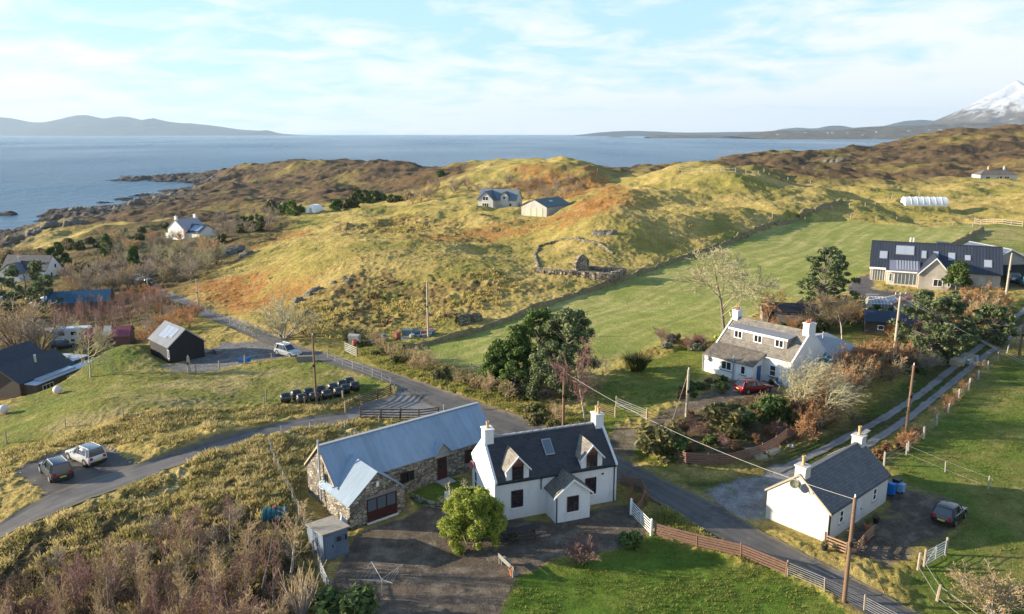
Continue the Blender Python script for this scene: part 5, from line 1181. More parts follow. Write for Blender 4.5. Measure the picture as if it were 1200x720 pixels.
def bare_tree(name, seed, h, P, wood, twig, stems=1, spread=0., trunk_r=.07, lean=0.):
    rng = np.random.RandomState(seed); out = [[], []]
    for s in range(stems):
        a = rng.rand()*6.28; q = spread*math.sqrt(rng.rand()); d = np.array([math.cos(a)*lean*(q/(spread+1e-6)), math.sin(a)*lean*(q/(spread+1e-6)), 1.]); d /= np.linalg.norm(d)
        grow(rng, np.array([0, 0, -.15]), d, h*(.75+.35*rng.rand() if stems > 1 else 1), trunk_r, 0, out, P)
    t = empty(name); seg_mesh('trunk', out[0], wood, t, 4)
    if out[1]: seg_mesh('crown', out[1], twig, t, 3)
    return t
def P_(seg, kids, ang, ln, up, wob, frm, rr=(.5, .5, .5, .5), tw=.012, rmin=.006, wind=0.): return dict(seg=seg, kids=kids, ang=ang, len=ln, up=up, wob=wob, rr=rr, tw=tw, rmin=rmin, wind=wind, **{'from': frm})
SAPL = P_((6, 4, 3, 2), (16, 6, 3), (38, 38, 40), (.42, .45, .5), (.05, .12, .08, .05), (.05, .1, .14, .16), (.22, .2, .2), rmin=.011)
SHRUB = P_((5, 4, 3, 2), (7, 5, 3), (32, 38, 42), (.5, .5, .5), (.03, .06, .04, .02), (.12, .16, .2, .2), (.25, .2, .2), rmin=.012)
BIGB = P_((6, 6, 4, 3), (13, 11, 10), (50, 45, 42), (.72, .5, .45), (.02, .03, .03, .02), (.08, .14, .18, .2), (.3, .25, .2), (.6, .5, .5), rmin=.02, tw=.03)
WIND = P_((5, 5, 4, 3), (9, 8, 5), (45, 38, 38), (.7, .5, .45), (.02, .02, .02, .02), (.12, .16, .2, .2), (.25, .2, .2), (.6, .5, .5), rmin=.016, wind=.16)
def leaf_mesh(name, clumps, n, size, mat, parent=None, seed=0, aspect=1.6, up=.35, shell_=.25, link=True, droop=0.):
    """n leaf-sized quads spread through ellipsoid clumps (cx,cy,cz,rx,ry,rz)"""
    rng = np.random.RandomState(seed); C = np.array(clumps, float); w = (C[:, 3]*C[:, 4]*C[:, 5])**(2/3.); w /= w.sum()
    k = rng.choice(len(C), n, p=w); d = rng.normal(0, 1, (n, 3)); d /= np.linalg.norm(d, axis=1)[:, None]
    rad = (shell_+(1-shell_)*rng.rand(n))**.6; rad *= 1+.2*rng.normal(0, 1, n)
    p = C[k, :3]+d*C[k, 3:6]*rad[:, None]; keep = p[:, 2] > .02; p = p[keep]; d = d[keep]; n = len(p)
    nrm = d*.7+rng.normal(0, .8, (n, 3)); nrm[:, 2] += up; nrm /= np.linalg.norm(nrm, axis=1)[:, None]
    a = np.cross(nrm, rng.normal(0, 1, (n, 3))); a /= np.linalg.norm(a, axis=1)[:, None]; b = np.cross(nrm, a)
    s = size*(.6+.8*rng.rand(n))[:, None]
    V = np.stack([p-a*s*aspect*.5, p+b*s*.38, p+a*s*aspect*.5, p-b*s*.38], 1).reshape(-1, 3)
    F = np.arange(4*n).reshape(n, 4)
    return np_mesh(name, V, F, mat, parent, link=link)
def blob_clumps(rng, n, R_, H, z0=0., cr=.38, top=1.): # clumps filling a dome
    out = []
    for i in range(n):
        a = rng.rand()*6.283; q = math.sqrt(rng.rand()); z = rng.rand()
        rr = R_*(.35+.65*math.sqrt(max(0, 1-(2*z-1)**2 if z0 > 0 else 1-z*z*top)))*q*.8
        c = cr*(.7+.6*rng.rand())*min(R_, H*.7)
        out.append((rr*math.cos(a), rr*math.sin(a), z0+(H-z0-c*.6)*z+c*.3, c, c, c*.85))
    return out
BARK = plain('grey brown bark', (.17, .145, .12), .9, .25, 5); BARKP = plain('pale bark', (.38, .35, .30), .85, .2, 5); BARKB = plain('birch pale bark', (.46, .41, .35), .8, .3, 7)
TW_PINK = foliage('pinkish brown twigs', (.17, .095, .08), (.29, .17, .14), (.42, .29, .23), 1.2, .0, .85); TW_TAN = foliage('tan twigs', (.32, .23, .13), (.5, .38, .21), None, 1.2, 0, .85)
TW_GREY = foliage('grey brown twigs', (.2, .165, .125), (.36, .30, .23), None, 1.2, 0, .85); TW_OLIVE = foliage('lichen olive twigs', (.28, .26, .15), (.5, .45, .27), None, 1.2, 0, .85); TW_RUST = foliage('russet twigs', (.3, .14, .06), (.54, .30, .14), None, 1.2, 0, .85)
TW_DARK = foliage('dark heath twigs', (.07, .05, .035), (.15, .105, .07), None, 1.2, 0, .85)
LF_DARK = foliage('dark conifer needles', (.055, .09, .02), (.125, .19, .04), (.22, .27, .07), .8, .25); LF_PINE = foliage('blue green needles', (.07, .10, .045), (.17, .205, .085), (.3, .32, .13), .7, .25)
LF_BRIGHT = foliage('bright leaves', (.13, .19, .03), (.36, .40, .06), (.6, .56, .15), .9, .4); LF_MID = foliage('mid green leaves', (.05, .085, .02), (.10, .145, .035), (.17, .19, .06), 1.1, .2)
LF_OLIVE = foliage('olive leaves', (.10, .095, .035), (.19, .17, .06), (.30, .26, .10), 1.1, .2); LF_BROWN = foliage('russet leaves', (.14, .07, .03), (.26, .14, .06), (.38, .25, .12), 1.1, .15); LF_GORSE = foliage('gorse', (.05, .06, .02), (.11, .12, .03), (.2, .17, .06), 1.3, .1)
LF_SAGE = foliage('sage leaves', (.13, .15, .11), (.24, .26, .19), None, 1.2, .2)
HIDE = []
def proto(o):
    HIDE.append(o); return o
protos = {}
def P_sapl(i, wood, twig, tag_, **k):
    key = ('s', i, tag_)
    if key not in protos: protos[key] = proto(bare_tree('bare_sapling', 100+i*7, 4.2, SAPL, wood, twig, 1 if i % 3 else 2, .5, .055, .25))
    return protos[key]
def P_shrub(i, wood, twig, tag_):
    key = ('b', i, tag_)
    if key not in protos: protos[key] = proto(bare_tree('bare_shrub', 300+i*5, 2.2, SHRUB, wood, twig, 7, 1.6, .035, .7))
    return protos[key]
def P_leafy(i, mat, tag_, n=2600, size=.16, flat=.8):
    key = ('l', i, tag_)
    if key not in protos:
        rng = np.random.RandomState(500+i); t = empty('shrub'); S = [[0, 0, -.1, .06, rng.normal(0, .2), rng.normal(0, .2), .5, .03] for k in range(4)]
        S = np.array([[0, 0, -.15, .07, rng.normal(0, .25), rng.normal(0, .25), .7*flat, .03] for k in range(5)]); seg_mesh('trunk', S, BARK, t, 4)
        leaf_mesh('crown', blob_clumps(rng, 9, 1.0, 1.5*flat, 0, .42), n, size, mat, t, 600+i); protos[key] = proto(t)
    return protos[key]
used_first = set()
def plant(pr, x, y, label, cat, name, group=None, s=1., rz=None, z=None, rng=random):
    z = gh(x, y) if z is None else z
    c = copy_tree(pr, None, (x, y, z-.05), rng.uniform(0, 6.28) if rz is None else rz, None, s)
    c.name = name; tag(c, label, cat, group); return c
def plant_h(pr, hproto, px, py, top, label, cat, name, group=None, rz=None, wide=1.):
    """base pixel px,py and the pixel row of the top"""
    x, y, z = at3(px, py); h = height_px(x, y, z, top); s = h/hproto
    return plant(pr, x, y, label, cat, name, group, (s*wide, s*wide, s), rz, z)
def in_poly(V, px, py):
    c = False
    for i in range(len(V)):
        a, b = V[i-1], V[i]
        if (a[1] > py) != (b[1] > py) and px < (b[0]-a[0])*(py-a[1])/(b[1]-a[1])+a[0]: c = not c
    return c
def scatter_px(V, n, seed, mind=0.):
    rng = random.Random(seed); xs = [v[0] for v in V]; ys = [v[1] for v in V]; out = []; pts_ = []
    tries = 0
    while len(out) < n and tries < 6000:
        tries += 1; px, py = rng.uniform(min(xs), max(xs)), rng.uniform(min(ys), max(ys))
        if not in_poly(V, px, py): continue
        if any((px-a)**2+((py-b)*1.8)**2 < mind**2 for a, b in pts_): continue
        pts_.append((px, py)); out.append((px, py))
    out.sort(key=lambda q: q[1]); return out
# ------------------------------------------------------------------ big trees
def clumpy_tree(name, label, px, py, top, halfw, mat, n, size, seed, shape='dome', trunk=BARK, cat='tree', low=.15, group=None, ncl=34, cr=.24, wind=0.):
    x, y, z = at3(px, py); H = height_px(x, y, z, top); zc = y*CT+(CH-z)*ST; Rr = halfw*zc/FOC
    rng = np.random.RandomState(seed); t = thing(name, label, cat, (x, y, z-.05), 0, group); cl = []; S = []
    lean = np.array([wind*H, 0, 0])
    for i in range(ncl):
        f = low+(1-low)*((i+rng.rand())/ncl); a = rng.rand()*6.283
        if shape == 'cone': pr = (1-f)**.75*.95+.08
        elif shape == 'flat': pr = .55+.45*math.sin(f*3.1)
        elif shape == 'ragged': pr = (.25+.75*math.sin(min(1, f*1.1)*2.9)**.8)*(.6+.6*rng.rand())
        else: pr = math.sqrt(max(.05, 1-(max(f-.3, 0)/.72)**2))
        q = pr*Rr*(.45+.55*math.sqrt(rng.rand())); c = cr*Rr*(.65+.7*rng.rand())
        p = np.array([q*math.cos(a), q*math.sin(a), f*H-c*.5])+lean*f**2
        cl.append((*p, c, c, c*(.55 if shape in ('flat', 'ragged') else .75)))
        b = np.array([0, 0, max(.1, f*H*.72)])+lean*(f*.72)**2
        S.append((*b, .02*H*(1-f)*.5+.03, *p, .02))
    for k in range(6):
        f0, f1 = k/6., (k+1)/6.; S.append((*(lean*f0**2+[0, 0, f0*H*.93-.2*(k == 0)]), .026*H*(1-f0*.85), *(lean*f1**2+[0, 0, f1*H*.93]), .026*H*(1-f1*.85)))
    seg_mesh('trunk', S, trunk, t, 6); leaf_mesh('crown', cl, n, size, mat, t, seed)
    return t
clumpy_tree('conifer_tree', 'lowest pointed conifer at the left end of the roadside clump', 585, 452, 398, 27, LF_DARK, 15000, .2, 1, 'cone', low=.08, ncl=60, cr=.2)
clumpy_tree('conifer_tree', 'pointed conifer second from left in the roadside clump', 606, 452, 380, 29, LF_DARK, 18000, .2, 2, 'cone', low=.1, ncl=70, cr=.19)
clumpy_tree('conifer_tree', 'tall ragged conifer in the middle of the roadside clump', 632, 448, 362, 31, LF_DARK, 20000, .2, 50, 'dome', low=.22, ncl=62, cr=.2)
clumpy_tree('conifer_tree', 'tall spreading olive conifer at the right of the roadside clump', 662, 454, 362, 35, LF_PINE, 20000, .2, 3, 'dome', low=.32, ncl=64, cr=.19, wind=.05)
clumpy_tree('conifer_tree', 'low bushy grey-green conifer in front of the roadside clump behind the brown pole', 643, 466, 410, 32, LF_PINE, 13000, .2, 4, 'dome', low=.05, ncl=54, cr=.2)
clumpy_tree('conifer_tree', 'small bushy conifer at the front left foot of the roadside clump', 604, 462, 424, 20, LF_DARK, 7000, .2, 51, 'dome', low=.04, ncl=40, cr=.22)
clumpy_tree('conifer_tree', 'ragged dark conifer standing beside the green field left of the modern house', 962, 368, 289, 31, LF_PINE, 11000, .3, 5, 'ragged', wind=.05, low=.2, ncl=95, cr=.13)
clumpy_tree('pine_tree', 'broad ragged pine with pale limbs in front of the red roofed shed', 1092, 418, 342, 46, LF_PINE, 20000, .26, 6, 'ragged', low=.06, ncl=150, cr=.11)
clumpy_tree('pine_tree', 'ragged pine right of the russet bush near the lane', 1160, 402, 356, 26, LF_PINE, 9000, .28, 7, 'ragged', low=.15, ncl=80, cr=.15)
clumpy_tree('pine_tree', 'small round topped pine before the modern house gable', 1118, 356, 306, 12, LF_MID, 3500, .3, 8, 'dome', low=.55, ncl=16, cr=.5)
clumpy_tree('pine_tree', 'dark pine before the white house at the far left', 33, 358, 306, 21, LF_PINE, 6000, .5, 9, 'flat', low=.2, ncl=26)
clumpy_tree('pine_tree', 'dark blue-green pine cut by the left edge', 8, 378, 324, 18, LF_PINE, 6000, .5, 10, 'flat', low=.1, ncl=26)
clumpy_tree('pine_tree', 'low dark pine left of the long blue roofed barn', 55, 368, 322, 16, LF_PINE, 4000, .5, 11, 'flat', low=.1, ncl=20)
clumpy_tree('conifer_tree', 'round green conifer right of the far left white house', 70, 318, 284, 13, LF_MID, 4500, .6, 12, 'dome', low=.1, ncl=24)
clumpy_tree('conifer_tree', 'narrow dark green conifer near the shore track', 126, 304, 274, 9, LF_DARK, 3500, .6, 13, 'cone', low=.08, ncl=26)
clumpy_tree('conifer_tree', 'narrow leaning dark green conifer among bare scrub', 157, 322, 288, 9, LF_DARK, 3500, .6, 14, 'cone', low=.08, ncl=26, wind=.1)
for i, (px, py, tp, hw) in enumerate([(322,250,234,8),(332,252,236,9),(345,252,235,9),(418,238,219,7),(430,236,222,8),(442,236,224,9),(410,245,233,8),(395,245,234,6),(516,206,200,4),(462,236,228,7),(478,232,225,7)]):
    clumpy_tree('far_tree', 'small dark tree in the distant shelter belts beyond the hillside', px, py, tp, hw, LF_DARK if i % 3 else LF_GORSE, 900, 1.1, 30+i, 'dome', low=.05, ncl=12, cr=.4, group='distant shelter belt trees')
# ------------------------------------------------------------------ single bare trees
def single_bare(name, label, px, py, top, P, wood, twig, seed, wide=1., stems=1, tr=.16, lean=.3, spread=.4, hp=6., cat='tree'):
    t = bare_tree(name, seed, hp, P, wood, twig, stems, spread, tr, lean)
    x, y, z = at3(px, py); h = height_px(x, y, z, top); s = h/(hp*1.05); t.location = (x, y, z-.05); t.scale = (s*wide, s*wide, s); tag(t, label, cat); return t
single_bare('bare_tree', 'pale bare tree with forked white trunk in front of the dark conifers', 686, 494, 414, BIGB, BARKB, TW_PINK, 3, .7, tr=.12)
single_bare('bare_tree', 'large golden bare tree by the green field left of the three chimney house', 850, 392, 312, BIGB, BARK, TW_OLIVE, 33, 1.35, tr=.12)
single_bare('bare_tree', 'small pale bare tree on the lawn behind the three chimney house', 987, 398, 352, BIGB, BARKB, TW_TAN, 26, 1.3, tr=.1)
single_bare('bare_tree', 'bare russet tree beside the black roofed outbuilding', 897, 382, 346, BIGB, BARK, TW_RUST, 8, 1.1)
single_bare('bare_tree', 'bare pale tree with a straight trunk above the dark bungalow', 106, 442, 388, BIGB, BARKP, TW_OLIVE, 9, .8)
single_bare('windswept_tree', 'windswept pale leaning tree in front of the three chimney house gable', 937, 494, 430, WIND, BARKP, TW_OLIVE, 11, 1.2, 3, .12)
single_bare('windswept_tree', 'second windswept pale tree right of the house gable by the hedge', 962, 498, 440, WIND, BARKP, TW_OLIVE, 12, 1.2, 3, .12)
single_bare('willow_tree', 'large round tan willow beside the pink cabin at far left', 22, 412, 356, SHRUB, BARK, TW_TAN, 14, 1.3, 14, .07, .5, 2.0, 4)
single_bare('willow_tree', 'brown rounded bare willow right of the tan one', 48, 412, 366, SHRUB, BARK, TW_GREY, 15, 1.3, 12, .07, .5, 2.0, 4)
single_bare('bare_shrub', 'small pinkish bare shrub on the lawn edge before the cottage', 688, 658, 628, SHRUB, BARK, TW_PINK, 16, 1.2, 12, .03, 1.0, .8, 2., 'shrub')
single_bare('bare_shrub', 'round beige bare shrub at the lower right corner', 1166, 722, 680, SHRUB, BARKP, TW_TAN, 17, 1.5, 16, .03, 1.0, 1.2, 2., 'shrub')
single_bare('bare_shrub', 'grey spreading bare shrub above the road bend on the hillside', 333, 397, 352, SHRUB, BARKP, TW_OLIVE, 18, 1.4, 14, .06, .9, 1.8, 3., 'shrub')
single_bare('bare_sapling', 'pale twiggy sapling beside the green tank and wire fence', 341, 672, 598, SAPL, BARKB, TW_TAN, 19, 1.25, 1, .08, .2, .4, 4.2)
single_bare('willow_shrub', 'upright straw coloured willow stems at the foot of the wire fence', 354, 728, 672, P_((5, 3), (3,), (14,), (.5,), (.05, .05), (.03, .05), (.4,), rmin=.014), BARKB, TW_TAN, 20, 1.2, 34, .03, .35, 1.0, 3., 'shrub')
# ------------------------------------------------------------------ the big round bush in the yard
def front_bush():
    x, y, z = at3(553, 652); t = thing('round_bush', 'large rounded bright green bush in the gravel yard with bare branches through it', 'bush', (x, y+1.9, z-.05)); rng = np.random.RandomState(4)
    cl = []
    for i in range(130):
        f = rng.rand(); a = rng.rand()*6.283; q = 2.4*math.sqrt(max(.12, 1-(abs(f-.32)/.74)**2))*(.35+.62*math.sqrt(rng.rand())); c = .44*(.6+.6*rng.rand()); cl.append((q*math.cos(a), q*math.sin(a), .2+f*3.85, c, c, c*.9))
    leaf_mesh('crown', cl, 60000, .11, LF_BRIGHT, t, 5, 1.5)
    out = [[], []]; 
    for k in range(6):
        a = rng.rand()*6.28; grow(rng, np.array([.5*math.cos(a), .5*math.sin(a), 0]), np.array([.45*math.cos(a)+.15, .45*math.sin(a), 1.]), 3.6, .05, 0, out, BIGB)
    seg_mesh('trunk', out[0]+out[1][:1500], TW_OLIVE, t, 4)
front_bush()
# ------------------------------------------------------------------ scrub belts, each sapling its own object
def belt(V, n, seed, kinds, mind, label, group, name, cat, smin, smax, hs=None):
    rng = random.Random(seed)
    for (px, py) in scatter_px(V, n, seed, mind):
        pr = kinds[rng.randrange(len(kinds))](); x, y = at(px, py); s = rng.uniform(smin, smax); w = rng.uniform(.85, 1.2)
        plant(pr, x, y, label, cat, name, group, (s*w, s*w, s), rng=rng)
sp = lambda tw, wd, tg: [(lambda i=i: P_sapl(i, wd, tw, tg)) for i in range(4)]
sh = lambda tw, wd, tg: [(lambda i=i: P_shrub(i, wd, tw, tg)) for i in range(3)]
lf = lambda mt, tg, **k: [(lambda i=i: P_leafy(i, mt, tg, **k)) for i in range(3)]
belt([(-20,735),(40,705),(100,690),(170,668),(215,640),(250,632),(285,655),(310,690),(345,760),(345,810),(-20,820)], 100, 1, sp(TW_PINK, BARKB, 'p')[:3]+sp(TW_TAN, BARKB, 't')[:2]+sh(TW_PINK, BARK, 'p')[:1], 17, 'bare pinkish birch sapling in the dense thicket at the lower left', 'birch saplings in the lower left thicket', 'bare_sapling', 'sapling', .62, 1.05)
belt([(-20,700),(60,668),(150,645),(240,610),(290,605),(330,640),(370,700),(375,760),(-20,800)], 60, 2, sh(TW_DARK, BARK, 'd')+sh(TW_GREY, BARK, 'g'), 15, 'low tangled brown shrub under the birch saplings at the lower left', 'undergrowth shrubs at the lower left', 'bare_shrub', 'shrub', .45, .85)
belt([(58,392),(70,372),(130,366),(195,352),(188,372),(150,385),(110,392)], 56, 3, sp(TW_PINK, BARKB, 'p')[:3], 6, 'bare pinkish sapling in the belt below the long blue roofed barn', 'saplings below the blue roofed barn', 'bare_sapling', 'sapling', .75, 1.05)
belt([(168,408),(172,395),(192,378),(200,352),(175,340),(150,352),(180,372),(230,372),(225,385),(185,400),(150,408)], 26, 4, sh(TW_RUST, BARK, 'r')+sh(TW_GREY, BARK, 'g'), 8, 'russet scrub bush on the bank between the crimson shed and the road', 'scrub on the bank above the crimson shed', 'bare_shrub', 'shrub', 1., 1.6)
belt([(80,350),(70,330),(105,308),(150,318),(200,330),(160,345),(130,345)], 34, 5, sh(TW_GREY, BARK, 'g')+sh(TW_TAN, BARK, 't')+lf(LF_GORSE, 'g', n=1500, size=.24)[:1], 8, 'grey-brown bare bush behind the long blue roofed barn', 'bushes behind the blue roofed barn', 'bare_shrub', 'shrub', 1.5, 2.4)
belt([(130,312),(140,288),(190,282),(240,288),(270,300),(245,318),(215,335),(190,332)], 44, 6, sh(TW_GREY, BARK, 'g')+sh(TW_OLIVE, BARK, 'o')+sh(TW_RUST, BARK, 'r')[:1], 8, 'brown bare bush in the scrub below the distant white house', 'scrub below the distant white house', 'bare_shrub', 'shrub', 1.5, 2.5)
belt([(0,305),(60,292),(130,272),(190,262),(200,272),(130,292),(60,305),(0,325)], 26, 7, lf(LF_GORSE, 'g', n=1500, size=.24)+sh(TW_TAN, BARK, 't')[:1], 9, 'low gorse bush on the coastal slope behind the shore rocks', 'gorse bushes on the coastal slope', 'gorse_bush', 'bush', 1.6, 2.6)
belt([(240,275),(250,262),(320,250),(330,262),(300,275),(262,285)], 24, 8, sh(TW_GREY, BARK, 'g')+lf(LF_GORSE, 'g', n=1500, size=.24)[:2], 8, 'grey-brown bush right of the distant white house among scrub', 'bushes right of the distant white house', 'bare_shrub', 'shrub', 1.7, 2.8)
belt([(0,420),(0,400),(20,405),(60,425),(50,432),(20,425)], 6, 9, sh(TW_GREY, BARK, 'g'), 9, 'small brown bush behind the dark bungalow roof', 'bushes behind the dark bungalow', 'bare_shrub', 'shrub', 1., 1.4)
belt([(520,222),(560,215),(660,214),(690,222),(670,236),(620,238),(600,232),(560,232)], 26, 10, sh(TW_TAN, BARK, 't')+sh(TW_GREY, BARK, 'g'), 8, 'brown scrub bush in the hollow behind the dark green barn', 'scrub in the hollow behind the distant barn', 'bare_shrub', 'shrub', 1.4, 2.3)
belt([(470,235),(500,225),(545,212),(555,222),(520,232),(480,242)], 16, 12, sh(TW_TAN, BARK, 't')+sh(TW_GREY, BARK, 'g'), 8, 'tan scrub bush on the slope left of the distant gabled house', 'scrub left of the distant gabled house', 'bare_shrub', 'shrub', 1.6, 2.6)
# roadside hedge of gorse and heather between road and green field
belt([(395,400),(410,404),(460,428),(520,446),(560,462),(640,488),(640,478),(570,448),(520,434),(470,418),(420,395)], 30, 13, lf(LF_GORSE, 'g', n=1500, size=.24)[:1]+lf(LF_OLIVE, 'o', n=1500, size=.2)+sh(TW_TAN, BARK, 't'), 9, 'low gorse and heather bush on the verge between the road and the green field', 'gorse and heather along the road verge', 'gorse_bush', 'bush', .65, 1.15)
belt([(610,496),(640,502),(690,520),(690,505),(650,485),(620,478)], 14, 14, lf(LF_OLIVE, 'o', n=1500, size=.2)+sh(TW_TAN, BARK, 't')[:1], 8, 'straw coloured verge bush behind the central white cottage', 'verge bushes behind the central cottage', 'verge_bush', 'bush', .5, .9)
# garden island before the three chimney house
belt([(762,518),(768,505),(790,492),(830,480),(850,474),(900,476),(940,488),(935,500),(910,516),(870,528),(830,532),(790,530)], 40, 15, lf(LF_OLIVE, 'o', n=1500, size=.2)+lf(LF_MID, 'm', n=1800, size=.2)+lf(LF_BROWN, 'b', n=1500, size=.2)+sh(TW_PINK, BARK, 'p')[:2]+sh(TW_TAN, BARK, 't')[:1], 11, 'mixed garden shrub inside the brown slatted fence by the road bend', 'garden shrubs inside the slatted fence', 'garden_shrub', 'shrub', .35, .78)
belt([(778,470),(800,452),(830,440),(860,448),(845,460),(815,466)], 12, 16, lf(LF_OLIVE, 'o', n=1500, size=.2)+lf(LF_MID, 'm', n=1800, size=.2)+lf(LF_BROWN, 'b', n=1500, size=.2), 9, 'low shrub in the rockery left of the red car', 'rockery shrubs left of the red car', 'rockery_shrub', 'shrub', .4, .8)
belt([(850,490),(905,488),(930,478),(920,472),(880,478),(850,482)], 8, 17, lf(LF_MID, 'm', n=1800, size=.2), 9, 'dark green shrub just below the red car', 'shrubs below the red car', 'garden_shrub', 'shrub', .4, .65)
belt([(768,400),(800,395),(840,400),(842,412),(800,412),(770,415)], 10, 18, lf(LF_BROWN, 'b', n=1500, size=.2)+lf(LF_SAGE, 's', n=1500, size=.2)[:1]+sh(TW_PINK, BARK, 'p')[:1], 8, 'russet border shrub between the lawn and the golden bare tree', 'border shrubs behind the front lawn', 'border_shrub', 'shrub', .7, 1.2)
belt([(940,520),(965,500),(1000,472),(1040,448),(1060,440),(1045,425),(1010,425),(975,455),(955,475),(940,495)], 46, 19, sh(TW_RUST, BARK, 'r')+sh(TW_TAN, BARK, 't')[:2]+sh(TW_DARK, BARK, 'd')[:1], 9, 'russet bare bush in the thick hedge right of the three chimney house', 'hedge bushes right of the three chimney house', 'hedge_bush', 'bush', 1.0, 1.6)
belt([(1045,440),(1080,440),(1110,420),(1140,405),(1130,395),(1080,415),(1050,425)], 14, 20, sh(TW_GREY, BARK, 'g')+lf(LF_MID, 'm', n=1800, size=.2)[:1], 9, 'dark bush at the foot of the broad ragged pine by the lane', 'bushes at the foot of the pine', 'hedge_bush', 'bush', .8, 1.3)
belt([(1085,402),(1100,370),(1130,352),(1170,352),(1172,385),(1140,402),(1110,408)], 22, 21, sh(TW_RUST, BARKP, 'rp')+sh(TW_TAN, BARK, 't')[:2], 9, 'orange-brown bare larch bush in front of the modern house gable', 'orange-brown bushes before the modern house', 'russet_bush', 'bush', 1.2, 1.9)
belt([(1020,375),(990,385),(960,388),(930,392),(900,392),(940,375),(960,370),(1000,372)], 18, 22, sh(TW_RUST, BARK, 'r')+sh(TW_TAN, BARK, 't')[:1]+lf(LF_GORSE, 'g', n=1500, size=.24)[:1], 9, 'russet garden bush behind the three chimney house', 'garden bushes behind the three chimney house', 'garden_bush', 'bush', .8, 1.5)
belt([(1000,352),(1040,358),(1060,366),(1040,372),(1010,364)], 14, 23, lf(LF_MID, 'm', n=1800, size=.2)+lf(LF_OLIVE, 'o', n=1500, size=.2)[:1], 7, 'green shrub on the terrace below the modern house', 'terrace shrubs below the modern house', 'terrace_shrub', 'shrub', .7, 1.1)
belt([(1040,395),(1060,392),(1075,400),(1045,410)], 6, 24, sh(TW_RUST, BARK, 'r'), 8, 'dark red-brown shrub beside the shed below the greenhouse', 'red-brown shrubs by the sheds', 'bare_shrub', 'shrub', .8, 1.2)
belt([(1050,520),(1080,500),(1110,470),(1150,432),(1146,440),(1112,482),(1085,508),(1058,530)], 18, 25, sh(TW_RUST, BARK, 'r')+sh(TW_TAN, BARK, 't')[:1], 8, 'low russet hedge plant between the stony lane and the right hand field', 'low hedge between lane and field', 'hedge_plant', 'shrub', .35, .55)
belt([(1010,540),(1030,530),(1075,508),(1060,520),(1030,545)], 8, 26, lf(LF_BROWN, 'b', n=1500, size=.2), 8, 'straw coloured tuft bush beside the lane behind the low cottage', 'tufts behind the low cottage', 'tuft_bush', 'bush', .4, .6)
belt([(730,580),(742,572),(756,590),(750,600),(736,592)], 4, 27, sh(TW_RUST, BARK, 'r'), 7, 'small bare shrub inside the red fence right of the central cottage', 'shrubs inside the red fence', 'bare_shrub', 'shrub', .35, .5)
for (px, py, tp, mt, nm, lb, wd) in ((862,500,474,LF_MID,'garden_shrub','rounded dark green shrub in front of the red car',1.2),(846,504,472,LF_OLIVE,'garden_shrub','rounded olive shrub left of the dark green one below the red car',1.2),(772,532,496,LF_OLIVE,'garden_shrub','tall grey-green shrub at the left end of the slatted garden fence',1.2),(788,532,505,LF_MID,'garden_shrub','leafy green shrub at the foot of the pale pole',1.3),
        (905,492,462,LF_MID,'garden_shrub','dark evergreen shrub under the windswept trees',1.1),(848,412,392,LF_BRIGHT,'garden_shrub','bright green shrub under the golden bare tree',1.3),(1060,372,356,LF_MID,'garden_shrub','green hedge shrub before the sun room',1.3),(1036,372,362,LF_BRIGHT,'garden_shrub','yellow-green shrub beside the greenhouse',1.3),
        (408,728,690,LF_MID,'garden_shrub','low green shrub at the bottom edge beside the clothes dryer',1.6),(740,640,622,LF_DARK,'garden_shrub','small dark shrub on the lawn edge by the white gate',1.2)):
    pr = P_leafy(1, mt, 'x'+nm+mt.name, n=3000, size=.17); plant_h(pr, 1.45, px, py, tp, lb, 'shrub', nm, wide=wd)
# spiky flax
def flax():
    x, y, z = at3(748, 437); t = thing('flax_plant', 'large spiky dark flax clump on the lawn of the three chimney house', 'plant', (x, y+1, z)); rng = np.random.RandomState(2); S = []
    for k in range(420):
        a = rng.rand()*6.283; q = rng.rand()*.8; l = 1.7+rng.rand()*.9; tilt = .15+.7*rng.rand()
        b = np.array([q*math.cos(a), q*math.sin(a), 0]); m = b+np.array([math.cos(a)*tilt*l*.5, math.sin(a)*tilt*l*.5, l*.6]); e = m+np.array([math.cos(a)*tilt*l*.5, math.sin(a)*tilt*l*.5, l*.25])
        S.append((*b, .035, *m, .04)); S.append((*m, .04, *e, .008))
    seg_mesh('leaves', S, LF_GORSE, t, 3)
flax()
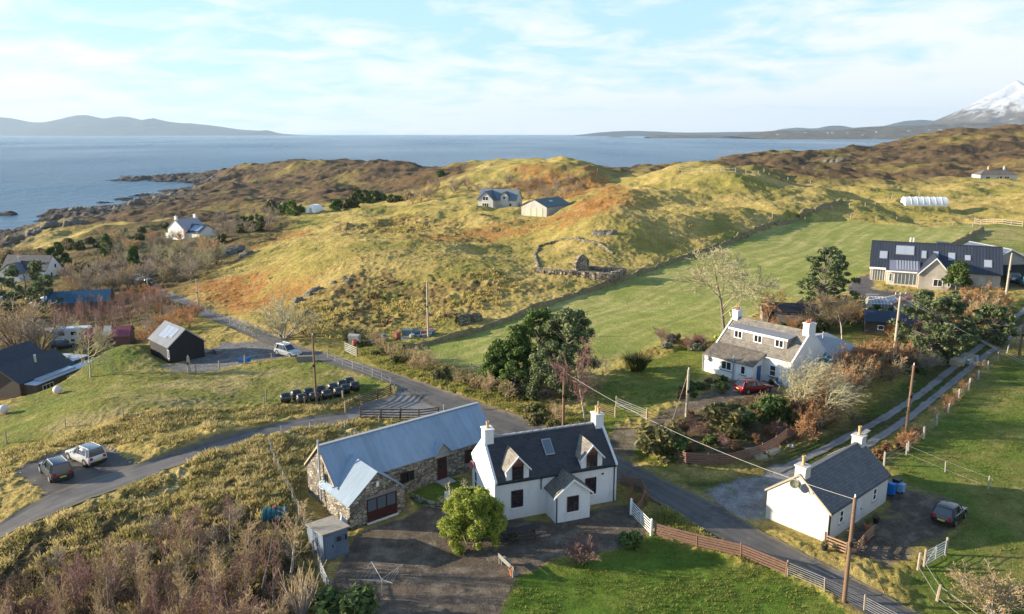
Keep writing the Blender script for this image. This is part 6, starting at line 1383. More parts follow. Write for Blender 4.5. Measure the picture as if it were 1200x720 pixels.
# ------------------------------------------------------------------ tussock grass and heather: one mesh nobody could count
def tussocks(name, polys, n, seed, hmin, hmax, mat, blades=9, width=.05, clumpr=.22, excl=None):
    rng = np.random.RandomState(seed); X = []; Y = []
    for V, k in polys:
        lo, hi = V.min(0), V.max(0); got = 0; xs = rng.uniform(lo[0], hi[0], k*6); ys = rng.uniform(lo[1], hi[1], k*6)
        m = poly_mask(xs, ys, V, .3, .5) > .5; xs, ys = xs[m][:k], ys[m][:k]; X.append(xs); Y.append(ys)
    X = np.concatenate(X); Y = np.concatenate(Y)
    M = masks(X, Y); bad = mx(M, 'road', 'lane', 'yard', 'park', 'apron', 'grav', 'drive', 'padr', 'court', 'wheel', 'shedy')
    if name != 'lawn_tufts': bad = np.maximum(bad, mx(M, 'lawn', 'field', 'rightf'))
    ok = (bad < .25)
    if name == 'rough_grass': ok &= fbm(X, Y, 3.2, 3, .6, seed=9) > -.08
    if name.startswith('hill'): ok &= fbm(X, Y, 12, 3, .6, seed=len(name)) > .12
    if name == 'lawn_tufts': ok &= fbm(X, Y, 4, 3, .6, seed=3) > -.05
    for (px_, py_, a, L, D, z, mg) in PADS:
        c, si = math.cos(a), math.sin(a); dx, dy = X-px_, Y-py_; lx, ly = c*dx+si*dy, -si*dx+c*dy; ok &= ~((lx > -.3) & (lx < L+.3) & (ly > -.3) & (ly < D+.3))
    X, Y = X[ok], Y[ok]; n = len(X); Z = height(X, Y); H = rng.uniform(hmin, hmax, n)*(1+.5*fbm(X, Y, 6, 2, seed=7))
    a = rng.rand(n, blades)*6.283; q = rng.rand(n, blades)*clumpr; tilt = .35+1.1*rng.rand(n, blades)
    bx = X[:, None]+q*np.cos(a); by = Y[:, None]+q*np.sin(a); hh = H[:, None]*(.6+.6*rng.rand(n, blades))
    w = width*(.6+.8*rng.rand(n, blades)); ca, sa = np.cos(a), np.sin(a); pxn = -sa*w; pyn = ca*w
    b0 = np.stack([bx-pxn, by-pyn, np.repeat(Z[:, None], blades, 1)-.06], -1); b1 = np.stack([bx+pxn, by+pyn, np.repeat(Z[:, None], blades, 1)-.06], -1)
    tx = bx+ca*tilt*hh*.8+.12*hh; ty = by+sa*tilt*hh*.8; tz = Z[:, None]+hh; t0 = np.stack([tx+pxn*.3, ty+pyn*.3, tz], -1); t1 = np.stack([tx-pxn*.3, ty-pyn*.3, tz], -1)
    V = np.stack([b0, b1, t0, t1], 2).reshape(-1, 3); F = np.arange(len(V)).reshape(-1, 4)
    o = np_mesh(name, V, F, mat); tag(o, kind='stuff'); return o
G_STRAW = foliage('straw grass', (.26, .25, .07), (.5, .40, .18), (.68, .57, .33), .35, .5, .8); G_OLIVE = foliage('olive grass', (.2, .24, .05), (.4, .36, .11), (.6, .5, .2), .3, .5, .8)
def quad_poly(pp): return poly(pp)
tussocks('rough_grass', [(BANKS, 13000), (poly([(100,600),(300,519),(440,497),(520,490),(545,500),(365,530),(340,600)]), 2500), (poly([(0,560),(20,548),(130,520),(205,527),(300,500),(400,482),(425,470),(340,474),(240,485),(120,502),(0,530)]), 3500)], 0, 1, .14, .36, G_STRAW, 11, .05, .34)
tussocks('pasture_grass', [(poly([(470,452),(560,470),(640,500),(720,540),(720,520),(660,480),(600,470),(500,430),(440,410),(400,405)]), 7000), (poly([(780,600),(900,672),(1000,730),(1010,745),(900,680),(760,610)]), 1500)], 0, 2, .12, .3, G_OLIVE, 7, .045)

HILLP = poly([(235,360),(330,395),(420,420),(480,410),(640,362),(800,300),(930,256),(900,215),(740,215),(560,205),(430,235),(300,262),(250,300)])
tussocks('hill_grass', [(V_, 4200) for V_ in HEATH[:2]]+[(HILLP, 4000)], 0, 3, .18, .42, foliage('hill straw grass', (.30, .27, .07), (.55, .44, .16), (.7, .56, .26), .12, .5, .8), 5, .12, .45)
tussocks('hill_heather', [(HEATH[0], 250), (MOORR, 7000), (MOORL, 7000)], 0, 4, .2, .5, foliage('heather', (.05, .035, .02), (.13, .085, .045), (.22, .14, .07), .06, .1, .8), 7, .22, .9)
tussocks('lawn_tufts', [(LAWN, 3500), (RIGHTF, 6000), (GARDEN, 1800)], 0, 5, .05, .13, foliage('lawn tuft', (.12, .17, .03), (.24, .27, .06), (.4, .36, .13), .5, .4, .8), 8, .03, .25)
# ------------------------------------------------------------------ fences, walls, gates
POST = plain('weathered fence post', (.34, .28, .20), .85, .25, 6); POSTG = plain('grey fence post', (.36, .34, .30), .85, .2, 6); REDF = plain('brown red stained rails', (.20, .115, .08), .75, .3, 5); DKF = plain('dark stained rails', (.08, .06, .05), .8); WIRE = plain('fence wire', (.25, .25, .25), .5)
GATEG = plain('galvanised gate', (.52, .54, .56), .45, .1, metal=.2)
def along(px_pts, spacing):
    W = np.array([at(*q) for q in px_pts]); L = np.concatenate([[0], np.cumsum(np.hypot(*np.diff(W, axis=0).T))]); n = max(1, int(round(L[-1]/spacing)))
    s = np.linspace(0, L[-1], n+1); X = np.interp(s, L, W[:, 0]); Y = np.interp(s, L, W[:, 1]); return X, Y, height(X, Y)
def fence(px_pts, label, h=1.1, spacing=2.2, wires=4, rails=0, pm=POST, rm=None, r=.05, name='wire_fence', wr=.012, seed=0, railh=.1):
    X, Y, Z = along(px_pts, spacing); rng = random.Random(seed or len(X)); t = thing(name, label, 'fence', (X[0], Y[0], Z[0])); O = Vector((X[0], Y[0], Z[0]))
    base_me = None
    P = [Vector((a, b, c))-O for a, b, c in zip(X, Y, Z)]
    for i, p in enumerate(P):
        if i < 100:
            q = MB(); q.lathe([(r, -.25), (r*.95, h*.97), (r*.5, h*1.02)], 6) if base_me is None else None
            if base_me is None: o = q.build('post', pm, t); base_me = o.data
            else: o = bpy.data.objects.new('post', base_me); COL.objects.link(o); o.parent = t
            o.location = p; k = rng.uniform(.88, 1.12)*(1.15 if i in (0, len(P)-1) else 1); o.scale = (k, k, k); o.rotation_euler = (rng.uniform(-.07, .07), rng.uniform(-.07, .07), rng.uniform(0, 3))
    if wires:
        q = MB()
        for k in range(wires):
            z = h*(.2+.72*k/(max(1, wires-1)))
            for a, b in zip(P[:-1], P[1:]): q.tube(a+Vector((0, 0, z)), b+Vector((0, 0, z)), wr, wr, 3, False)
        q.build('wire', WIRE, t)
    for k in range(rails):
        z = h*(.15+.75*k/max(1, rails-1)); q = MB()
        for a, b in zip(P[:-1], P[1:]):
            d = (b-a).normalized(); n = Vector((-d.y, d.x, 0))*.03; j = rng.uniform(-.02, .02)
            vs = [a+n+Vector((0, 0, z-railh/2)), a-n+Vector((0, 0, z-railh/2)), b-n+Vector((0, 0, z-railh/2+j)), b+n+Vector((0, 0, z-railh/2+j)), a+n+Vector((0, 0, z+railh/2)), a-n+Vector((0, 0, z+railh/2)), b-n+Vector((0, 0, z+railh/2+j)), b+n+Vector((0, 0, z+railh/2+j))]
            q.add(vs, [(0, 1, 2, 3), (4, 7, 6, 5), (0, 4, 5, 1), (1, 5, 6, 2), (2, 6, 7, 3), (3, 7, 4, 0)])
        q.build('rail', rm or pm, t)
    return t
def gate(pA, pB, label, m, h=1.15, bars=5, name='field_gate', post=POST, width=None):
    (xa, ya), (xb, yb) = at(*pA), at(*pB); za, zb = gh(xa, ya), gh(xb, yb); t = thing(name, label, 'gate', (xa, ya, za), math.atan2(yb-ya, xb-xa)); L = math.hypot(xb-xa, yb-ya); dz = zb-za
    q = MB(); q.tube((0, 0, .1), (0, 0, h), .035); q.build('stile', m, t); q = MB(); q.tube((L, 0, dz+.1), (L, 0, dz+h), .035); q.build('stile', m, t)
    for k in range(bars):
        z = .15+(h-.18)*k/(bars-1); q = MB(); q.tube((0, 0, z), (L, 0, z+dz), .028); q.build('bar', m, t)
    q = MB(); q.tube((0, 0, .15), (L*.5, 0, h+dz*.5), .02); q.tube((L*.5, 0, .15+dz*.5), (L*.5, 0, h+dz*.5), .025); q.build('brace', m, t)
    for x, z in ((-.12, 0), (L+.12, dz)): q = MB(); q.lathe([(.1, -.3), (.095, h+.15), (.04, h+.22)], 8, Matrix.Translation((x, 0, z))); q.build('post', post, t)
    return t
fence([(768,628),(800,637),(850,650),(905,668),(921,674)], 'red-brown slatted fence between the lower lawn and the road, right of the white gate', 1.05, 2.9, 0, 5, REDF, REDF, .07, 'slatted_fence', railh=.13)
fence([(923,675),(960,692),(990,706),(1024,722),(1060,742)], 'wire fence with pale posts along the road at the bottom right', 1.1, 2.3, 6, 0, POST, None, .06, 'wire_fence', .016)
gate((740,604),(762,627), 'white barred gate at the drive right of the central cottage', WHITEP, 1.2, 6, post=WHITEP)
fence([(728,568),(755,573),(757,588),(744,606)], 'low red-brown fence round the corner bed beside the central cottage', .85, 1.8, 0, 4, REDF, REDF, .06, 'slatted_fence', railh=.15)
fence([(749,520),(769,532)], 'short red-brown slatted fence at the left corner of the garden', 1.1, 1.9, 0, 5, REDF, REDF, .06, 'slatted_fence', railh=.14)
fence([(784,537),(800,545),(850,545),(880,538),(905,527),(925,514),(950,502),(985,486)], 'long brown slatted fence round the garden before the three chimney house', 1.1, 2.0, 0, 5, REDF, REDF, .06, 'slatted_fence', railh=.13)
gate((702,483),(720,489), 'brown wooden gate by the white trunked tree', REDF, 1.0, 5)
gate((723,478),(757,492), 'pale barred gate across the drive of the three chimney house', plain('dull grey gate', (.2, .2, .2), .6), 1.1, 5)
gate((1084,664),(1107,651), 'galvanised gate standing ajar in the lower right field', GATEG, 1.2, 6)
fence([(1076,668),(1095,702),(1120,722),(1150,745)], 'wire fence with pale leaning posts in the lower right corner', 1.25, 3.6, 2, 0, POST, None, .11, 'wire_fence', .016)
fence([(1062,534),(1085,545),(1115,556),(1145,568),(1175,580),(1215,595)], 'low wire fence with pale posts across the right hand field', 1.1, 4.2, 2, 0, POSTG, None, .06, 'wire_fence', .006)
fence([(1036,546),(1058,536),(1085,512),(1150,440),(1200,400)], 'wire fence with stone coloured posts along the lane at the right', 1.2, 4.5, 3, 0, POSTG, None, .09)
fence([(316,525),(322,545),(333,568),(345,590),(356,616),(366,645),(376,672),(384,700)], 'leaning wire fence with pale posts left of the barn and garden shed', 1.15, 1.9, 3, 0, POSTG, None, .06, 'wire_fence', .008)
gate((376,675),(387,702), 'grey slatted gate panel at the bottom of the leaning fence', GATEG, 1.2, 5)
fence([(330,512),(370,504),(420,500),(470,494),(520,486)], 'short pale fence posts behind the stone barn', .9, 4., 1, 0, POSTG, None, .06)
fence([(423,491),(446,491),(470,491),(495,491),(514,489)], 'dark railed fence between the apron and the stone barn', 1.15, 2.2, 0, 4, DKF, DKF, .09, 'railed_fence', railh=.1)
fence([(422,474),(440,470),(458,462)], 'dark railed fence beside the gate behind the wrapped bales', 1.15, 2.3, 0, 5, DKF, DKF, .08, 'railed_fence', railh=.1)
gate((406,484),(421,477), 'dark timber gate across the lane by the wrapped bales', DKF, 1.2, 5, post=POST)
fence([(310,478),(345,476),(375,474),(402,470)], 'wire fence in front of the black wrapped bales', 1.1, 4.4, 2, 0, POST, None, .09)
fence([(384,420),(405,430),(425,437),(440,444),(457,450),(462,462)], 'post and wire fence along the road above the bales', 1.1, 2.6, 3, 0, POSTG, None, .06, 'wire_fence', .007)
fence([(236,364),(262,376),(290,390),(300,396)], 'post and wire fence beside the road above the black shed', 1.1, 3.2, 4, 0, POSTG, None, .07, 'wire_fence', .008)
fence([(230,438),(265,430),(300,424),(330,421),(350,420)], 'railed fence below the yard of the black shed', 1.1, 3.4, 2, 0, POST, None, .08, 'wire_fence', .02)
fence([(8,520),(48,505),(85,500),(122,495),(157,486),(192,487),(226,478),(259,472),(286,468),(312,470)], 'thin wire fence crossing the rough paddock above the parked cars', 1.1, 5.5, 2, 0, POST, None, .07, 'wire_fence', .012)
fence([(14,462),(53,450),(80,441),(120,438),(142,437),(170,436),(200,436),(222,438)], 'wire fence along the top of the paddock by the dark bungalow', 1.15, 5.5, 2, 0, POST, None, .08)
fence([(500,420),(540,432),(575,441),(600,452)], 'wire fence along the lower edge of the green field', 1.1, 3., 3, 0, POSTG, None, .06, 'wire_fence', .014)
fence([(905,256),(940,259),(985,257),(1030,258),(1080,262),(1140,266)], 'post and wire fence along the top of the green field', 1.3, 7., 2, 0, POST, None, .12, 'wire_fence', .02)
fence([(955,249),(985,247),(1010,243),(1040,238),(1060,232),(1100,231),(1160,233)], 'distant fence left of the pale polytunnel', 1.4, 8., 2, 0, POST, None, .14, 'wire_fence', .02)
fence([(1142,262),(1160,263),(1180,264),(1198,266)], 'pale railed pen in the field above the timber shed', 1.5, 3.5, 0, 3, POST, POST, .12, 'railed_fence', railh=.14)
fence([(614,205),(640,200),(665,199),(700,202)], 'distant fence along the hill crest above the sea', 1.4, 7, 2, 0, POSTG, None, .13, 'wire_fence', .03)
fence([(795,201),(830,202),(870,206),(910,209),(950,214)], 'distant fence on the ridge below the brown moor', 1.4, 9, 2, 0, POSTG, None, .14, 'wire_fence', .03)
DRY = rubble('drystone', (.17, .15, .10), (.25, .22, .15), (.06, .055, .03), 1.6)
def stone_wall(px_pts, label, h=.9, w=.9, seed=1, name='stone_wall', rough=.25, cat='wall', m=None):
    X, Y, Z = along(px_pts, .6); V = []; n = len(X)
    dx, dy = np.gradient(X), np.gradient(Y); l = np.hypot(dx, dy); nx, ny = -dy/l, dx/l
    prof = [(-.75, -.35), (-.5, .3), (-.3, .8), (0, 1.), (.3, .8), (.5, .3), (.75, -.35)]; k = len(prof)
    for j, (a, b) in enumerate(prof):
        f = fbm(X*1.0+j*7, Y, .9, 3, .6, seed=seed)*rough; g = 1+fbm(X, Y, 5, 3, seed=seed+2)*rough*2
        V.append(np.stack([X+nx*w*(a+f), Y+ny*w*(a+f), Z+h*(b*np.clip(g, .3, 1.5)+f*.6)], 1))
    V = np.stack(V, 1); i = np.arange(n*k).reshape(n, k); F = np.stack([i[:-1, :-1].ravel(), i[:-1, 1:].ravel(), i[1:, 1:].ravel(), i[1:, :-1].ravel()], 1)
    o = np_mesh(name, V.reshape(-1, 3), F, m or DRY); tag(o, label, cat); return o
TURF = plain('turf and stone bank', (.20, .165, .08), .95, .55, 1.3, bump=.8)
stone_wall([(474,411),(500,404),(545,394),(600,374),(650,354),(700,338),(750,321),(800,303),(850,286),(900,266),(935,256)], 'long turf and stone dyke along the upper edge of the green field', .75, .9, 1, m=TURF, rough=.5)
stone_wall([(935,256),(955,248),(975,241),(985,236)], 'dark dyke climbing from the green field towards the knoll', 1.2, 1.4, 2, m=TURF)
stone_wall([(1110,291),(1130,282),(1150,271)], 'straight turf dyke behind the long modern house', 1.1, 1.4, 3, m=TURF)
stone_wall([(920,367),(935,358),(948,350)], 'short earth bank at the edge of the green field', .7, .9, 4, m=TURF)
stone_wall([(632,290),(655,282),(680,281),(705,287),(720,298)], 'tumbled drystone enclosure wall behind the ruin', .32, .7, 5, rough=.8)
stone_wall([(632,290),(627,300),(632,315),(645,322)], 'tumbled drystone wall left of the ruin', .32, .8, 6, rough=.8)
stone_wall([(535,380),(548,378),(562,374)], 'heap of loose field stones above the green field', 1.2, 1.6, 7, 'stone_heap', .5, 'stones')
stone_wall([(483,584),(500,592),(520,596),(540,590)], 'low rubble retaining wall below the small lawn of the stone barn', .5, .35, 8, rough=.3)
def rocks(spots, label, seed, name='rock_outcrop'):
    x0, y0, z0 = at3(*spots[0][:2]); V = []; F = []; rng = np.random.RandomState(seed); n = 0
    for px, py, s in spots:
        x, y, z = at3(px, py)
        for k in range(4):
            cx, cy, sx, sy, sz = x+rng.normal(0, s*.6), y+rng.normal(0, s*.5), s*rng.uniform(.5, 1.1), s*rng.uniform(.4, .8), s*rng.uniform(.4, .75)
            th, ph = np.meshgrid(np.linspace(0, 2*np.pi, 17)[:-1], np.linspace(.02, np.pi*.62, 9)); d = np.stack([np.cos(th)*np.sin(ph), np.sin(th)*np.sin(ph), np.cos(ph)], -1)
            r = 1+.55*np.round(fbm(d[..., 0]*2+k*5+d[..., 2], d[..., 1]*2+seed+px, 1., 3, .6, seed=seed)*4)/4+.12*rng.rand(*th.shape)
            p = d*r[..., None]*[sx, sy, sz]; p[..., 2] += .25*p[..., 0]; p += [cx-x0, cy-y0, z-z0-sz*.15]
            i = n+np.arange(th.size).reshape(th.shape); j = np.roll(i, -1, 1); V.append(p.reshape(-1, 3)); F.append(np.stack([i[:-1].ravel(), i[1:].ravel(), j[1:].ravel(), j[:-1].ravel()], 1)); n += th.size
    o = np_mesh(name, np.concatenate(V), np.concatenate(F), ROCKM); o.location = (x0, y0, z0); tag(o, label, 'rock')
ROCKM = plain('lichened grey rock', (.15, .14, .12), .95, .5, .8, bump=.8)
rocks([(350,353,1.),(360,347,1.1),(371,341,1.)], 'grey rock outcrop on the hillside above the road', 1)
rocks([(392,332,.8),(408,329,.8)], 'small grey rock outcrop in the shaded hollow', 2)
rocks([(262,300,2.2),(275,295,2.4),(290,298,2.0)], 'dark rocky knuckle beside the distant white house', 3)
rocks([(704,276,1.6),(712,274,1.2)], 'small grey rock on the rust coloured slope', 4)
rocks([(60,266,4),(85,262,3.4),(40,274,4),(72,264,3)], 'pale cliff rocks on the headland by the shore', 5)
rocks([(160,238,3.6),(185,232,3),(200,229,3),(140,243,3.6),(110,246,3.4),(90,248,3)], 'tumbled grey rocks along the shore point', 6)
rocks([(976,190,4)], 'pale rock in the brown moor', 7)
def ruin():
    x, y, z = at3(685, 318); r = thing('ruin', 'roofless stone ruin with one standing gable on the hillside', 'ruin', (x, y, z), R(-28)); S = rubble('ruin stone', (.26, .215, .16), (.36, .30, .22), (.10, .085, .06), 1.3)
    q = MB(); q.prism([(-2.2, -.6), (2.2, -.6), (2.2, 2.0), (1.2, 2.7), (.3, 3.2), (-.6, 3.1), (-1.3, 2.7), (-2.2, 1.9)], 'x', -1.2, -.4, Matrix.Rotation(R(-12), 4, 'Z')); q.build('gable', S, r, bevel=.08)
    for nm, a, b, h in (('wall', (-1, -2.6), (-9, -3.4), .45), ('wall', (0, -2.6), (6.5, -1.8), .45), ('wall', (-.5, 2.6), (6.5, 3.2), .65), ('wall', (6.5, -1.8), (6.6, 3.2), .65)):
        n = 12; q = MB(); rng = random.Random(int(h*100+b[0]))
        for k in range(n):
            for j in range(3):
                t = (k+rng.random())/n; px_, py_ = a[0]+(b[0]-a[0])*t, a[1]+(b[1]-a[1])*t; s = rng.uniform(.35, .7); hh = h*rng.uniform(.4, 1.1)
                q.box(-s, s, -.45, .45, -1, hh, Matrix.Translation((px_, py_+rng.uniform(-.2, .2), 0))@Matrix.Rotation(rng.uniform(-.4, .4), 4, 'Z'))
        q.build(nm, S, r)
ruin()
# ------------------------------------------------------------------ poles and wires
PB = plain('brown creosoted pole', (.19, .115, .07), .85, .2, 5); PP = plain('silvered pole', (.42, .36, .27), .85, .2, 5)
TOPS = {}
def pole(key, px, py, top, label, m=PB, r=.13, arm=0, steps=False, z=None):
    x, y, z = at3(px, py); h = height_px(x, y, z, top); t = thing('utility_pole', label, 'pole', (x, y, z))
    q = MB(); q.lathe([(r*1.1, -.4), (r*.8, h-.05), (r*.5, h)], 10); q.build('post', m, t, smooth=True)
    if steps:
        q = MB()
        for k in range(7): zz = h*(.35+.085*k); s = 1 if k % 2 else -1; q.tube((0, 0, zz), (s*.3, 0, zz), .02, n=5)
        q.build('step', GALV, t)
    q = MB(); q.box(-.1, .1, -r-.12, -r*.6, h*.55, h*.55+.3); q.build('terminal_box', BLACKP, t)
    if arm: q = MB(); q.box(-arm, arm, -.06, .06, h-.35, h-.23); q.build('crossarm', m, t); 
    ins = MB(); 
    for s in ((-1, 0, 1) if arm else (1,)): ins.lathe([(.04, 0), (.06, .05), (.03, .12), (.05, .18), (.02, .22)], 8, Matrix.Translation((s*arm*.9, 0, h-.22 if arm else h)))
    ins.build('insulator', WHITEP, t)
    TOPS[key] = (x, y, z+h-.15); return t
pole('a', 989, 706, 583, 'tall brown telephone pole in front of the low white cottage', PB, .14, 0, True)
pole('b', 1061, 512, 428, 'brown stepped telephone pole beside the lane behind the low white cottage', PB, .14, 0, True)
pole('c', 660, 503, 434, 'dark brown pole directly behind the central white cottage roof', PB, .14)
pole('d', 804, 493, 433, 'short silvered pole standing in the garden shrubs', PP, .15)
pole('e', 371, 474, 393, 'dark thin pole beside the black wrapped bales', PB, .13)
pole('f', 502, 396, 331, 'pale slim pole at the corner of the green field', PP, .16)
pole('g', 233, 363, 328, 'slim pole by the road above the black shed', PP, .13)
pole('h', 1047, 420, 343, 'tall pale pole beside the broad ragged pine', PP, .17, .7)
pole('i', 1179, 345, 298, 'pale pole in front of the open timber shed', PP, .18)
pole('j', 1194, 420, 372, 'brown pole by the lane at the right edge', PB, .16)
pole('k', 174, 345, 328, 'short thin post by the road near the parked cars at left', PP, .12)
pole('l', 222, 438, 418, 'stout pale gatepost below the black shed', PP, .22)
def cable(p0, p1, sag, label, r=.02, m=None, n=14):
    q = MB(); p0, p1 = Vector(p0), Vector(p1); P = [p0.lerp(p1, k/n)-Vector((0, 0, sag*4*(k/n)*(1-k/n))) for k in range(n+1)]; q.path(P, r, 5)
    o = q.build('overhead_cable', m or plain('pale cable', (.45, .43, .38), .6), None); tag(o, label, 'cable'); return o
cable(TOPS['c'], TOPS['a'], 1.0, 'pale cable from the pole behind the central cottage to the tall pole at lower right', .014)
cable(TOPS['d'], at3(788, 492), .1, 'taut stay wire from the short garden pole to the ground')
cable((TOPS['a'][0], TOPS['a'][1], 5.6), at3(1037, 695), .05, 'taut stay wire right of the tall pole at lower right', .022, BLACKP)
for k in (-1, 0, 1):
    x, y, z = TOPS['h']; a = gY(1270, 452+k*6, 88+k); cable((x+k*.6, y, z), a, .8, ('nearest', 'middle', 'farthest')[k+1]+' of three pale wires running from the crossarm pole to the right edge', .02)
x, y, z = TOPS['h']; cable((x, y, z), (TOPS['d'][0]-20, TOPS['d'][1]+50, TOPS['d'][2]+5) if 0 else gY(958, 351, 112), .6, 'thin wire running left from the crossarm pole towards the bare tree', .018)
# ------------------------------------------------------------------ vehicles
TYRE = plain('tyre rubber', (.02, .02, .02), .9); RIM = plain('alloy rim', (.35, .35, .36), .35, .1, metal=.6); CGL = glassy('car glass', (.015, .018, .022), .05); PLATE = plain('yellow number plate', (.65, .5, .08), .5, .03); PLATEW = plain('white number plate', (.7, .7, .68), .5, .03)
LAMPR = plain('red tail lamp', (.40, .02, .02), .25, .05); LAMPW = plain('clear headlamp', (.65, .67, .68), .15, .05); TRIM = plain('black car trim', (.03, .03, .032), .6)
def carpaint(name, c, metal=.3):
    t = NT(name); f = t.noise(t.coord(), 3, 4, .6); col = t.ramp(f, [(.3, tuple(q*.88 for q in c)), (.7, c)]); t.set(Base_Color=col, Roughness=.28, Metallic=metal, Coat_Weight=.6, Coat_Roughness=.08); return t.mat
def car(x, y, z, heading, label, paint, L=4.3, W=1.8, H=1.6, kind='suv', roofm=None, name='parked_car'):
    """heading in degrees: direction the bonnet points"""
    t = thing(name, label, 'car', (x, y, z+.02), R(heading)); hw = W/2; a = L/2
    # lower body: stations along x from the tail to the nose
    hat = kind != 'suv'
    bl = H*.60
    st = [(-a, .84, .38, bl*.72), (-a+.1, .95, .28, bl*.98), (-a*.72, 1., .22, bl*1.02), (-a*.3, 1., .2, bl*1.01), (a*.2, 1., .2, bl*.99), (a*.42, .99, .2, bl*.96), (a*.75, .96, .22, bl*.86), (a-.16, .88, .26, bl*.76), (a, .72, .34, bl*.56)]
    V = []; 
    for sx, w, z0, z1 in st:
        w *= hw; V += [(sx, -w*.88, z0), (sx, -w, z0+.16), (sx, -w, z0+(z1-z0)*.6), (sx, -w*.95, z1-.06), (sx, -w*.84, z1), (sx, w*.84, z1), (sx, w*.95, z1-.06), (sx, w, z0+(z1-z0)*.6), (sx, w, z0+.16), (sx, w*.88, z0)]
    m = 10; q = MB(); F = []
    for i in range(len(st)-1):
        for k in range(m): F.append((i*m+k, i*m+(k+1) % m, (i+1)*m+(k+1) % m, (i+1)*m+k))
    F += [tuple(range(m-1, -1, -1)), tuple(range((len(st)-1)*m, len(st)*m))]; q.add(V, F); body = q.build('body', paint, t, smooth=True)
    # greenhouse: glass volume, with painted roof and pillars
    xr0, xr1 = (-a+.12, a*.36); xt0, xt1 = (-a+(.42 if hat else .3), a*.02)
    wb, wt = hw*.86, hw*.70; zb, zt = bl*.99, H-.05
    def ring(z, x0, x1, w, e=.0): return [(x0, -w*.94, z), (x0+.12, -w, z), (x1-.25, -w, z), (x1, -w*.8, z), (x1, w*.8, z), (x1-.25, w, z), (x0+.12, w, z), (x0, w*.94, z)]
    q = MB(); A, B_ = ring(zb-.03, xr0, xr1, wb), ring(zt, xt0, xt1, wt); q.add(A+B_, [(i, (i+1) % 8, 8+(i+1) % 8, 8+i) for i in range(8)]+[tuple(range(7, -1, -1)), tuple(range(8, 16))]); q.build('window_glass', CGL, t, smooth=True)
    q = MB(); A, B_ = ring(zt-.0, xt0-.06, xt1+.05, wt*1.03), ring(H, xt0+.06, xt1-.1, wt*.9); q.add(A+B_, [(i, (i+1) % 8, 8+(i+1) % 8, 8+i) for i in range(8)]+[tuple(range(7, -1, -1)), tuple(range(8, 16))]); q.build('roof', roofm or paint, t, smooth=True)
    for s in (-1, 1):
        for (xb_, xt_, ww) in ((xr1-.04, xt1+.02, .045), (a*.02-.15, a*-.05-.12, .04), (xr0+.35, xt0+.32, .10 if not hat else .16), (xr0+.02, xt0, .06)):
            q = MB(); q.tube((xb_, s*(wb+.005), zb-.03), (xt_, s*(wt+.01), zt+.01), ww, ww*.8, 6); q.build('pillar', paint, t)
    if not hat:
        for s in (-1, 1): q = MB(); q.tube((xt0+.1, s*wt*.85, H+.05), (xt1-.2, s*wt*.85, H+.05), .025); q.build('roof_rail', GALV, t)
    wr = .34 if not hat else .3
    for sx in (-a+.78, a-.82):
        for s in (-1, 1):
            Mx = Matrix.Translation((sx, s*(hw-.1), wr))@Matrix.Rotation(R(90), 4, 'X')
            q = MB(); q.lathe([(wr*.6, -.11), (wr*.97, -.11), (wr, -.07), (wr, .07), (wr*.97, .11), (wr*.6, .11)], 18, Mx); w_ = q.build('wheel', TYRE, t, smooth=True)
            q = MB(); q.lathe([(wr*.62, -.115), (wr*.6, -.118*1), (wr*.2, -.09), (wr*.2, .09), (wr*.6, .118), (wr*.62, .115)], 12, Mx); q.build('rim', RIM, w_)
            q = MB(); q.lathe([(wr*1.16, -.03), (wr*1.16, .03)], 18, Matrix.Translation((sx, s*(hw*.985-.01), wr+.03))@Matrix.Rotation(R(90), 4, 'X')); q.build('wheel_arch', TRIM, t)
    for s in (-1, 1):
        q = MB(); q.box(-a-.015, -a+.13, s*hw*.66-.13, s*hw*.66+.13, bl*.66, bl*.93); q.build('tail_lamp', LAMPR, t, bevel=.02)
        q = MB(); q.box(a-.2, a-.0, s*hw*.62-.16, s*hw*.62+.12, bl*.56, bl*.7); q.build('headlight', LAMPW, t, bevel=.02)
        q = MB(); q.box(a*.3-.1, a*.3+.08, s*(hw+.1)-.09, s*(hw+.1)+.09, bl*.98, bl*1.12); q.build('wing_mirror', paint, t, bevel=.02)
        q = MB()
        q.tube((-a*.32, s*hw*1.0, bl*.74), (-a*.2, s*hw*1.0, bl*.74), .02); q.build('door_handle', TRIM, t)
    q = MB(); q.box(-a-.06, -a+.04, -hw*.82, hw*.82, .24, .48); q.build('rear_bumper', TRIM if not hat else paint, t, bevel=.03)
    q = MB(); q.box(a-.06, a+.03, -hw*.7, hw*.7, .24, .44); q.build('front_bumper', TRIM, t, bevel=.03)
    q = MB(); q.box(-a-.075, -a-.055, -.26, .26, .5, .62); q.build('number_plate', PLATE, t); q = MB(); q.box(a+.025, a+.045, -.26, .26, .3, .41); q.build('number_plate', PLATEW, t)
    return t
def car_px(pxc, pyc, heading, *a, **k):
    x, y, z = at3(pxc, pyc); return car(x, y, z+.05, heading, *a, **k)
car_px(66, 557, 135, 'dark grey suv with yellow rear plate parked on the small parking area', carpaint('dark grey paint', (.05, .055, .055)), 4.5, 1.88, 1.68, roofm=carpaint('black roof', (.02, .022, .03)))
car_px(101, 540, 147, 'silver white suv parked right of the dark grey one', carpaint('silver white paint', (.58, .58, .58), .2), 4.4, 1.84, 1.62, roofm=carpaint('grey blue roof', (.16, .19, .24)))
car_px(883, 459, 18, 'dark red hatchback parked before the three chimney house', carpaint('dark red paint', (.22, .008, .03)), 4.2, 1.75, 1.45, kind='hatch')
car_px(1112, 609, 42, 'small black hatchback parked on gravel right of the low white cottage', carpaint('black blue paint', (.018, .02, .028)), 3.6, 1.66, 1.46, kind='hatch')
car_px(338, 417, -35, 'silver blue car on the road by the railed yard entrance', carpaint('silver blue paint', (.42, .46, .50)), 4.3, 1.8, 1.6)
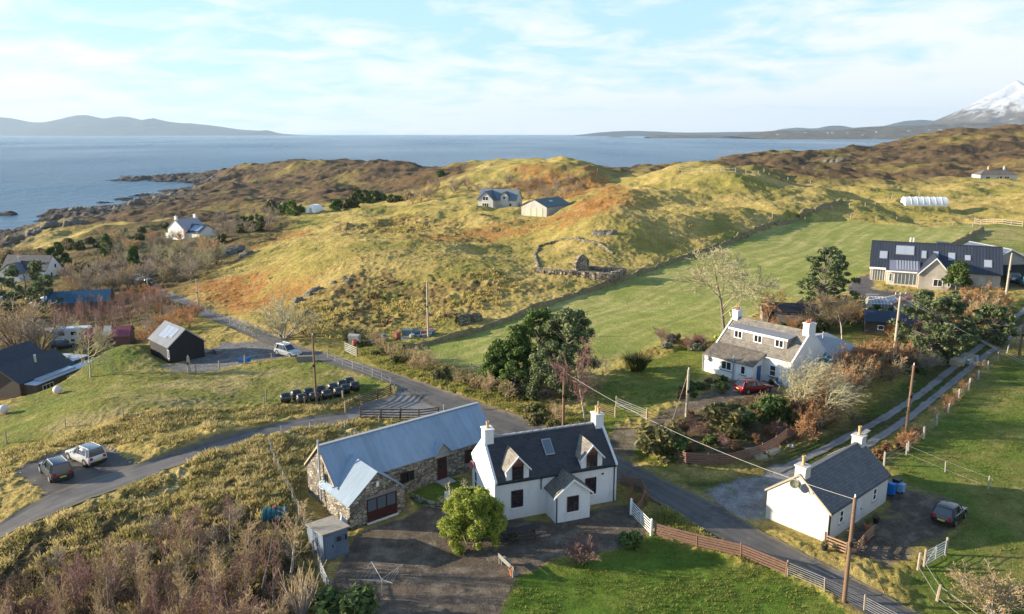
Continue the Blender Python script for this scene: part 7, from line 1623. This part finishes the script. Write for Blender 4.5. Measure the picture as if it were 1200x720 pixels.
car_px(171, 334, 150, 'pale blue car on the far bend of the road', carpaint('pale blue paint', (.35, .44, .52)), 4.3, 1.8, 1.55, kind='hatch')
car_px(163, 330, 170, 'white van-like car beside the pale blue one on the far bend', carpaint('white paint car', (.65, .66, .68), .05), 4.6, 1.85, 1.9)
car_px(1188, 330, 60, 'pale car parked inside the open timber shed', carpaint('pale silver', (.4, .42, .45)), 4.3, 1.8, 1.6)
car_px(1200, 334, 75, 'teal blue car at the mouth of the open timber shed', carpaint('teal paint', (.05, .16, .22)), 4.2, 1.8, 1.5, kind='hatch')
def caravan(px, py, ang, label, L=6.0):
    x, y, z = at3(px, py); t = thing('caravan', label, 'caravan', (x, y, z), R(ang)); WP = plain('caravan shell', (.62, .64, .66), .4, .08)
    q = MB(); q.prism([(-L/2, .5), (L/2-.3, .5), (L/2, 1.2), (L/2-.35, 2.5), (-L/2+.2, 2.55), (-L/2-.05, 1.3)], 'y', -1.1, 1.1); q.build('body', WP, t, bevel=.1)
    for s in (-1, 1):
        for c in (-1.6, .3, 1.7): q = MB(); q.box(c-.45, c+.45, s*1.105-.02, s*1.105+.02, 1.35, 1.95); q.build('window', CGL, t)
        q = MB(); q.lathe([(.2, -.1), (.33, -.09), (.33, .09), (.2, .1)], 14, Matrix.Translation((0, s*.95, .33))@Matrix.Rotation(R(90), 4, 'X')); q.build('wheel', TYRE, t)
    q = MB(); q.tube((L/2-.2, 0, .55), (L/2+.9, 0, .5), .05); q.tube((L/2+.7, 0, .5), (L/2+.7, 0, 0), .04); q.build('drawbar', GALV, t)
caravan(88, 401, 12, 'white caravan between the crimson shed and the dark bungalow')
caravan(4, 360, 60, 'pale caravan roof at the far left edge under the pines', 5)
car_px(76, 408, 30, 'dark car beside the white caravan near the crimson shed', carpaint('dark car paint', (.05, .06, .07)), 4.2, 1.75, 1.5, kind='hatch')
# ------------------------------------------------------------------ bales, tank, yard things
BW = NT('black bale wrap'); _f = BW.noise(BW.coord(), 5, 5, .7); BW.set(Base_Color=(.018, .019, .023), Roughness=BW.ramp(_f, [(.3, .18), (.7, .42)]), Specular_IOR_Level=.6); BW.bump(_f, .6, .08)
def bale():
    t = empty('wrapped_bale'); q = MB(); pr = [(.12, -.61), (.48, -.60), (.6, -.52), (.64, -.3), (.65, 0), (.64, .3), (.6, .52), (.48, .60), (.12, .61)]
    M_ = Matrix.Translation((0, 0, .62))@Matrix.Rotation(R(90), 4, 'Y'); q.lathe(pr, 22, M_); q.build('wrap', BW.mat, t, smooth='all')
    q = MB(); q.lathe([(.03, -.615), (.2, -.63), (.26, -.6)], 12, M_); q.build('wrap_fold', BW.mat, t, smooth='all'); return proto(t)
bp = bale(); rng = random.Random(3)
bales = [(344,474),(363,473),(381,473),(399,466),(418,459),(356,467),(372,466),(386,462),(403,458),(393,455),(408,453)]
for i, (px, py) in enumerate([(335,472),(354,473),(369,471),(383,468),(397,465),(405,461),(416,458),(347,468),(362,466),(376,463),(390,460),(401,456),(409,453)]):
    x, y, z = at3(px, py); c = plant(bp, x, y, 'round bale in glossy black wrap in the row beside the thin dark pole', 'bale', 'wrapped_bale', 'black wrapped bales by the lane', .92, R(28)+rng.uniform(-.25, .25), z+.03)
TANK = ribbed('blue green tank', (.02, .10, .12), .5, .4, axis=1)
def tank():
    x, y, z = at3(323, 611); t = thing('oil_tank', 'blue-green ribbed plastic tank lying on the bank left of the barn', 'tank', (x, y, z+.55), R(8)); q = MB(); pr = [(.3, -.98), (.55, -.9)]
    for k in range(5): a = -.85+k*.36; pr += [(.62, a), (.62, a+.2), (.55, a+.24), (.55, a+.32)]
    pr += [(.55, .95), (.3, 1.0)]; q.lathe(pr, 20, Matrix.Rotation(R(90), 4, 'Y')); q.build('shell', plain('teal tank plastic', (.02, .11, .13), .4, .1), t, smooth=True)
    q = MB(); q.lathe([(.16, .58), (.16, .68), (.05, .7)], 10); q.build('filler_cap', plain('maroon cap', (.25, .04, .06), .5), t); q = MB(); q.box(-.9, .9, -.45, .45, -.75, -.5); q.build('cradle', GALV, t)
tank()
def dryer():
    x, y, z = at3(448, 698); t = thing('rotary_dryer', 'thin rotary clothes dryer on the gravel yard', 'clothes dryer', (x, y, z)); q = MB(); q.tube((0, 0, -.1), (0, 0, 1.25), .03); q.build('pole', GALV, t)
    tips = []
    for k in range(4): a = R(35+90*k); tip = (1.6*math.cos(a), 1.6*math.sin(a), 1.75); tips.append(Vector(tip)); q = MB(); q.tube((0, 0, 1.2), tip, .014, n=5); q.build('arm', GALV, t)
    q = MB()
    for f in (.4, .6, .8, .97):
        P = [Vector((0, 0, 1.2)).lerp(a, f) for a in tips]
        for a, b in zip(P, P[1:]+P[:1]): q.tube(a, b, .006, n=3, cap=False)
    q.build('line', GALV, t)
dryer()
WOODG = plain('grey weathered bench wood', (.26, .25, .22), .85, .25, 6); WOODD = plain('dark stained bench wood', (.05, .042, .035), .75)
def picnic(px, py, ang, label, m, L=1.8):
    x, y, z = at3(px, py); t = thing('picnic_table', label, 'table', (x, y, z), R(ang))
    q = MB(); [q.box(-L/2, L/2, -.36+.18*k, -.36+.18*k+.16, .72, .76) for k in range(4)]; q.build('tabletop', m, t)
    for s in (-1, 1):
        q = MB(); q.box(-L/2, L/2, s*.75-.13, s*.75+.13, .43, .47); q.build('seat', m, t)
        q = MB(); q.tube((s*L*.36, -.2, .74), (s*L*.36, -.7, 0), .045, n=4); q.tube((s*L*.36, .2, .74), (s*L*.36, .7, 0), .045, n=4); q.box(s*L*.36-.03, s*L*.36+.03, -.8, .8, .36, .43); q.build('leg', m, t)
picnic(612, 630, 18, 'dark picnic table against the wall left of the cottage porch', WOODD, 2.4)
def planter_bench():
    x, y, z = at3(597, 668); t = thing('plank_bench', 'pale weathered plank bench with a terracotta pot between the green bush and the lawn', 'bench', (x, y, z), R(-60))
    q = MB(); [q.box(-1.1, 1.1, -.22+.15*k, -.22+.15*k+.13, .42, .47) for k in range(3)]; q.build('seat', WOODG, t)
    for s in (-1, 1): q = MB(); q.box(s*.85-.05, s*.85+.05, -.2, .2, 0, .42); q.build('leg', WOODG, t)
    q = MB(); [q.box(-1.1, 1.1, -.3, -.26, .55+.16*k, .67+.16*k) for k in range(2)]; q.box(-1, -.93, -.3, -.25, 0, .85); q.box(.93, 1, -.3, -.25, 0, .85); q.build('backrest', WOODG, t)
planter_bench()
def pot(px, py, label, s=1., m=POTR, pm=LF_BROWN):
    x, y, z = at3(px, py); t = thing('plant_pot', label, 'plant pot', (x, y, z)); q = MB(); q.lathe([(.16*s, 0), (.24*s, .38*s), (.27*s, .38*s), (.27*s, .43*s), (.21*s, .43*s)], 14); q.build('pot', m, t, smooth=True)
    leaf_mesh('plant', [(0, 0, .55*s, .25*s, .25*s, .25*s)], 160, .08, pm, t, int(px)); return t
pot(601, 674, 'terracotta pot with dry plant at the near end of the plank bench', 1.2)
pot(603, 633, 'dark pot beside the picnic table left of the porch', .9, BLACKP, LF_MID)
pot(958+8, 590+55, 'pot by the slatted bay of the low white cottage', 1., BLACKP, LF_OLIVE)
pot(1017, 622, 'green potted plant against the front wall of the low cottage', 1.3, POTR, LF_MID)
pot(1026, 613, 'second green potted plant against the low cottage wall, farther along', 1.1, BLACKP, LF_OLIVE)
pot(904, 452, 'dark potted shrub by the blue door', 1.4, BLACKP, LF_DARK)
fence([(967,640),(996,652),(1001,652),(1010,640),(1024,628)], 'brown railed bay with flower pots at the corner of the low white cottage', .95, 1.5, 0, 4, REDF, plain('light brown rails', (.32, .20, .12), .8), .07, 'slatted_fence', railh=.1)
for i, (px, py, c, lb) in enumerate(((1001,647,(.6,.6,.6),'white pot on the right side of the railed bay'),(1012,637,(.4,.08,.06),'red pot inside the railed bay'),(984,644,(.25,.05,.1),'dark red flower pot inside the railed bay'))): pot(px, py, lb, .8, plain('pot colour %d' % i, c), LF_BROWN)
def bin_(px, py, label, m, h=1.05):
    x, y, z = at3(px, py); t = thing('wheelie_bin', label, 'bin', (x, y, z), R(40)); q = MB(); q.prism([(-.24, .05), (.24, .05), (.3, h-.08), (-.3, h-.08)], 'y', -.27, .27); q.build('body', m, t, bevel=.02)
    q = MB(); q.prism([(-.33, h-.078), (.33, h-.078), (.3, h), (-.3, h+.03)], 'y', -.31, .31); q.build('lid', m, t, bevel=.01)
    for s in (-1, 1): q = MB(); q.lathe([(.1, -.03), (.1, .03)], 10, Matrix.Translation((-.2, s*.25, .1))@Matrix.Rotation(R(90), 4, 'X')); q.build('wheel', TYRE, t)
bin_(1044, 580, 'bright blue wheelie bin at the far corner of the low white cottage', plain('blue bin plastic', (.01, .16, .5), .4)); bin_(1050, 575, 'dark bin next to the bright blue one', plain('dark bin plastic', (.02, .025, .03), .4)); bin_(1055, 577, 'pale blue bin right of the dark one', plain('pale blue bin plastic', (.2, .38, .6), .4), .8)
def buoy(px, py, r, label):
    x, y, z = at3(px, py); t = thing('float_ball', label, 'float', (x, y, z)); q = MB(); pr = [(r*math.sin(math.pi*k/10)+.001, r-r*math.cos(math.pi*k/10)) for k in range(11)]; q.lathe(pr, 18); q.build('ball', plain('pale pinkish float', (.66, .58, .55), .6, .12), t, smooth='all'); q = MB(); q.box(-r*.5, r*.7, -r*.9, -r*.5, -.1, .12); q.build('block', POT, t)
buoy(68, 462, .55, 'pale round float resting on the paddock grass'); buoy(5, 485, .55, 'pale round float at the left edge of the paddock')
def chair(px, py, ang, label, m):
    x, y, z = at3(px, py); t = thing('garden_chair', label, 'chair', (x, y, z), R(ang)); q = MB(); q.box(-.25, .25, -.25, .25, .42, .46); q.build('seat', m, t); q = MB(); [q.box(-.25+.11*k, -.19+.11*k, .23, .27, .46, .95) for k in range(5)]; q.box(-.25, .25, .225, .275, .9, .98); q.build('backrest', m, t)
    for a in (-.22, .22):
        for b in (-.22, .22): q = MB(); q.box(a-.025, a+.025, b-.025, b+.025, 0, .42); q.build('leg', m, t)
chair(912, 453, 40, 'blue garden chair by the wall of the three chimney house', BLUEP)
chair(526, 590, 30, 'pale small bench at the gap in the barn lawn', WHITEP)
picnic(640+382, 350, -20, 'outdoor table on the terrace of the modern house', WOODG, 2)
def boat(px, py, ang, L, label, hull, inner):
    x, y, z = at3(px, py); t = thing('small_boat', label, 'boat', (x, y, z+.1), R(ang)); st = [(-.5, .36, .0, .62), (-.3, .44, 0, .6), (0, .48, 0, .6), (.25, .40, .02, .66), (.42, .2, .1, .75), (.5, .02, .3, .84)]; V = []
    for a, w, z0, z1 in st: w *= L*.36; a *= L; V += [(a, -w, z1), (a, -w*.8, z0+.25), (a, 0, z0), (a, w*.8, z0+.25), (a, w, z1), (a, w*.86, z1), (a, 0, z0+.2), (a, -w*.86, z1)]
    m = 8; F = [(i*m+k, i*m+(k+1) % m, (i+1)*m+(k+1) % m, (i+1)*m+k) for i in range(5) for k in range(m)]+[tuple(range(7, -1, -1)), tuple(range(40, 48))]; q = MB(); q.add(V, F); q.build('hull', hull, t)
    for a in (-.2, .12): q = MB(); q.box(a*L-.12, a*L+.12, -L*.15, L*.15, .42, .47); q.build('thwart', inner, t)
boat(287, 426, 20, 1.7, 'small bright blue boat in the yard right of the black shed', plain('bright blue hull', (.02, .20, .55), .4), WOODG)
def heap(px, py, label, cols, n, L, seed, name='scrap_heap', hh=1.3):
    x, y, z = at3(px, py); t = thing(name, label, 'scrap', (x, y, z), R(18)); rng = random.Random(seed)
    for k in range(n):
        q = MB(); a = rng.uniform(.35, 1.1); b = rng.uniform(.3, .8); c = rng.uniform(.3, hh); Mx = Matrix.Translation((rng.uniform(-L, L), rng.uniform(-1.2, 1.2), c*.3))@Matrix.Rotation(rng.uniform(0, 3), 4, 'Z')@Matrix.Rotation(rng.uniform(-.3, .3), 4, 'X')
        if k % 3: q.box(-a, a, -b, b, -c*.5, c*.6, Mx)
        else: q.lathe([(b*.8, -c*.5), (b*.9, -c*.4), (b*.9, c*.4), (b*.7, c*.5)], 10, Mx)
        q.build(('crate', 'sheet_stack', 'drum')[k % 3], plain('scrap %s' % str(cols[k % len(cols)]), cols[k % len(cols)], .6, .2), t, bevel=.03)
heap(462, 398, 'heap of blue-grey covered gear and scrap beside the field corner', [(.08, .14, .19), (.14, .2, .24), (.05, .09, .12), (.3, .3, .3), (.3, .1, .06)], 22, 6, 5)
heap(238, 415, 'low stack of stones and boards at the corner of the black shed', [(.2, .19, .18), (.15, .13, .12)], 8, 2.5, 6, hh=.5)
heap(60, 388, 'pile of pale boards on the track below the pink cabin', [(.4, .3, .22), (.45, .42, .38)], 6, 2, 8, hh=.5)
heap(640+418, 352, 'cluster of pots and garden gear on the terrace of the modern house', [(.35, .2, .12), (.3, .28, .25), (.45, .3, .2)], 12, 4, 9, hh=.8)
heap(905, 535, 'pale timber frames in the vegetable patch behind the slatted fence', [(.34, .27, .16), (.36, .33, .25)], 6, 3, 10, 'cold_frames', .4)
heap(1128, 425, 'jumble of grey posts and sheets at the field corner by the lane', [(.3, .34, .36), (.36, .3, .2)], 7, 1.8, 11, hh=.9)
gate((405,412),(418,418), 'grey metal gate into the rough field above the road', GATEG, 1.3, 5)
q = MB(); x, y, z = at3(358, 424); q.box(-1.1, 1.1, -.35, .35, -.1, .85); o = q.build('timber_box', plain('grey slatted box', (.2, .18, .16)), None, bevel=.03); o.location = (x, y, z); o.rotation_euler = (0, 0, R(5)); tag(o, 'low grey timber box at the roadside by the silver blue car', 'box')
# distant croft houses on the far coast
def croft():
    t = empty('distant_house'); q = MB(); shell(q, 22, 12, 6, 9); q.build('wall', W_WHITE, t); q = MB(); chevron(q, 0, 22, 0, 12, 6, 9.5, .5, .6); q.build('roof', plain('distant roof', (.2, .2, .22)), t); return proto(t)
cp = croft(); bpy.context.view_layer.update(); dg = bpy.context.evaluated_depsgraph_get(); fc = bpy.data.objects['far_coast']
for (px, py) in ((943,155.8),(970,156.3),(975,156.5),(992,156.2),(1027,155.4),(1064,154.3),(1066,154.2),(1088,152.7),(1100,152.7),(1103,152.8),(911,158.2),(1010,158.8),(1134,144.5+8),(1143,153.0),(1155,155)):
    u, dy, dz = ray(px, py); d = Vector((u, dy, dz)).normalized(); hit, loc, nor, idx = fc.ray_cast(Vector((0, 0, CH)), d)
    if hit: c = copy_tree(cp, None, (loc.x, loc.y, loc.z-2), random.uniform(-.3, .3)); tag(c, 'tiny white house on the far coast across the water', 'house', 'white houses scattered on the far coast')
def rm(o):
    for c in list(o.children): rm(c)
    bpy.data.objects.remove(o)
for o in HIDE: rm(o)
sc.render.engine = 'CYCLES'
sc.view_settings.view_transform = 'Standard'; sc.view_settings.look = 'None'; sc.view_settings.gamma = 1; sc.view_settings.exposure = EXPO
sc.view_settings.use_curve_mapping = False
sc.render.resolution_x = 1024; sc.render.resolution_y = 614
sc.cycles.volume_bounces = 0; sc.cycles.volume_max_steps = 64
cam.clip_end = 250000
